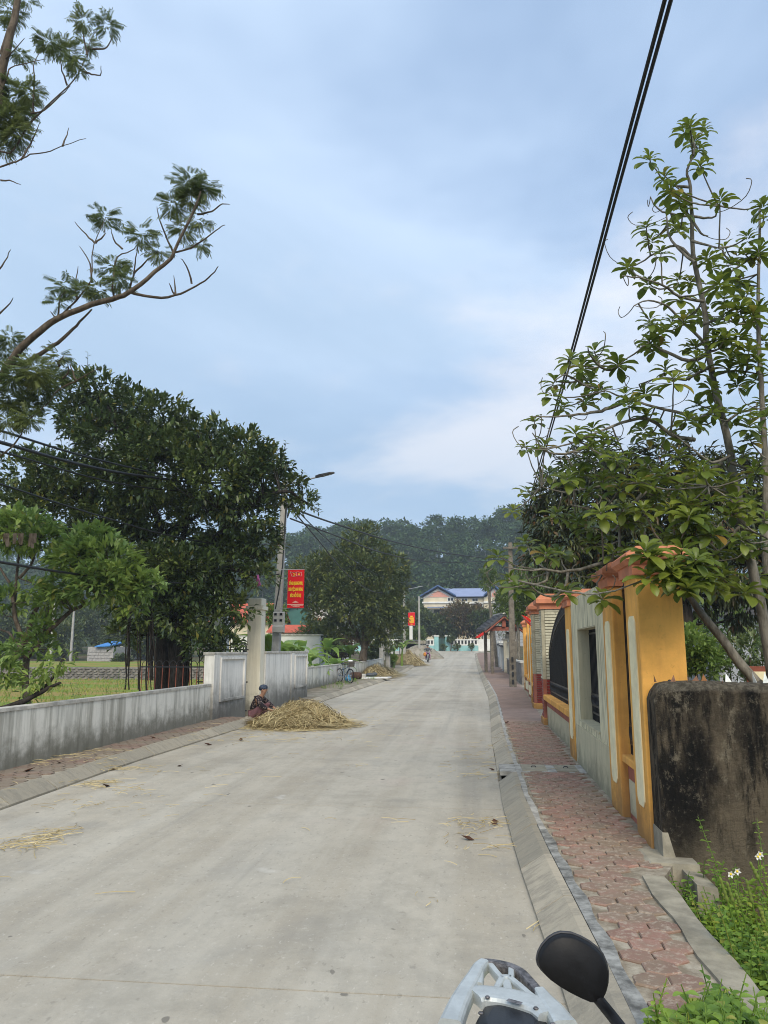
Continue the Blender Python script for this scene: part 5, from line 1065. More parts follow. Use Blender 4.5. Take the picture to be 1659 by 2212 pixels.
# --- bananas
def banana(label, base, h, nl, L, seed):
    random.seed(seed); t = thing('banana_plant', base, label, 'banana plant', 'banana plants in the garden on the left'); base = Vector(base); m = MB(); m.tube([base, base + Vector((0, 0, h * .5)), base + Vector((.05, 0, h))], [.11, .09, .06], 7); m.build('stem', M['leaf_banana'], t)
    for k in range(nl):
        a = 6.283 * k / nl + random.uniform(-.4, .4); el = random.uniform(.5, 1.35); ll = L * random.uniform(.7, 1.1); w = ll * .17; V, F = [], []
        d = Vector((math.cos(a), math.sin(a), 0)); s_ = Vector((-math.sin(a), math.cos(a), 0)); p = base + Vector((.05, 0, h - .05)); e = el
        for i in range(8):
            u = i / 7; ww = w * (math.sin(math.pi * min(1, u * 1.02 + .08)) ** .6 if i < 7 else .12) if i > 0 else .03
            V += [p - s_ * ww + Vector((0, 0, .25 * ww)), p, p + s_ * ww + Vector((0, 0, .25 * ww))]; p = p + (d * math.cos(e) + Vector((0, 0, math.sin(e)))) * (ll / 7); e -= random.uniform(.18, .34)
        for i in range(7):
            q = i * 3; F += [(q, q + 1, q + 4, q + 3), (q + 1, q + 2, q + 5, q + 4)]
        m = MB(); m.add(V, F, True); m.build('leaf', M['leaf_banana'], t)
random.seed(11)
for k, (x, Y, h, lb) in enumerate(((612, 29, 1.5, 'banana plant right of the meter box pole'), (640, 31, 1.3, 'banana plant between the pole and the white panel'), (690, 34, .7, 'young bright banana plant right above the white panel corner'), (725, 38, .9, 'banana plant behind the bicycle'), (705, 42, 1.7, 'taller banana plant under the bushy tree at its left'), (578, 27, 1.6, 'banana plant between the cream pillar and the meter box pole'), (850, 60, 1.5, 'banana plant right of the two concrete posts'), (868, 64, 1.6, 'banana plant with a long arched leaf beside the slim light pole'), (755, 50, 1.4, 'banana plant behind the bushy tree trunk'), (668, 36, 1.2, 'banana plant left of the young bright one'))):
    p = at(x, 1420, Y); banana(lb, (p.x, Y, gz(Y) - .1), h, 8, 1.5 if k != 2 else 1.0, 100 + k)
random.seed(21)
# garden shrubs and trees behind the second low wall, and by the turquoise wall
def bush(label, x, y, r, Y, leaf, n=220, L=.28, name='shrub', cat='shrub', flat=.8, zb=None):
    c_ = at(x, y, Y); rm = r / FPX * Y; z0 = gz(Y) - .1 if zb is None else zb; t = thing(name, (c_.x, Y, z0), label, cat); Ls = [(np.array(c_), rm)]
    for k in range(4): a = random.uniform(0, 6.28); Ls.append((np.array(c_) + rm * .65 * np.array([math.cos(a), math.sin(a) * .5, random.uniform(-.6, .5)]), rm * random.uniform(.45, .7)))
    crown('foliage', Ls, n, 10, rm * .22, L, .38, leaf, t, .15, .45, flat); m = MB(); m.tube([(c_.x, Y, z0), (c_.x + .1, Y, (z0 + c_.z) / 2), tuple(c_)], [.09, .07, .03], 6); m.build('trunk' if cat == 'tree' else 'stem', M['bark_brown'], t)
bush('dark bushy shrub filling the garden left of the bushy tree', 690, 1375, 45, 52, 'leaf_tree', 420)
bush('shrub with reddish tinge behind the bananas', 735, 1395, 32, 56, 'leaf_reddish', 260)
bush('dark shrub behind the second low wall near its far end', 820, 1400, 24, 58, 'leaf_tree', 200)
bush('low bright green plant patch before the far straw heap', 845, 1424, 10, 60, 'leaf_weed', 120, .2)
bush('slender tree right of the cream pillar before the red roof', 590, 1330, 30, 34, 'leaf_feather', 120, .2, 'garden_tree', 'tree')
bush('dark tree at the left of the blue roofed house', 890, 1325, 30, 112, 'leaf_tree', 420, .5, 'garden_tree', 'tree')
bush('dark tree behind the farthest street light pole', 915, 1345, 30, 110, 'leaf_tree', 420, .5, 'garden_tree', 'tree')
bush('broad reddish green tree in front of the blue roofed house', 1000, 1340, 46, 110, 'leaf_reddish', 900, .5, 'garden_tree', 'tree')
bush('green tree between the gate and the broad reddish tree', 960, 1355, 30, 109, 'leaf_tree', 500, .5, 'garden_tree', 'tree')
bush('tree at the right end of the turquoise wall', 1040, 1340, 26, 108, 'leaf_tree', 380, .5, 'garden_tree', 'tree')
bush('papaya like leafy plant over the dark shed', 895, 1375, 22, 98, 'leaf_feather', 260, .45)
bush('first small shrub at the foot of the turquoise wall, nearest its gate', 959, 1397, 6, 103, 'leaf_tree', 50, .2)
bush('second small shrub at the foot of the turquoise wall', 987, 1396, 7, 103, 'leaf_tree', 60, .2)
bush('third small shrub at the foot of the turquoise wall, farthest from its gate', 1018, 1396, 6, 103, 'leaf_tree', 50, .2)
bush('climbing plant spilling over the turquoise wall right of the gate', 973, 1380, 8, 103.4, 'leaf_tree', 80, .22)
# trees beyond the field on the left
for k, (x, y, r, Y, lf) in enumerate(((20, 1370, 60, 82, 'leaf_tree'), (75, 1385, 48, 85, 'leaf_tree'), (135, 1375, 50, 80, 'leaf_tree'), (170, 1345, 40, 95, 'leaf_tree'), (270, 1370, 42, 92, 'leaf_tree'), (310, 1385, 34, 82, 'leaf_tree'), (-40, 1370, 70, 80, 'leaf_tree'), (440, 1350, 40, 88, 'leaf_tree'), (60, 1330, 50, 100, 'leaf_tree'), (120, 1320, 44, 104, 'leaf_tree'), (210, 1335, 44, 102, 'leaf_tree'), (300, 1330, 44, 100, 'leaf_tree'), (230, 1385, 26, 96, 'leaf_tree'))):
    bush(['leftmost dark tree beyond the field', 'bluish green tree second from the left edge beyond the field', 'dark tree beyond the field left of the tarp roof', 'paler tree behind the tarp roof', 'tree above the grey block wall beyond the field', 'low dark tree right of the grey block wall', 'dark tree at the very left edge beyond the field', 'tree beyond the field seen right of the fig tree trunks', 'taller tree standing behind the leftmost trees beyond the field', 'taller tree beyond the field behind the pale concrete posts', 'rounded tree directly behind the blue tarpaulin hut', 'tall dark tree beyond the field just left of the hanging roots', 'small tree right behind the grey block hut'][k], x, y, r, Y, lf, 420, .5, 'field_tree', 'tree', .9, .3)
bush('low green hedge bush at the terrace edge beyond the field', 265, 1428, 18, 72, 'leaf_tree', 160, .3, zb=.4)
# --- wooded hill: separate skyline trees, the rest as one mass
def forest_tree(seed, h):
    g_ = np.random.default_rng(seed); C = []; n = 15 + int(g_.integers(0, 8))
    for k in range(n):
        z = h * (.45 + .55 * g_.random()); rr = h * .26 * math.sqrt(max(.1, 1 - ((z / h - .68) / .4) ** 2)); a = g_.random() * 6.28; q = rr * g_.random() ** .5; C.append((q * math.cos(a), q * math.sin(a), z))
    C = np.array(C); per = 60; n2 = len(C) * per; u = g_.normal(size=(n2, 3)); u /= np.linalg.norm(u, axis=1, keepdims=True)
    P = np.repeat(C, per, 0) + u * h * g_.uniform(.06, .16, (len(C), 1)).repeat(per, 0) * g_.uniform(.4, 1, (n2, 1)) * np.array([1, 1, .75]); D = u + np.array([0, 0, -.2]); N = np.array([0, 0, 1.]) + g_.normal(size=(n2, 3)) * .5; l = g_.uniform(.35, .75, n2)
    return inst_mesh('t', LEAF5[0], LEAF5[1], P, D, N, np.stack([l * .6, l, l], 1))
FT = [forest_tree(s_, 9.0) for s_ in range(7)]
fm = []
for k, (V, F) in enumerate(FT): me = np_mesh('crown', V, F); me.materials.append(M['leaf_forest']); fm.append(me)
m = MB(); m.tube([(0, 0, -1), (.15, 0, 3), (-.1, .1, 5.5), (.2, 0, 7.5)], [.16, .13, .09, .04], 5); m.tube([(.0, 0, 3.6), (.8, 0, 5.4), (1.2, .2, 7)], [.08, .06, .03], 4); tkm = m.mesh('trunk'); tkm.materials.append(M['bark_pale'])
SKY_T = [(600, 1160), (628, 1150), (655, 1152), (682, 1140), (705, 1148), (730, 1132), (752, 1122), (795, 1128), (812, 1118), (838, 1130), (858, 1128), (885, 1140), (905, 1142), (926, 1128), (940, 1118), (958, 1135), (978, 1138), (995, 1140), (1012, 1146), (1035, 1160), (1055, 1162), (1078, 1168), (1100, 1170), (575, 1165), (545, 1168), (1125, 1176)]
ORD = 'first second third fourth fifth sixth seventh eighth ninth tenth eleventh twelfth thirteenth fourteenth fifteenth sixteenth seventeenth eighteenth nineteenth twentieth twenty-first twenty-second twenty-third twenty-fourth twenty-fifth twenty-sixth'.split()
for i, (x, y) in enumerate(sorted(SKY_T)):
    Y = 190 + 12 * ((i * 7) % 5) / 4; p = at(x, y, Y); gzv = hill_z(p.x, Y); s_ = max(.75, (p.z - gzv) / 9.2)
    t = thing('forest_tree', (p.x, Y, gzv), 'tall slender tree on the wooded hill skyline, %s from the left' % ORD[i], 'tree', 'skyline trees on the hill'); t.scale = (s_ * random.uniform(.7, 1.25),) * 2 + (s_,); t.rotation_euler = (0, 0, random.uniform(0, 6))
    link('crown', fm[i % 7], None, t); link('trunk', tkm, None, t)
VV, FF, base = [], [], 0; tk = MB()
for k in range(540):
    Y = random.uniform(142, 215); x = (random.uniform(-150, 60) if k < 430 else random.uniform(60, 125)) * (Y / 190); V, F = FT[k % 7]; s_ = random.uniform(.55, 1.35); a = random.uniform(0, 6.28); ca, sa = math.cos(a) * s_, math.sin(a) * s_
    if x < -75 or x > 50: V, F = V[:len(V) // 2], F[:len(F) // 2]
    W = np.stack([V[:, 0] * ca - V[:, 1] * sa + x, V[:, 0] * sa + V[:, 1] * ca + Y, V[:, 2] * s_ + hill_z(x, Y) - .5], 1); VV.append(W); FF.append(F + base); base += len(W)
    if -45 < x < 20 and k % 2: z = hill_z(x, Y); tk.tube([(x, Y - 1, z), (x + random.uniform(-.6, .6), Y - 1, z + 4), (x + random.uniform(-1, 1), Y - 1.3, z + 7.5)], [.14, .11, .05], 4, False)
fo = tag(link('forest', np_mesh('forest', np.concatenate(VV), np.concatenate(FF)), M['leaf_forest']), 'misty green woodland covering the hillside behind the houses', 'woodland', None, 'stuff')
tag(tk.build('forest_trunks', M['bark_pale'], fo), kind='stuff')
# ================================================================ buildings
def bld(name, loc, label, cat='house'): return thing(name, loc, label, cat)
def part(par, nm, mat, *boxes, bev=0.0):
    m = MB()
    for q in boxes: m.box(*q, bev)
    return m.build(nm, M[mat], par)
def window(par, x0, x1, y, z0, z1, frame='house_white', pane='dark_glass', bars=1):
    f = part(par, 'window', frame, (x0 - .08, x1 + .08, y - .05, y - .002, z1, z1 + .08), (x0 - .08, x1 + .08, y - .07, y - .002, z0 - .08, z0), (x0 - .08, x0, y - .05, y - .002, z0, z1), (x1, x1 + .08, y - .05, y - .002, z0, z1))
    part(f, 'pane', pane, (x0, x1, y - .02, y - .003, z0, z1))
    for k in range(bars): q = lerp(x0, x1, (k + 1) / (bars + 1)); part(f, 'mullion', frame, (q - .03, q + .03, y - .04, y - .021, z0, z1))
# --- blue-roofed house
HY = 124.0; hz = gz(120) - .2
L0, L1, L2, L3 = at(908, 1290, HY).x, at(985, 1290, HY).x, at(1045, 1290, HY).x, at(1091, 1290, HY).x
ez = at(985, 1288, HY).z; rz = at(945, 1266, HY).z
h = bld('house', (-3, HY, hz), 'two storey cream house with a pale blue roof and pink gables at road end')
part(h, 'wall', 'house_cream', (L0 + .5, L1, HY, HY + 9, hz, ez - .15), (L1, L2, HY + 1.5, HY + 9, hz, ez - .15), (L2, L3 - .4, HY, HY + 9, hz, ez - .15))
def gable_roof(par, x0, x1, y0, y1, ze, zr, nm='roof'):
    xm = (x0 + x1) / 2; m = MB(); t_ = .12
    for a, b_ in ((x0, xm), (x1, xm)):
        n = 14
        for k in range(n):
            u0, u1 = k / n, (k + 1) / n - .004
            m.add([(lerp(a, b_, u), y, lerp(ze, zr, u) + dz) for dz in (0, t_) for y in (y0, y1) for u in (u0, u1)], [(0, 1, 3, 2), (4, 6, 7, 5), (0, 4, 5, 1), (2, 3, 7, 6), (0, 2, 6, 4), (1, 5, 7, 3)])
    r = m.build(nm, M['roof_blue'], par)
    for a in (x0, x1):
        q = MB(); q.tube([(a, y0 - .05, ze), (xm, y0 - .05, zr)], .16, 4); q.build('barge_board', M['roof_trim'], r)
    return r
gable_roof(h, L0, L1, HY - .6, HY + 9.5, ez, rz); gable_roof(h, L2, L3, HY - .6, HY + 9.5, ez, rz)
m = MB(); m.add([(L1 - .8, HY + .8, ez), (L2 + .8, HY + .8, ez), (lerp(L2, L3, .5), HY + 5, rz - .02), (lerp(L0, L1, .5), HY + 5, rz - .02), (lerp(L2, L3, .5), HY + 9.5, ez), (lerp(L0, L1, .5), HY + 9.5, ez)], [(0, 1, 2, 3), (3, 2, 4, 5)]); m.build('roof', M['roof_blue'], h)
for a, b_ in ((L0, L1), (L2, L3)):
    xm = (a + b_) / 2; m = MB(); m.prism([(a + .4, ez - .15), (b_ - .4, ez - .15), (xm, rz - .35)], HY - .02, HY + .3, 'y'); m.build('gable', M['house_white'], h); m = MB(); m.prism([(a + 1.0, ez - .1), (b_ - 1.0, ez - .1), (xm, rz - .75)], HY - .08, HY - .03, 'y'); m.build('gable_panel', M['gable_pink'], h)
part(h, 'cornice', 'house_white', (L0 + .3, L1 + .05, HY - .2, HY - .005, ez - 1.1, ez - .85), (L1 + .06, L2 - .06, HY + 1.2, HY + 1.495, ez - 1.1, ez - .85), (L2 - .05, L3, HY - .2, HY - .005, ez - 1.1, ez - .85))
for x, y in ((L1 + .9, HY + 1.5), (L1 + 2.6, HY + 1.5), (L1 - 1.3, HY)): window(h, x, x + .85, y, ez - .72, ez - .28)
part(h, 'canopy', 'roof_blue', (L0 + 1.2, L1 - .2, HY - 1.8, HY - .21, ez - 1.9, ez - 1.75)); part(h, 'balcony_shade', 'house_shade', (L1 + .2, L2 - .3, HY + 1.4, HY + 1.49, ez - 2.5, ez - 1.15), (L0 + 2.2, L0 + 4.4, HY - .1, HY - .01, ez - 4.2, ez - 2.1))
for x in (L1 + .1, (L1 + L2) / 2, L2 - .2): part(h, 'column', 'house_white', (x - .12, x + .12, HY + 1.05, HY + 1.3, hz, ez - 1.1))
window(h, L0 + 4.9, L0 + 5.9, HY, ez - 4.3, ez - 2.6); window(h, L3 - 2.2, L3 - 1.2, HY, ez - 3.6, ez - 2.2)
h = bld('house', (5, 121, hz), 'grey clad side building right of the blue roofed house'); x0, x1, z1 = at(1068, 1310, 121).x, at(1092, 1310, 121).x, at(1080, 1301, 121).z
part(h, 'wall', 'brick_grey', (x0, x1 + 4, 121, 126, hz, z1))
for k in range(14): part(h, 'cladding_board', 'steel_grey', (x0 + .02, x1 + 3.9, 120.93, 120.995, hz + .3 + k * .5, hz + .74 + k * .5))
# --- turquoise wall with balusters and gate
WY = 104.0; wz = gz(103) + .0
w = thing('boundary_wall', (-5, WY, wz), 'white and turquoise boundary wall with upright balusters at the road end', 'wall')
def turq(xa, xb):
    zb, zt = wz - .2, at(968, 1381, WY).z; zm = lerp(wz, zt, .48)
    part(w, 'base', 'wall_turquoise', (xa, xb, WY, WY + .25, zb, zm)); part(w, 'top_rail', 'house_white', (xa, xb, WY - .02, WY + .27, zt - .14, zt)); part(w, 'mid_rail', 'house_white', (xa, xb, WY - .02, WY + .27, zm, zm + .16))
    m = MB(); m.box(-.09, .09, .02, .22, zm + .16, zt - .14); me = m.mesh('baluster'); me.materials.append(M['house_white']); n = int((xb - xa) / .42)
    for k in range(n + 1): o = link('baluster', me, None, w); o.location = Vector((lerp(xa + .1, xb - .1, k / n), WY, 0)) - origin(w)
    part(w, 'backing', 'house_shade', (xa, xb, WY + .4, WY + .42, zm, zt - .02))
xa, xb, xc, xd = at(905, 1400, WY).x, at(943, 1400, WY).x, at(967, 1400, WY).x, at(1035, 1400, WY).x
turq(xa - 14, xb - .3); turq(xc + .3, xd - .1)
part(w, 'end_panel', 'house_white', (xd - .09, xd + 2.4, WY - .03, WY + .25, wz - .2, at(1036, 1381, WY).z + .02))
for x in (xb, xc): part(w, 'gate_post', 'wall_turquoise', (x - .28, x + .28, WY - .15, WY + .42, wz - .2, at(950, 1375, WY).z)); part(w, 'post_cap', 'house_white', (x - .36, x + .36, WY - .23, WY + .5, at(950, 1375, WY).z, at(950, 1372.5, WY).z))
gt = thing('gate', ((xb + xc) / 2, WY + .1, wz), 'dark green metal gate in the turquoise wall', 'gate'); part(gt, 'leaf', 'green_sheet', (xb + .3, xc - .3, WY + .1, WY + .14, wz, at(950, 1379, WY).z))
for k in range(6): x = lerp(xb + .35, xc - .35, k / 5); part(gt, 'bar', 'iron_black', (x - .03, x + .03, WY + .05, WY + .095, wz, at(950, 1377, WY).z))
# --- dark shed and sandbagged mound on the left of the road end
s = bld('shed', at(880, 1420, 90), 'low dark open shed with a concrete roof slab beyond the far straw heap', 'shed'); gs = gz(90) - .1; x0, x1 = at(868, 1400, 90).x, at(914, 1400, 90).x; zt = at(890, 1384, 90).z
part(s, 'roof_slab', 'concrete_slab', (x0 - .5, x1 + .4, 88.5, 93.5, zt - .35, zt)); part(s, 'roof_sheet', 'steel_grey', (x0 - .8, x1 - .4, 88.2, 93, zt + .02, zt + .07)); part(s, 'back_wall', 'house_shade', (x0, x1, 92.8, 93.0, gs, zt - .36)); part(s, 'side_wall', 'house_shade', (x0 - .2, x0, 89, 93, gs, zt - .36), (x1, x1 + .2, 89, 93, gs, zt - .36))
for x in (x0, x1): part(s, 'post', 'concrete_pole', (x - .1, x + .1, 88.7, 88.9, gs, zt - .36))
m = MB(); c_ = at(908, 1420, 85); V = []
for j in range(9):
    for i in range(11):
        u, v = i / 10 * 2 - 1, j / 8 * 2 - 1; V.append((c_.x + 2.6 * u, 85 + 2.2 * v, gz(85) - .05 + max(0, 1.5 * (1 - u * u) * (1 - v * v)) + random.uniform(-.06, .06)))
m.add(V, [(j * 11 + i, j * 11 + i + 1, j * 11 + i + 12, j * 11 + i + 11) for j in range(8) for i in range(10)], True); tag(m.build('dirt_mound', M['dusty_verge']), 'grey earth mound beside the dark shed behind the motorcyclist', 'mound')
# --- houses behind the left pillar
def tiled_roof(par, x0, x1, y0, y1, ze, zr, mat='roof_red', rows_=14):
    m = MB(); ym = (y0 + y1) / 2
    for a, b_ in ((y0, ym), (y1, ym)):
        for k in range(rows_):
            u0, u1 = k / rows_, (k + 1) / rows_; za_, zb_ = lerp(ze, zr, u0) + .07, lerp(ze, zr, u1) + .02
            m.add([(x, lerp(a, b_, u), z) for x in (x0, x1) for u, z in ((u0, za_ - .09), (u0, za_), (u1, zb_), (u1, zb_ - .09))], [(0, 1, 5, 4), (1, 2, 6, 5), (0, 4, 7, 3), (0, 3, 2, 1), (4, 5, 6, 7)])
    return m.build('roof', M[mat], par)
def pxbox(x0, x1, y0, y1, Y): a, b_ = at(x0, y0, Y), at(x1, y1, Y); return a.x, b_.x, b_.z, a.z
x0, x1, z0, z1 = pxbox(455, 588, 1308, 1344, 58)
h = bld('house', ((x0 + x1) / 2, 60, 0), 'cream house with a red tiled roof behind the cream gate pillar'); part(h, 'wall', 'house_cream', (x0 + .3, x1 - .3, 58, 64, -.3, z0 + .1)); tiled_roof(h, x0, x1, 57.6, 64.4, z0, z1 + .3)
x0, x1, z0, z1 = pxbox(500, 690, 1373, 1408, 50)
h = bld('outbuilding', ((x0 + x1) / 2, 51, 0), 'long low white outbuilding in front of the red tiled house', 'building'); part(h, 'wall', 'house_white', (x0, x1, 50, 54, -.5, z1)); part(h, 'coping', 'coping_grey', (x0 - .1, x1 + .1, 49.93, 54.1, z1, z1 + .08)); window(h, x0 + .8, x0 + 1.2, 50, z1 - 1.5, z1 - .7, bars=2)
m = MB(); m.tube([at(508, 1378, 49.8), at(532, 1394, 49.8)], .06, 5); m.tube([at(532, 1394, 49.8), at(533, 1412, 49.8)], .05, 5); m.build('stair_rail', M['iron_black'], h)
x0, x1, z0, z1 = pxbox(556, 590, 1398, 1412, 40)
h = bld('lean_to', ((x0 + x1) / 2, 40, 0), 'small grey shed roof between the cream pillar and the concrete pole', 'shed'); part(h, 'wall', 'brick_grey', (x0, x1, 40, 42, -.3, z1 - .15)); m = MB(); m.add([(x0 - .2, 39.6, z1 - .2), (x1 + .3, 39.6, z1 + .05), (x1 + .3, 42.2, z1 + .25), (x0 - .2, 42.2, z1)] + [(x0 - .2, 39.6, z1 - .14), (x1 + .3, 39.6, z1 + .11), (x1 + .3, 42.2, z1 + .31), (x0 - .2, 42.2, z1 + .06)], [(0, 3, 2, 1), (4, 5, 6, 7), (0, 1, 5, 4), (1, 2, 6, 5), (2, 3, 7, 6), (3, 0, 4, 7)]); m.build('roof', M['tile_dark'], h)
x0, x1, z0, z1 = pxbox(662, 735, 1300, 1360, 66)
h = bld('house', ((x0 + x1) / 2, 68, 0), 'white house with a small red awning behind the bushy tree'); part(h, 'wall', 'house_white', (x0, x1, 66, 71, -.3, z1)); q = pxbox(679, 693, 1335, 1341, 65.9); part(h, 'awning', 'roof_red', (q[0], q[1], 65.3, 65.98, q[2], q[3])); window(h, q[0] + .1, q[1] - .2, 66, q[2] - 1.1, q[2] - .1)
x0, x1, z0, z1 = pxbox(622, 662, 1300, 1350, 64)
h = bld('shed', ((x0 + x1) / 2, 66, 0), 'dark green metal clad shed between the pole and the white house', 'shed'); part(h, 'wall', 'green_sheet', (x0, x1, 64, 69, -.3, z1 - .6)); m = MB(); m.prism([(x0 - .2, z1 - .7), (x1 + .2, z1 + .1), (x1 + .2, z1 + .2), (x0 - .2, z1 - .6)], 63.7, 69.3, 'y'); m.build('roof', M['roof_blue'], h)
x0, x1, z0, z1 = pxbox(612, 660, 1358, 1366, 56)
h = bld('lean_to', ((x0 + x1) / 2, 57, 0), 'low cream building with a red tile edge right of the meter box', 'building'); part(h, 'wall', 'house_cream', (x0 - 1, x1, 56, 58.5, -.3, z0)); tiled_roof(h, x0 - 1.2, x1 + .2, 55.7, 58.8, z0, z1 + .3, rows_=6)
x0, x1, z0, z1 = pxbox(693, 730, 1375, 1392, 60)
h = bld('lean_to', ((x0 + x1) / 2, 61, 0), 'low brick building with orange tile roof under the bushy tree', 'building'); part(h, 'wall', 'brick_grey', (x0, x1, 60, 63, -.3, z0)); tiled_roof(h, x0 - .2, x1 + .2, 59.7, 63.3, z0, z1, rows_=6)
# --- block wall, tarp and stone wall beyond the field
x0, x1, z0, z1 = pxbox(190, 243, 1397, 1438, 76)
h = bld('block_hut', ((x0 + x1) / 2, 77, .5), 'grey block hut with a blue tarpaulin roof beyond the field', 'hut'); m = MB()
part(h, 'wall', 'brick_grey', (x0, x1, 76, 80, .2, z1)); bx = MB(); bx.box(0, .58, -.03, 0, 0, .27, .01); bme = bx.mesh('block'); bme.materials.append(M['brick_grey'])
for j in range(int((z1 - .5) / .3)):
    for i in range(int((x1 - x0) / .62)):
        o = link('block', bme, None, h); o.location = Vector((x0 + .62 * i + (.2 if j % 2 else 0), 75.99, .5 + .3 * j)) - origin(h)
q = pxbox(205, 238, 1386, 1398, 75.6); m = MB(); m.loft([[(q[0], 75.6, q[2]), (q[1] + .2, 75.6, q[2] + .1), (q[1] + .2, 75.6, q[2] + .2), (q[0], 75.6, q[2] + .1)], [(q[0] + .2, 79, q[3]), (q[1] - .2, 79, q[3] - .1), (q[1] - .2, 79, q[3]), (q[0] + .2, 79, q[3] + .08)]], False); m.build('tarpaulin', M['tarp_blue'], h)
x0, x1, z0, z1 = pxbox(262, 330, 1398, 1434, 84); h = bld('outbuilding', ((x0 + x1) / 2, 85, .3), 'long grey wall beyond the field seen left of the hanging roots', 'building'); part(h, 'wall', 'brick_grey', (x0, x1, 84, 88, .2, z1)); part(h, 'coping', 'coping_grey', (x0 - .1, x1 + .1, 83.9, 88.1, z1, z1 + .1))
for k, (x, Y, a_, b_) in enumerate(((108, 70, 1300, 1432), (152, 78, 1320, 1432))):
    p = at(x, b_, Y); square_pole('concrete_post', p.x, Y, .4, at(x, a_, Y).z - .4, .26, .18, ['taller', 'shorter'][k] + ' pale concrete post standing beyond the field')
t = thing('stone_wall', (-25, 57, -.6), 'grey rubble stone retaining wall across the field at left', 'wall'); part(t, 'core', 'rubble_stone', (-90, -11, 56.75, 57.3, -.8, .33))
st = []
for v in range(5):
    q = MB(); P = [Vector((random.uniform(.75, 1.1) * math.cos(a), 0, random.uniform(.75, 1.1) * math.sin(a))) for a in [6.283 * k / 7 for k in range(7)]]; q.loft([[p + Vector((0, .1, 0)) for p in P], [p * .96 for p in P], [p * .7 + Vector((0, -.09, 0)) for p in P]], False); me = q.mesh('stone'); me.materials.append(M['rubble_stone']); st.append(me)
k = 0
for j in range(5):
    x = -34.5 + random.random() * .2
    while x < -12 and k < 300:
        w_ = random.uniform(.16, .34); o = link('stone', st[random.randrange(5)], None, t); o.location = Vector((x + w_, 56.74, -.50 + j * .185)) - origin(t); o.scale = (w_, 1, .098); x += w_ * 2.0; k += 1
bigs = MB()
for j in range(5):
    x = -58.
    while x < -34.6: w_ = random.uniform(.2, .4); bigs.box(x, x + w_ * 1.9, 56.66 + random.uniform(-.03, .03), 56.76, -.59 + j * .185, -.42 + j * .185, .02); x += w_ * 2
tag(bigs.build('stone_field', M['rubble_stone'], t), kind='stuff')
# --- right side: timber gate roof, white walls, low stone wall
GY = 50.0; xg0, xg1 = at(1040, 1360, GY).x, at(1120, 1360, GY).x; xm = at(1080, 1328, GY).x; zr = at(1078, 1328, GY).z; ze = at(1037, 1362, GY).z
g = bld('roofed_gateway', (xm, GY + 1, .1), 'timber gateway with a dark tiled gable roof on the right before the road end', 'gateway')
for a in (xg0 - .1, 2 * xm - xg0 + .1):
    m = MB()
    for k in range(9):
        u0, u1 = k / 9, (k + 1) / 9; za_, zb_ = lerp(ze, zr, u0) + .06, lerp(ze, zr, u1) + .015
        m.add([(lerp(a, xm, u), y, z) for y in (GY - .5, GY + 2.6) for u, z in ((u0, za_ - .1), (u0, za_ + .08), (u1, zb_ + .08), (u1, zb_ - .1))], [(0, 1, 5, 4), (1, 2, 6, 5), (0, 4, 7, 3), (0, 3, 2, 1), (4, 5, 6, 7)])
    m.build('roof', M['tile_dark'], g)
    m = MB(); m.tube([(a + (xm - a) * .04, GY - .45, ze - .16), (xm, GY - .45, zr - .16)], .07, 4); m.build('barge_board', M['timber_red'], g)
    x = a + (xm - a) * .42; part(g, 'post', 'wood_grey', (x - .09, x + .09, GY - .1, GY + .1, .1, ze - .02)); part(g, 'post', 'wood_grey', (x - .09, x + .09, GY + 2.0, GY + 2.2, .1, ze - .02))
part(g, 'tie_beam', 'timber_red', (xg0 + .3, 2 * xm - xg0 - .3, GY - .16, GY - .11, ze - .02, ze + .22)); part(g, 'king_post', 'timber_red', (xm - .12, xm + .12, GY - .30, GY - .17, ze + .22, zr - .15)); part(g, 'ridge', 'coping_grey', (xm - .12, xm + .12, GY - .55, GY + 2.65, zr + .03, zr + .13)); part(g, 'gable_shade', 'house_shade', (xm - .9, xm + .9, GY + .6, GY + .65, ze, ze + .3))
g.rotation_euler = (0, 0, R(10))
ww = thing('boundary_wall', (1.95, 56, .1), 'whitewashed wall with grey caps below the timber gateway roof', 'wall', None)
for y0, y1 in ((52.2, 55), (55.5, 58.5), (59, 61.5), (63, 72)):
    z = gz((y0 + y1) / 2); part(ww, 'wall', 'house_white', (1.95, 2.15, y0, y1, z, z + 1.75)); part(ww, 'grey_panel', 'steel_grey', (1.935, 1.949, y0 + .3, y1 - .3, z + .2, z + .75)); part(ww, 'coping', 'tile_dark', (1.80, 2.3, y0, y1, z + 1.75, z + 1.87))
for y in (55.25, 58.75, 61.9):
    z = gz(y); part(ww, 'pier', 'house_white', (1.85, 2.25, y - .22, y + .22, z, z + 2.0)); part(ww, 'pier_cap', 'house_white', (1.75, 2.35, y - .32, y + .32, z + 2.0, z + 2.12))
gp = thing('gate_pillar', (2.0, 51.2, .1), 'stained pale concrete pillar in front of the timber gateway', 'pillar'); part(gp, 'shaft', 'wall_cream', (1.82, 2.35, 50.9, 51.45, .05, 2.25)); part(gp, 'cap', 'coping_grey', (1.74, 2.43, 50.82, 51.53, 2.25, 2.36)); part(gp, 'finial', 'coping_grey', (1.95, 2.22, 51.03, 51.3, 2.36, 2.62))
lw_ = thing('low_wall', (2.1, 42, .1), 'low dark stone wall between the orange pillars and the timber gateway', 'wall'); part(lw_, 'wall', 'rubble_stone', (2.0, 2.25, 35, 50.7, .02, 1.05)); part(lw_, 'coping', 'coping_grey', (1.96, 2.29, 35, 50.7, 1.05, 1.12))
for k in range(20): y = 44.2 + .32 * k; part(lw_, 'baluster', 'wall_cream', (2.08, 2.2, y, y + .12, 1.12, 2.1))
part(lw_, 'rail', 'coping_grey', (2.02, 2.26, 44, 50.7, 2.1, 2.2))
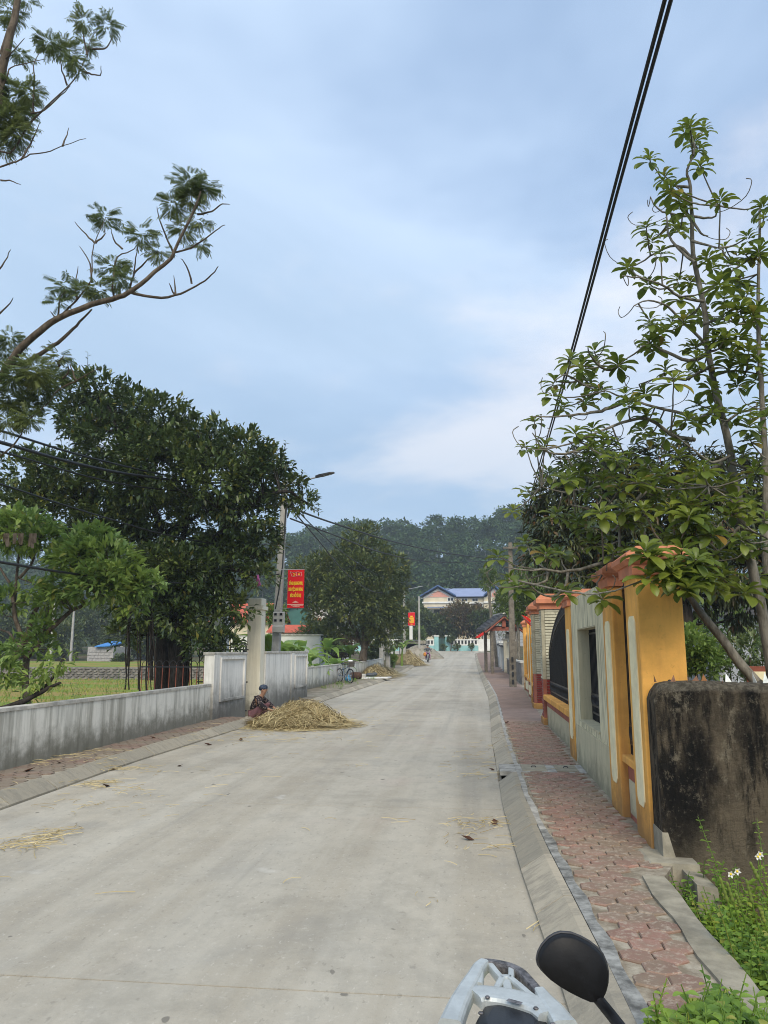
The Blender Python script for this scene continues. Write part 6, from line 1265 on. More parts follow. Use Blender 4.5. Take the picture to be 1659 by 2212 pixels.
h = bld('house', (9, 34, 0), 'dark roofed low house seen under the trees at the right edge'); x0, x1, z0, z1 = pxbox(1545, 1680, 1330, 1395, 34); part(h, 'wall', 'steel_grey', (x0, x1 + 6, 34, 39, 0, z1)); m = MB(); m.prism([(x0 - .5, z1), (x1 + 7, z1), (x1 + 7, z1 + .25), (x0 - .2, z1 + .4)], 33.4, 40, 'y'); m.build('roof', M['tile_dark'], h)
q = bld('sign_board', at(1640, 1440, 9.5), 'dark red framed board with a yellow panel at the far right edge', 'board'); a = at(1612, 1440, 9.5); part(q, 'frame', 'timber_red', (a.x, a.x + .55, 9.5, 9.53, .8, 1.42)); part(q, 'panel', 'cream_paint', (a.x + .05, a.x + .5, 9.485, 9.499, 1.12, 1.36)); part(q, 'post', 'timber_red', (a.x + .05, a.x + .1, 9.531, 9.57, .0, 1.0), (a.x + .45, a.x + .5, 9.531, 9.57, .0, 1.0))
# ================================================================ straw
def straw_heap(label, cx, cy, z0, rx, ry, h, n, L, seed, lumps=(), wd=.012):
    r_ = np.random.default_rng(seed); ph = r_.uniform(0, 6, 6)
    def H(u, v):
        a = math.atan2(v, u); e = 1 + .10 * math.sin(3 * a + ph[0]) + .07 * math.sin(5 * a + ph[1]) + .05 * math.sin(9 * a + ph[2]); q = math.hypot(u, v) / e
        base = max(0, 1 - q ** 1.7) ** .9 * .72
        for lx, ly, lr, lh in lumps: base += lh * math.exp(-((u - lx) ** 2 + (v - ly) ** 2) / lr ** 2) * max(0, 1 - q ** 3)
        return h * base * (1 + .10 * math.sin(u * 9 + ph[3]) * math.sin(v * 8 + ph[4]))
    t = thing('straw_heap', (cx, cy, z0), label, 'straw heap', 'heaps of rice straw on the road edge'); n_ = 34; V = []
    for j in range(n_ + 1):
        for i in range(n_ + 1):
            u, v = i / n_ * 2.2 - 1.1, j / n_ * 2.2 - 1.1; z = H(u, v); V.append((u * rx, v * ry, z - .015 if z > .004 else -.02))
    F = [(j * (n_ + 1) + i, j * (n_ + 1) + i + 1, (j + 1) * (n_ + 1) + i + 1, (j + 1) * (n_ + 1) + i) for j in range(n_) for i in range(n_) if any(V[q][2] > .0 for q in (j * (n_ + 1) + i, j * (n_ + 1) + i + 1, (j + 1) * (n_ + 1) + i + 1, (j + 1) * (n_ + 1) + i))]
    link('packed_core', np_mesh('packed_core', V, F, True), M['rice_straw'], t)
    VV, FF = [], []; k = 0
    while k < n:
        u, v = r_.uniform(-1.45, 1.45, 2); q_ = math.hypot(u, v)
        if q_ > 1.02 and r_.random() > .22 * (1.45 - q_) / .43: continue
        z = H(u, v); a = r_.uniform(0, 6.283); l = L * r_.uniform(.4, 1.3); bow = r_.uniform(-.5, .5); tilt = r_.uniform(-.12, .35) if r_.random() < .8 else r_.uniform(.2, .9); w_ = wd * r_.uniform(.6, 1.3); p = np.array([u * rx, v * ry, 0.]); b0 = len(VV); lift = r_.uniform(0, .05) * (1 if q_ < 1 else .15); tilt = tilt if q_ < 1 else abs(tilt) * .08; ns = 4
        for s_ in range(ns + 1):
            f = s_ / ns; x, y = p[0] + math.cos(a + bow * f) * l * (f - .3), p[1] + math.sin(a + bow * f) * l * (f - .3); zz_ = max(H(x / rx, y / ry), 0) + lift + .012 + tilt * l * f * (1 - .6 * f)
            sx, sy = -math.sin(a + bow * f) * w_, math.cos(a + bow * f) * w_; VV += [(x - sx, y - sy, zz_), (x + sx, y + sy, zz_ + .004)]
        FF += [(b0 + 2 * s_, b0 + 2 * s_ + 1, b0 + 2 * s_ + 3, b0 + 2 * s_ + 2) for s_ in range(ns)]; k += 1
    tag(link('loose_straw', np_mesh('loose_straw', VV, FF), M['rice_straw'], t), kind='stuff'); return t
straw_heap('nearest straw heap, in front of the squatting woman', -3.86, 16.9, 0, 1.06, 1.05, .40, 6000, .34, 3, ((.05, .1, .36, .36), (.48, 0, .3, .24)), .0055)
straw_heap('low straw heap in the middle, right of the bicycle', -5.95, 47.5, gz(47) + .05, 1.15, 4.6, .62, 4500, .6, 4, ((0, -.2, .4, .2),), .014)
straw_heap('tallest straw heap, farthest along the road by the slim light pole', -6.1, 69.3, gz(69), 1.6, 3.2, 1.12, 4500, .7, 5, ((.1, .2, .35, .35),), .018)
def litter(name, label, spots, z, wd, L):
    VV, FF = [], []
    for cx, cy, sx, sy, n, ang in spots:
        for k in range(n):
            x, y = random.gauss(cx, sx), random.gauss(cy, sy); a = ang + random.gauss(0, .7); l = L * random.uniform(.3, 1.3); bow = random.uniform(-.9, .9); b0 = len(VV); zz_ = (z(x, y) if callable(z) else z) + random.uniform(.004, .03)
            for s_ in range(5):
                f = s_ / 4; px, py = x + math.cos(a + bow * f) * l * f, y + math.sin(a + bow * f) * l * f; w_ = wd * random.uniform(.7, 1.1); q = -math.sin(a + bow * f) * w_, math.cos(a + bow * f) * w_; zq = zz_ + .008 * math.sin(f * 3.1); VV += [(px - q[0], py - q[1], zq), (px + q[0], py + q[1], zq + .003)]
            FF += [(b0 + 2 * s_, b0 + 2 * s_ + 1, b0 + 2 * s_ + 3, b0 + 2 * s_ + 2) for s_ in range(4)]
    return tag(link(name, np_mesh(name, VV, FF), M['rice_straw']), label, 'straw', None, 'stuff')
def lz(x, y): return SW if x < kl(y) - .2 else (SW if x > kr(y) + .2 else (SW * max(0, (kl(y) - x) / .22) if x < kl(y) else (SW * max(0, (x - kr(y)) / .22) if x > kr(y) else 0)))
def gp_(x, y): p = atz(x, y, 0); return p.x, p.y
SP = []
for x, y, sx, sy, n, a in ((100, 1805, .10, .12, 46, .9), (60, 1822, .16, .10, 30, .6), (20, 1835, .12, .08, 26, .5), (190, 1695, .16, .14, 50, .4), (240, 1665, .16, .14, 40, .4), (60, 1665, .35, .35, 60, .8), (130, 1650, .3, .4, 60, .7), (280, 1715, .35, .3, 20, .5), (250, 1740, .4, .3, 14, .5), (190, 1725, .5, .3, 14, .5), (330, 1660, .5, .6, 14, .5), (1040, 1780, .16, .12, 26, .15), (970, 1785, .25, .10, 16, .2), (1000, 1815, .14, .14, 10, .4), (1045, 1840, .10, .12, 10, .6), (1040, 1680, .25, .4, 24, .2), (1030, 1640, .3, .5, 24, .2), (1055, 1620, .2, .8, 20, .3), (700, 1530, 1.2, .8, 26, .2), (660, 1595, 1.0, .5, 50, .1), (560, 1585, .5, .35, 50, .1), (780, 1555, .6, .5, 30, .2), (840, 1475, .6, 3, 60, .2), (600, 1650, 1.5, 1.5, 18, .4), (800, 1600, 1.5, 2.5, 22, .4), (300, 1900, 1.2, .5, 5, .6), (940, 1960, .03, .05, 3, 1.2), (1160, 2010, .03, .05, 3, .2), (640, 1775, .5, .3, 4, .2), (1110, 1790, .06, .2, 10, .9), (1230, 2120, .02, .12, 5, 1.6), (900, 1450, .8, 4, 40, .2), (470, 1600, .4, .3, 26, .4), (350, 1575, .4, .8, 26, .8)):
    gx, gy = gp_(x, y); SP.append((gx, gy, sx, sy, n, a))
litter('straw_litter', 'loose stalks of dry straw scattered over the road and kerbs', SP, lz, .0024, .22)
lf = MB(); lf.add([(-.03, 0, .012), (0, -.05, .002), (.035, 0, .02), (0, .06, .03), (0, 0, .0)], [(0, 1, 4), (1, 2, 4), (2, 3, 4), (3, 0, 4)], True); lfm = lf.mesh('dry_leaf'); lfm.materials.append(M['dry_leaf_brown'])
for x, y in ((388, 1656), (1063, 1664), (1068, 1781), (1012, 1815), (242, 1664), (126, 1671), (230, 1700), (450, 1610), (60, 1690), (330, 1612), (1095, 1577), (520, 1600)):
    gx, gy = gp_(x, y); o = link('dry_leaf', lfm); o.location = (gx, gy, lz(gx, gy) + .004); o.rotation_euler = (0, 0, random.uniform(0, 6)); s_ = random.uniform(.8, 1.5); o.scale = (s_, s_, s_); tag(o, 'curled brown dry leaf lying on the road or kerb', 'leaf', 'fallen dry leaves')
# ================================================================ weeds and grass
def weeds(name, label, spots, mat='leaf_weed'):
    P_, D_, N_, S_ = [], [], [], []; m = MB()
    for cx, cy, z, h_, n, sp_ in spots:
        for k in range(n):
            x, y = cx + random.uniform(-sp_, sp_), cy + random.uniform(-sp_, sp_); hh = h_ * random.uniform(.5, 1.15); a = random.uniform(0, 6.28); tip = Vector((x + math.cos(a) * hh * .3, y + math.sin(a) * hh * .3, z + hh)); b_ = Vector((x, y, z)); m.tube([b_, b_.lerp(tip, .5) + Vector((0, 0, .02)), tip], [.004, .003, .002], 4, False); nn = max(4, int(hh / .035)); ll = random.uniform(.035, .075)
            for q in range(nn):
                u = .12 + .88 * q / nn; an = q * 1.57 + a; c_ = b_.lerp(tip, u)
                for e in (0, math.pi):
                    P_.append(tuple(c_)); D_.append((math.cos(an + e), math.sin(an + e), random.uniform(-.1, .5))); N_.append((0, -.2, 1)); l = ll * random.uniform(.7, 1.3) * (1.15 - .5 * u); S_.append((l * .55, l, l))
    V, F = inst_mesh(name, LEAF11[0], LEAF11[1], np.array(P_), np.array(D_), np.array(N_), np.array(S_)); o = tag(link(name, np_mesh(name, V, F, True), M[mat]), label, 'weeds', None, 'stuff'); tag(m.build('weed_stems', M[mat], o), kind='stuff'); return o
sp_ = []
for k in range(120):
    y = random.uniform(2.4, 5.5); x = random.uniform(1.27, 1.45 + .28 * (y - 2) * .9); sp_.append((x, y, -.28, random.uniform(.28, .62) * (1.0 if y < 4.6 else .75), 5, .10))
for k in range(26):
    y = random.uniform(5.0, 6.0); sp_.append((random.uniform(1.28, 1.5), y, -.3, random.uniform(.3, .48), 3, .05))
for k in range(95): sp_.append((random.uniform(1.5, 3.2), random.uniform(3.4, 5.85), -.3, random.uniform(.3, .7), 5, .14))
weeds('weeds', 'thick green weeds growing in the ditch below the mildewed wall', sp_)
sp2 = [(random.uniform(.66, 1.20), random.uniform(3.02, 3.42), SW, random.uniform(.08, .24), 3, .05) for k in range(70)]
weeds('weed_border', 'leafy weeds along the bottom edge of the red pavement', sp2)
weeds('paver_weed', 'small weed sprouting between the red pavers near the camera', [(1.0 + .035 * k, 3.66, SW, .10 - .02 * k, 3, .02) for k in range(2)])
wd_ = MB()
fp = MB()
for k, (x, y) in enumerate(((1578, 1888), (1592, 1882), (1641, 1845), (1637, 1850))):
    t = thing('daisy_weed', at(x, y + 40, 4.4), ['white daisy with a yellow eye at the left of the weeds', 'white daisy beside the leftmost one in the weeds', 'topmost white daisy at the right edge of the weeds', 'second white daisy at the right edge of the weeds'][k], 'flower'); c_ = at(x, y, 4.4); m = MB(); m.tube([at(x + 4, y + 50, 4.4), c_], .0025, 4); m.build('stem', M['leaf_weed'], t)
    for q in range(5):
        a = 6.283 * q / 5 + k; m = MB(); d = Vector((math.cos(a), -.5, math.sin(a))); s_ = Vector((-math.sin(a), 0, math.cos(a))); m.add([c_, c_ + d * .010 + s_ * .006, c_ + d * .020, c_ + d * .010 - s_ * .006], [(0, 1, 2, 3)]); m.build('petal', M['house_white'], t)
    m = MB(); m.sphere(c_ + Vector((0, -.004, 0)), .006, 6, 4); m.build('flower_eye', M['banner_yellow'], t)
sk = []
for k, (x, y, x2, y2) in enumerate(((1592, 2010, 1555, 1895), (1600, 2000, 1570, 1905), (1610, 1990, 1590, 1930), (1640, 2010, 1612, 1900), (1659, 1940, 1620, 1862), (1665, 2030, 1640, 1960))):
    a, b_ = at(x, y, 4.3), at(x2, y2, 4.25); t = thing('seed_spike', a, 'yellow green amaranth seed spike, %s from the left in the weeds' % ORD[k], 'weed', 'amaranth spikes'); m = MB(); m.tube([a, a.lerp(b_, .6), b_], [.004, .004, .002], 5); m.build('stalk', M['leaf_weed'], t); m = MB(); P = [a.lerp(b_, .55 + .45 * q / 12) for q in range(13)]; m.tube(P, [.004 + .004 * math.sin(q * 2.1) ** 2 + .004 * (1 - q / 12) for q in range(13)], 6); m.build('spike', M['grass_field'], t)
# grass tufts over the field
n = 9000; xs = rng.uniform(-45, -9.5, n); yv = rng.uniform(16, 56, n); keep = xs > -yv * .66 - 1; xs, yv = xs[keep], yv[keep]; n = len(xs)
zs = np.array([ground_z(a, b_) for a, b_ in zip(xs, yv)]); a = rng.uniform(0, 6.28, n); l = rng.uniform(.10, .26, n)
V, F = inst_mesh('grass', LEAF5[0], LEAF5[1], np.stack([xs, yv, zs + .03], 1), np.stack([.5 * np.cos(a), .5 * np.sin(a), np.ones(n)], 1), np.stack([-np.sin(a), np.cos(a), .1 * np.ones(n)], 1), np.stack([l * .25, l, l], 1)); tag(link('field_grass', np_mesh('field_grass', V, F), M['grass_field']), 'short yellow green grass and stubble in the field', 'grass', None, 'stuff')
weeds('wall_weeds', 'tall thin weeds standing just behind the long low wall', [(lw(y) - random.uniform(.3, 1.0), y, -.5, random.uniform(1.2, 1.75), 2, .15) for y in [random.uniform(11.4, 14.2) for k in range(16)]], 'leaf_bush')
weeds('verge_weeds', 'patches of short weeds on the verge around the bicycle', [(random.uniform(-6.2, -5.4), random.uniform(30, 44), SW, .14, 4, .3) for k in range(30)])
n = 60
# ================================================================ people
def skin_mesh(name, nodes, edges, sub=2):
    names = list(nodes); me = bpy.data.meshes.new(name); me.from_pydata([nodes[k][0] for k in names], [(names.index(a), names.index(b_)) for a, b_ in edges], []); o = bpy.data.objects.new(name, me); col.objects.link(o)
    sm = o.modifiers.new('skin', 'SKIN'); sm.use_smooth_shade = True
    if sub: o.modifiers.new('sub', 'SUBSURF').levels = sub
    for i, k in enumerate(names):
        sv = me.skin_vertices[0].data[i]; r = nodes[k][1]; sv.radius = (r, r) if not isinstance(r, tuple) else r; sv.use_root = (i == 0)
    bpy.context.view_layer.update(); out = bpy.data.meshes.new_from_object(o.evaluated_get(bpy.context.evaluated_depsgraph_get())); bpy.data.objects.remove(o); bpy.data.meshes.remove(me); out.name = name; out.materials.clear(); return out
def hand(nd, ed, root, p, d, side, s=1.0):
    """palm and five fingers grown from the wrist node"""
    p, d, side = Vector(p), Vector(d).normalized(), Vector(side).normalized(); up = d.cross(side); nd[root + '_palm'] = (tuple(p + d * .05 * s), .024 * s); ed.append((root, root + '_palm'))
    for k, (o_, l) in enumerate(((-.027, .060), (-.009, .070), (.009, .066), (.026, .052))):
        a = p + d * .085 * s + side * o_ * s; b_ = a + d * l * .55 * s - up * .012 * s; c_ = b_ + d * l * .4 * s - up * .022 * s; na, nb, nc = (root + '_f%d%s' % (k, q) for q in 'abc'); nd[na] = (tuple(a), .0095 * s); nd[nb] = (tuple(b_), .0085 * s); nd[nc] = (tuple(c_), .007 * s); ed += [(root + '_palm', na), (na, nb), (nb, nc)]
    a = p + d * .035 * s - side * .030 * s; b_ = a + d * .03 * s - side * .022 * s; nd[root + '_ta'] = (tuple(a), .011 * s); nd[root + '_tb'] = (tuple(b_), .009 * s); ed += [(root + '_palm', root + '_ta'), (root + '_ta', root + '_tb')]
def face(par, c_, fwd, s=1.0):
    """nose, eyes, mouth, ears on a head centred at c_ looking along fwd"""
    c_, f = Vector(c_), Vector(fwd).normalized(); r = f.cross(Vector((0, 0, 1))).normalized(); u = r.cross(f)
    m = MB(); m.loft([[c_ + f * .088 * s + u * .015 * s + r * .008 * s, c_ + f * .088 * s + u * .015 * s - r * .008 * s, c_ + f * .084 * s + u * .03 * s], [c_ + f * .108 * s - u * .022 * s + r * .014 * s, c_ + f * .108 * s - u * .022 * s - r * .014 * s, c_ + f * .11 * s - u * .015 * s]]); m.sphere(c_ - r * .078 * s - u * .005 * s, (.012 * s, .02 * s, .03 * s), 6, 5); m.sphere(c_ + r * .078 * s - u * .005 * s, (.012 * s, .02 * s, .03 * s), 6, 5); m.build('face_features', M['skin'], par, local=True)
    m = MB()
    for q in (-1, 1): m.sphere(c_ + f * .086 * s + r * q * .032 * s + u * .012 * s, (.010 * s, .010 * s, .006 * s), 6, 4)
    m.box(-.02 * s, .02 * s, -.003, .003, -.004 * s, .004 * s, 0, Matrix.Translation(c_ + f * .092 * s - u * .052 * s) @ Matrix((r, f, u)).transposed().to_4x4()); m.build('eyes_and_mouth', M['house_shade'], par, local=True)
# squatting woman
def woman():
    nd = {'pel': ((-.14, 0, .20), .105), 'sp1': ((-.10, 0, .34), .10), 'sp2': ((-.02, 0, .50), .105), 'nk': ((.085, 0, .635), .048), 'hd0': ((.12, 0, .70), .062), 'hd': ((.135, 0, .775), .088), 'hd2': ((.13, 0, .84), .07)}
    ed = [('pel', 'sp1'), ('sp1', 'sp2'), ('sp2', 'nk'), ('nk', 'hd0'), ('hd0', 'hd'), ('hd', 'hd2')]
    for s_, n_ in ((1, 'l'), (-1, 'r')):
        nd.update({'hip' + n_: ((-.10, s_ * .10, .18), .085), 'kn' + n_: ((.22, s_ * .15, .44), .058), 'an' + n_: ((.02, s_ * .13, .08), .038), 'to' + n_: ((.20, s_ * .14, .03), .032), 'sh' + n_: ((.02, s_ * .16, .565), .058), 'el' + n_: ((.20, s_ * .25, .40), .042), 'wr' + n_: ((.40, s_ * .15, .30), .026)})
        ed += [('pel', 'hip' + n_), ('hip' + n_, 'kn' + n_), ('kn' + n_, 'an' + n_), ('an' + n_, 'to' + n_), ('sp2', 'sh' + n_), ('sh' + n_, 'el' + n_), ('el' + n_, 'wr' + n_)]; hand(nd, ed, 'wr' + n_, nd['wr' + n_][0], (1, -s_ * .3, -.4), (0, s_, 0))
    o = link('person', skin_mesh('person', nd, ed), M['skin']); g_ = 1.0
    sh = {k: (p, (r + .022)) for k, (p, r) in nd.items() if k in ('sp1', 'sp2', 'shl', 'shr', 'ell', 'elr', 'pel')}; sh['pel'] = ((-.15, 0, .25), .125); sh['ell2'] = ((.33, .19, .335), .036); sh['elr2'] = ((.33, -.19, .335), .036); sh['nk'] = ((.06, 0, .61), .075)
    link('shirt', skin_mesh('shirt', {k: sh[k] for k in ('sp2', 'pel', 'sp1', 'nk', 'shl', 'shr', 'ell', 'elr', 'ell2', 'elr2')}, [('pel', 'sp1'), ('sp1', 'sp2'), ('sp2', 'nk'), ('sp2', 'shl'), ('sp2', 'shr'), ('shl', 'ell'), ('shr', 'elr'), ('ell', 'ell2'), ('elr', 'elr2')]), M['floral_cloth'], o)
    tn = {'pel': ((-.14, 0, .19), .118)}; te = []
    for s_, n_ in ((1, 'l'), (-1, 'r')):
        tn.update({'hip' + n_: ((-.10, s_ * .10, .18), .10), 'kn' + n_: ((.225, s_ * .15, .445), .076), 'an' + n_: ((.03, s_ * .13, .12), .055)}); te += [('pel', 'hip' + n_), ('hip' + n_, 'kn' + n_), ('kn' + n_, 'an' + n_)]
    link('trousers', skin_mesh('trousers', tn, te), M['mauve_cloth'], o)
    m = MB(); m.sphere((.115, 0, .825), (.108, .10, .078), 14, 8); m.sphere((.04, 0, .80), (.05, .045, .05), 8, 6); m.build('headscarf', M['scarf'], o, local=True)
    face(o, (.135, 0, .775), (1, -.1, -.05)); return o
random.seed(33)
wm = woman(); wp = at(558, 1545, 17.5); wm.location = (wp.x, 17.5, .0); wm.rotation_euler = (0, 0, R(-8)); s_ = .93; wm.scale = (s_, s_, s_); tag(wm, 'person squatting by the nearest straw heap in a dark floral shirt and blue headscarf', 'person')
# ================================================================ two-wheelers
def ringpts(c_, r, n, ax='x'): return [Vector(c_) + Vector((0, r * math.cos(6.2832 * k / n), r * math.sin(6.2832 * k / n))) for k in range(n + 1)]
def wheel(par, y, z, r, tr_, spokes, w=.03, mat='rubber', steer=0.0):
    t = MB(); t.tube(ringpts((0, y, z), r - tr_, 24), tr_, 7, False); t = t.build('wheel', M[mat], par, local=True); q = MB(); q.tube(ringpts((0, y, z), r - tr_ * 2.0, 24), tr_ * .45, 6, False); q.build('rim', M['steel_grey'], t, local=True); q = MB(); q.tube([(-w, y, z), (w, y, z)], .03, 8); q.build('hub', M['steel_grey'], t, local=True); q = MB()
    for k in range(spokes): a = 6.2832 * k / spokes; q.tube([(w * (1 if k % 2 else -1), y, z), (0, y + (r - tr_ * 2) * math.cos(a), z + (r - tr_ * 2) * math.sin(a))], .0025 if spokes > 8 else .012, 4, False)
    q.build('spokes', M['steel_grey'], t, local=True)
# bicycle: +y is forward
bp = at(745, 1478, 35.6); bk = thing('bicycle', (bp.x, 35.6, SW + .0), 'old bicycle with a front basket parked by the second low wall', 'bicycle', rz=R(180 + 38))
wheel(bk, .52, .33, .33, .024, 20); wheel(bk, -.52, .33, .33, .024, 20)
m = MB(); hd, bbk, st_, ra, fa = (0, .36, .80), (0, -.06, .28), (0, -.22, .78), (0, -.52, .33), (0, .52, .33)
for a, b_ in (((0, .39, .66), bbk), ((0, .37, .74), (0, -.17, .60)), (bbk, st_), (hd, (0, .41, .60))): m.tube([a, b_], .018, 6)
for q in (-.05, .05): m.tube([bbk, (q, -.52, .33)], .010, 5); m.tube([(0, -.19, .68), (q, -.52, .33)], .010, 5); m.tube([(0, .41, .62), (q, .44, .55), (q, .52, .33)], .011, 5)
m.build('frame', M['bike_blue'], bk, local=True)
m = MB(); m.tube([(-.28, .18, 1.02), (-.22, .32, 1.0), (0, .36, .95), (.22, .32, 1.0), (.28, .18, 1.02)], .012, 6); m.tube([(0, .36, .80), (0, .35, .96)], .014, 6); m.build('handlebar', M['steel_grey'], bk, local=True)
m = MB(); m.loft([[(.02, .02, .86), (-.02, .02, .86), (-.02, .02, .83), (.02, .02, .83)], [(.06, -.16, .88), (-.06, -.16, .88), (-.06, -.16, .83), (.06, -.16, .83)], [(.085, -.26, .89), (-.085, -.26, .89), (-.07, -.26, .84), (.07, -.26, .84)]]); m.tube([st_, (0, -.22, .85)], .013, 6); m.build('saddle', M['seat_vinyl'], bk, local=True)
m = MB()
for z, a in ((.74, .13), (.82, .145), (.90, .155), (.98, .165)): m.tube([(-a, .44, z), (a, .44, z), (a, .44 + a * 1.5, z), (-a, .44 + a * 1.5, z), (-a, .44, z)], .006, 4)
for k in range(9):
    u = -1 + 2 * k / 8
    for (x, y) in ((u * .13, .44), (u * .13, .635), (-.13, .44 + (u + 1) * .0975), (.13, .44 + (u + 1) * .0975)): m.tube([(x, y, .74), (x * 1.25, .44 + (y - .44) * 1.27, .98)], .004, 4, False)
m.box(-.125, .125, .445, .63, .735, .745); m.box(-.13, .13, .635, .64, .745, .96); m.build('basket', M['basket'], bk, local=True)
m = MB(); m.sphere((.02, .55, .99), (.13, .10, .06), 10, 6); m.build('basket_load', M['white_sheet'], bk, local=True)
m = MB(); m.box(-.06, .06, -.72, -.30, .70, .715); m.tube([(-.05, -.7, .70), (-.05, -.52, .33)], .006, 4); m.tube([(.05, -.7, .70), (.05, -.52, .33)], .006, 4); m.build('rear_carrier', M['bike_paint'], bk, local=True)
m = MB(); m.tube([(-.09, -.06, .28), (.09, -.06, .28)], .012, 6); m.tube([(.09, -.06, .28), (.09, .04, .14)], .008, 5); m.tube([(-.09, -.06, .28), (-.09, -.16, .42)], .008, 5); m.box(.07, .16, .0, .08, .125, .145); m.box(-.16, -.07, -.2, -.12, .41, .43); m.build('crank', M['steel_grey'], bk, local=True)
m = MB(); m.tube([(.05, -.5, .33), (.16, -.46, .0)], .009, 5); m.build('kickstand', M['steel_grey'], bk, local=True)
c_ = Vector((bp.x, 35.6, SW)); m = MB(); m.sphere((bp.x + .0, 36.5, SW + .14), (.15, .13, .14), 12, 7); m.sphere((bp.x + .02, 36.5, SW + .28), (.05, .05, .08), 8, 5); tag(m.build('plastic_bag', M['blue_bag'], None), 'blue plastic bag on the ground behind the bicycle wheel', 'bag')
p = at(768, 1466, 40); m = MB(); m.loft([[(p.x + dx_ * k, 40 + dy_ * k, SW + .27 + dz_ * k) for dx_, dy_, dz_ in [(0, .26 * math.cos(a), .26 * math.sin(a)) for a in [6.2832 * j / 10 for j in range(10)]]] if False else [(p.x + ux, 40 + .2 * k * math.cos(a), SW + .19 + .19 * k * math.sin(a)) for a in [6.2832 * j / 10 for j in range(10)]] for ux, k in ((-.32, .5), (-.28, .85), (-.15, 1), (.15, 1.02), (.28, .85), (.32, .5))]); tag(m.build('grain_sack', M['brown_sack'], None), 'dark brown sack lying behind the bicycle', 'sack')
p = at(795, 1464, 41); m = MB(); m.loft([[(p.x - .9, 40.6, SW + .01), (p.x + 1.0, 41.4, SW + .01), (p.x + 1.1, 42.4, SW + .02), (p.x - .8, 41.6, SW + .02)], [(p.x - .9, 40.6, SW + .05), (p.x + 1.0, 41.4, SW + .07), (p.x + 1.1, 42.4, SW + .06), (p.x - .8, 41.6, SW + .08)]], False); tag(m.build('plastic_sheet', M['white_sheet'], None), 'white plastic sheet spread on the kerb before the middle straw heap', 'sheet')
p = at(801, 1458, 42.5); m = MB(); m.sphere((p.x, 42.6, SW + .16), (.32, .2, .11), 10, 6); m.sphere((p.x + .2, 42.6, SW + .2), (.16, .15, .1), 8, 5); tag(m.build('dark_bundle', M['grey_cloth'], None), 'small dark cloth bundle beside the white plastic sheet', 'bundle')
p = at(780, 1466, 41.2); m = MB(); m.box(p.x - .25, p.x + .25, 41.0, 41.4, SW, SW + .25, .04); tag(m.build('crate', M['meter_plastic'], None), 'pale grey crate between the sack and the white sheet', 'crate')
p = at(747, 1423, 38); m = MB(); m.sphere((-6.45, 39, .97 + .10), (.14, .6, .12), 10, 6); m.sphere((-6.45, 39.7, .97 + .08), (.12, .4, .09), 10, 6); tag(m.build('straw_bundle', M['rice_straw'], None), 'small pale bundle resting on top of the second low wall', 'bundle')
# motorbike body shared by both: +y forward, origin under the rear axle
def motorbike(t, paint, rear=True):
    wheel(t, 0, .29, .29, .042, 7, .05); wheel(t, 1.22, .29, .29, .038, 7, .05)
    m = MB(); m.loft([[(sx * w, y, z) for sx, z in ((-1, z0), (1, z0), (1, z1), (-1, z1))] for y, w, z0, z1 in ((-.28, .05, .60, .70), (-.05, .11, .50, .72), (.25, .11, .36, .66), (.50, .09, .32, .52), (.75, .07, .34, .48), (.92, .05, .45, .62))], False); m.build('body', M[paint], t, local=True)
    m = MB(); m.loft([[(x, y, z) for x, y in ((-w, yb), (0, yb + .07), (w, yb), (w * .8, yb - .03), (0, yb + .03), (-w * .8, yb - .03))] for z, w, yb in ((.34, .10, .93), (.5, .17, .97), (.7, .16, 1.0), (.86, .08, .99))], False); m.build('leg_shield', M[paint], t, local=True)
    m = MB(); m.tube([(-.07, 1.22, .29), (-.07, 1.10, .60), (0, 1.02, .80), (0, .96, .98)], .022, 6); m.tube([(.07, 1.22, .29), (.07, 1.10, .60), (0, 1.02, .80)], .022, 6); m.build('fork', M['steel_grey'], t, local=True)
    m = MB(); m.tube([(-.33, .86, 1.02), (-.18, .93, 1.0), (0, .96, .98), (.18, .93, 1.0), (.33, .86, 1.02)], .014, 6); hb = m.build('handlebar', M['steel_grey'], t, local=True)
    for q in (-1, 1): g_ = MB(); g_.tube([(q * .24, .90, 1.01), (q * .35, .85, 1.02)], .020, 8); g_.build('grip', M['rubber'], hb, local=True)
    m = MB(); m.sphere((0, .98, .96), (.12, .11, .09), 12, 8); m.build('headlight_cowl', M[paint], t, local=True); m = MB(); m.sphere((0, 1.065, .95), (.075, .035, .06), 10, 6); m.build('headlight', M['lamp_lens'], t, local=True)
    m = MB(); m.tube([(0, 1.22 + .33 * math.cos(a), .29 + .33 * math.sin(a)) for a in [R(20 + 14 * k) for k in range(9)]], .05, 6); m.build('front_mudguard', M[paint], t, local=True); m = MB(); m.tube([(0, .33 * math.cos(a), .29 + .33 * math.sin(a)) for a in [R(60 + 14 * k) for k in range(8)]], .05, 6); m.build('rear_mudguard', M['seat_vinyl'], t, local=True)
    m = MB(); m.tube([(.09, .55, .28), (.12, .2, .26), (.14, -.05, .30), (.14, -.38, .38)], [.02, .025, .045, .05], 8); m.build('exhaust', M['steel_grey'], t, local=True); m = MB(); m.box(-.13, .13, .35, .62, .20, .38, .03); m.build('engine', M['steel_grey'], t, local=True); m = MB(); m.tube([(-.26, .52, .26), (.26, .52, .26)], .014, 6); m.build('footrest', M['rubber'], t, local=True); m = MB(); m.tube([(-.10, .4, .22), (-.22, .45, 0)], .012, 5); m.build('kickstand', M['steel_grey'], t, local=True)
mb = thing('motorbike', (-4.62, 76.0, gz(76)), 'small motorbike ridden towards the camera far down the road', 'motorbike', rz=R(180 + 6)); motorbike(mb, 'lamp_black')
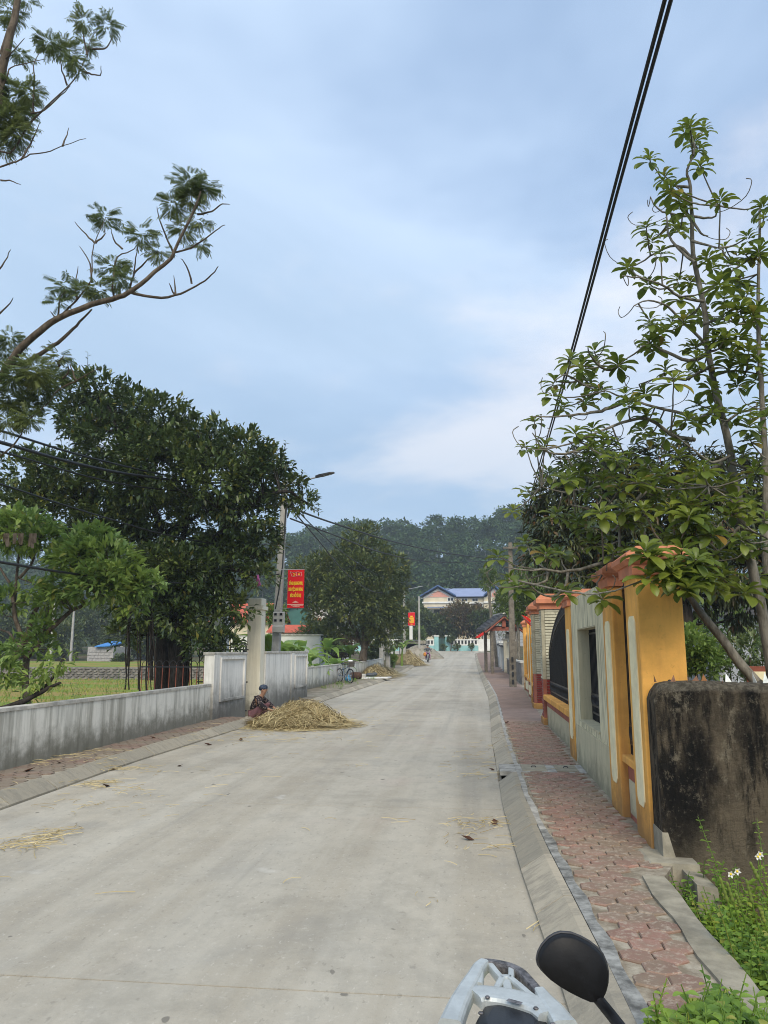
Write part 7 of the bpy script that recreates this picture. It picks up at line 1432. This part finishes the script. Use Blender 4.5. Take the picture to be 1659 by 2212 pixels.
m = MB(); m.loft([[(sx * w, y, z) for sx, z in ((-1, z - .05), (1, z - .05), (1, z), (-1, z))] for y, w, z in ((-.3, .09, .80), (.0, .12, .79), (.3, .11, .77), (.5, .06, .76))]); m.build('seat', M['seat_vinyl'], mb, local=True)
for q in (-1, 1): m = MB(); m.tube([(q * .2, .92, 1.0), (q * .3, .93, 1.2)], .007, 4); m.sphere((q * .32, .93, 1.24), (.06, .02, .045), 8, 5); m.build('mirror', M['mirror_plastic'], mb, local=True)
m = MB(); m.sphere((.30, .92, .74), (.16, .12, .2), 10, 6); m.build('orange_bag', M['orange_cloth'], mb, local=True)
nd = {'pel': ((0, .12, .88), .12), 'sp': ((0, .14, 1.08), .12), 'ch': ((0, .20, 1.26), .13), 'nk': ((0, .23, 1.41), .05), 'hd': ((0, .25, 1.53), .09), 'hd2': ((0, .25, 1.60), .07)}; ed = [('pel', 'sp'), ('sp', 'ch'), ('ch', 'nk'), ('nk', 'hd'), ('hd', 'hd2')]; tn = {'pel': ((0, .12, .87), .135)}; te = []; sn = {'ch': ((0, .20, 1.26), .15), 'sp': ((0, .14, 1.06), .14), 'pel': ((0, .12, .92), .145), 'nk': ((0, .22, 1.36), .09)}; se = [('pel', 'sp'), ('sp', 'ch'), ('ch', 'nk')]
for s_, n_ in ((1, 'l'), (-1, 'r')):
    nd.update({'hip' + n_: ((s_ * .09, .16, .86), .09), 'kn' + n_: ((s_ * .17, .56, .72), .065), 'an' + n_: ((s_ * .20, .50, .32), .04), 'to' + n_: ((s_ * .20, .64, .28), .035), 'sh' + n_: ((s_ * .17, .21, 1.32), .06), 'el' + n_: ((s_ * .28, .45, 1.12), .045), 'wr' + n_: ((s_ * .28, .78, 1.06), .03)}); ed += [('pel', 'hip' + n_), ('hip' + n_, 'kn' + n_), ('kn' + n_, 'an' + n_), ('an' + n_, 'to' + n_), ('ch', 'sh' + n_), ('sh' + n_, 'el' + n_), ('el' + n_, 'wr' + n_)]; hand(nd, ed, 'wr' + n_, nd['wr' + n_][0], (0, 1, -.35), (s_, 0, 0))
    for k in ('hip', 'kn', 'an'): tn[k + n_] = (nd[k + n_][0], nd[k + n_][1] + .018)
    te += [('pel', 'hip' + n_), ('hip' + n_, 'kn' + n_), ('kn' + n_, 'an' + n_)]
    for k in ('sh', 'el'): sn[k + n_] = (nd[k + n_][0], nd[k + n_][1] + .02)
    sn['wq' + n_] = ((s_ * .28, .72, 1.07), .042); se += [('ch', 'sh' + n_), ('sh' + n_, 'el' + n_), ('el' + n_, 'wq' + n_)]
rd = link('person', skin_mesh('person', nd, ed), M['skin']); rd.location = mb.location; rd.rotation_euler = mb.rotation_euler; tag(rd, 'rider in a dark top and helmet on the distant motorbike', 'person'); link('jacket', skin_mesh('jacket', sn, se), M['grey_cloth'], rd); link('trousers', skin_mesh('trousers', tn, te), M['lilac_cloth'], rd)
m = MB(); m.sphere((0, .24, 1.60), (.125, .14, .10), 12, 8); m.box(-.09, .09, .34, .42, 1.575, 1.59, .005); m.build('helmet', M['helmet'], rd, local=True); face(rd, (0, .25, 1.53), (0, 1, 0))
# --- motorbike in the foreground: only tail, seat and one mirror reach the picture
v6 = lambda x, y: (932.6 + x * .26455, 2029.8 + y * .26455)
RZ = .86
def rk(x, y, z=RZ): p = atz(*v6(x, y), z); return Vector(p)
tail = rk(600, 215); hbar = Vector((.43, 1.02, 0)); ax = (Vector((hbar.x, hbar.y, 0)) - Vector((tail.x, tail.y, 0))).normalized(); org = Vector((tail.x, tail.y, 0)) + ax * .30
fb_ = thing('motorbike', org, 'silver motorbike tail rack, black seat and mirror at the bottom edge', 'motorbike', rz=math.atan2(ax.y, ax.x) - R(90)); inv = (Matrix.Translation(org) @ Matrix.Rotation(math.atan2(ax.y, ax.x) - R(90), 4, 'Z')).inverted()
motorbike(fb_, 'steel_silver')
def fbuild(m, nm, mat, par=None): m.v = [tuple(inv @ Vector(p)) for p in m.v]; return m.build(nm, M[mat], par or fb_, local=True)
def slab(m, pts, z0, z1, e=.0):
    """a traced bar outline as a solid with a rounded upper edge"""
    c_ = sum((Vector(p) for p in pts), Vector()) / len(pts); n = len(pts); out = []
    for z, k in ((z0, .0), (z1 - .008, .0), (z1 - .002, .10), (z1, .22)):
        ring = []
        for i, p in enumerate(pts):
            a, b_ = Vector(pts[i - 1]), Vector(pts[(i + 1) % n]); t_ = (b_ - a).normalized(); nn = Vector((-t_.y, t_.x, 0)); ring.append(Vector((p[0], p[1], z)) + nn * (k * .028))
        out.append(ring)
    m.loft(out, False)
def bent(m, pts, w, h):
    P = wig([rk(x, y) for x, y in pts], 4, 0); rg = []
    for i, p in enumerate(P):
        t_ = (P[min(i + 1, len(P) - 1)] - P[max(0, i - 1)]).normalized(); n_ = Vector((-t_.y, t_.x, 0)).normalized(); ww = w if not callable(w) else w(i / (len(P) - 1)); rg.append([p + n_ * ww * c_ + Vector((0, 0, h * s_)) for c_, s_ in ((-1, -.7), (-1, .45), (-.86, .88), (-.6, 1), (.6, 1), (.86, .88), (1, .45), (1, -.7))])
    m.loft(rg, False)
m = MB(); bent(m, [(150, 720), (215, 560), (290, 420), (345, 330), (385, 255), (430, 215)], lambda u: lerp(.024, .012, u), .016); bent(m, [(1090, 730), (1000, 600), (930, 520), (880, 450)], lambda u: lerp(.026, .012, u), .016)
fbuild(m, 'grab_rail', 'steel_silver')
m = MB(); bent(m, [(345, 480), (430, 470), (600, 490), (760, 530), (900, 580), (985, 640)], .034, .014); fbuild(m, 'cross_bar', 'steel_silver')
m = MB(); bent(m, [(400, 235), (430, 212), (500, 215), (620, 240), (720, 285), (790, 355), (850, 425), (905, 500)], .011, .013); fbuild(m, 'rear_loop', 'scraped_metal')
m = MB(); bent(m, [(390, 240), (393, 310), (385, 390)], .009, .011)
for q in ([(480, 225), (530, 290), (570, 335)], [(650, 255), (650, 300), (645, 335)], [(575, 335), (550, 380), (525, 430)], [(640, 335), (720, 400), (800, 470), (870, 520)], [(565, 335), (605, 328), (650, 335)]): bent(m, q, .0075, .010)
bent(m, [(605, 340), (620, 400), (625, 450)], .010, .006); fbuild(m, 'rack_strut', 'steel_silver')
for q_ in ((455, 470), (850, 560), (400, 600), (990, 690)):
    m = MB(); p = rk(*q_, RZ + .0145); m.sphere(p, (.006, .006, .003), 8, 4); fbuild(m, 'bolt', 'scraped_metal')
m = MB(); h0 = rk(803, 400); m.tube([h0, h0 + Vector((0, 0, -.02)), h0 + Vector((.004, -.01, -.03))], .004, 5); fbuild(m, 'luggage_hook', 'iron_black')
m = MB(); bd = rk(675, 505, RZ + .0165); dxv = (rk(730, 520) - rk(620, 490)).normalized(); dyv = Vector((-dxv.y, dxv.x, 0)); m.add([bd - dxv * .016 - dyv * .007, bd + dxv * .016 - dyv * .007, bd + dxv * .016 + dyv * .007, bd - dxv * .016 + dyv * .007], [(0, 1, 2, 3)]); fbuild(m, 'worn_sticker', 'scraped_metal')
rg = []
SO = [(330, 760), (375, 680), (420, 605), (480, 578), (560, 568), (700, 590), (830, 640), (930, 695), (985, 770), (960, 1000), (700, 1100), (400, 1000)]
for z, k in ((RZ - .10, 1.0), (RZ - .045, 1.0), (RZ - .02, .96), (RZ - .005, .86), (RZ + .002, .6)):
    ring = []; c_ = rk(640, 830, RZ - .03)
    for x, y in SO: p = rk(x, y, RZ - .03); ring.append(Vector((lerp(c_.x, p.x, k), lerp(c_.y, p.y, k), z)))
    rg.append(ring)
m = MB(); m.loft(rg); fbuild(m, 'seat', 'seat_vinyl')
v7 = lambda x, y: (877.8 + x * .4709, 1865 + y * .4709)
MO = [(600, 440), (606, 408), (622, 378), (650, 347), (680, 330), (710, 322), (760, 328), (800, 345), (840, 368), (880, 400), (905, 430), (922, 470), (930, 512), (928, 560), (918, 598), (903, 625), (880, 640), (845, 636), (800, 615), (750, 588), (700, 557), (655, 523), (622, 488), (605, 464)]
MYY = 1.18; cen = at(*v7(770, 480), MYY); rg = []
for dyy, k in ((.020, .90), (.016, .985), (.006, 1.0), (-.002, .992), (-.006, .97), (-.0085, .93), (-.0095, .2)):
    rg.append([Vector((lerp(cen.x, p.x, k), MYY + dyy + .35 * (p.x - cen.x) * k * .3, lerp(cen.z, p.z, k))) for p in (at(*v7(x, y), MYY) for x, y in MO)])
m = MB(); m.loft(rg); mir = fbuild(m, 'mirror', 'mirror_plastic'); m = MB(); m.add([p + Vector((0, .0015, 0)) for p in rg[0]], [tuple(range(len(MO)))]); fbuild(m, 'mirror_glass', 'mirror_glass', mir)
m = MB(); m.tube(rg[2] + rg[2][:1], .0022, 5, False); fbuild(m, 'mirror_rim', 'mirror_edge', mir)
m = MB(); s0 = at(*v7(888, 632), MYY); m.tube([s0 + Vector((-.01, .005, .01)), s0, at(*v7(935, 690), 1.15), at(*v7(990, 760), 1.11), at(*v7(1040, 850), 1.08)], .0075, 8); fbuild(m, 'mirror_stem', 'mirror_plastic', mir)
# ================================================================ air
hz_ = MB(); hz_.box(-405, 405, -64, 425, -2.2, 46); ho = hz_.build('haze', None); ho['kind'] = 'stuff'
hm_ = bpy.data.materials.new('haze'); hm_.use_nodes = True; hn = hm_.node_tree; hn.nodes.clear(); ov = hn.nodes.new('ShaderNodeOutputMaterial'); pv = hn.nodes.new('ShaderNodeVolumePrincipled'); pv.inputs['Color'].default_value = (.80, .90, 1.0, 1); pv.inputs['Density'].default_value = .0009; pv.inputs['Anisotropy'].default_value = .1; hn.links.new(pv.outputs[0], ov.inputs['Volume']); ho.data.materials.append(hm_)
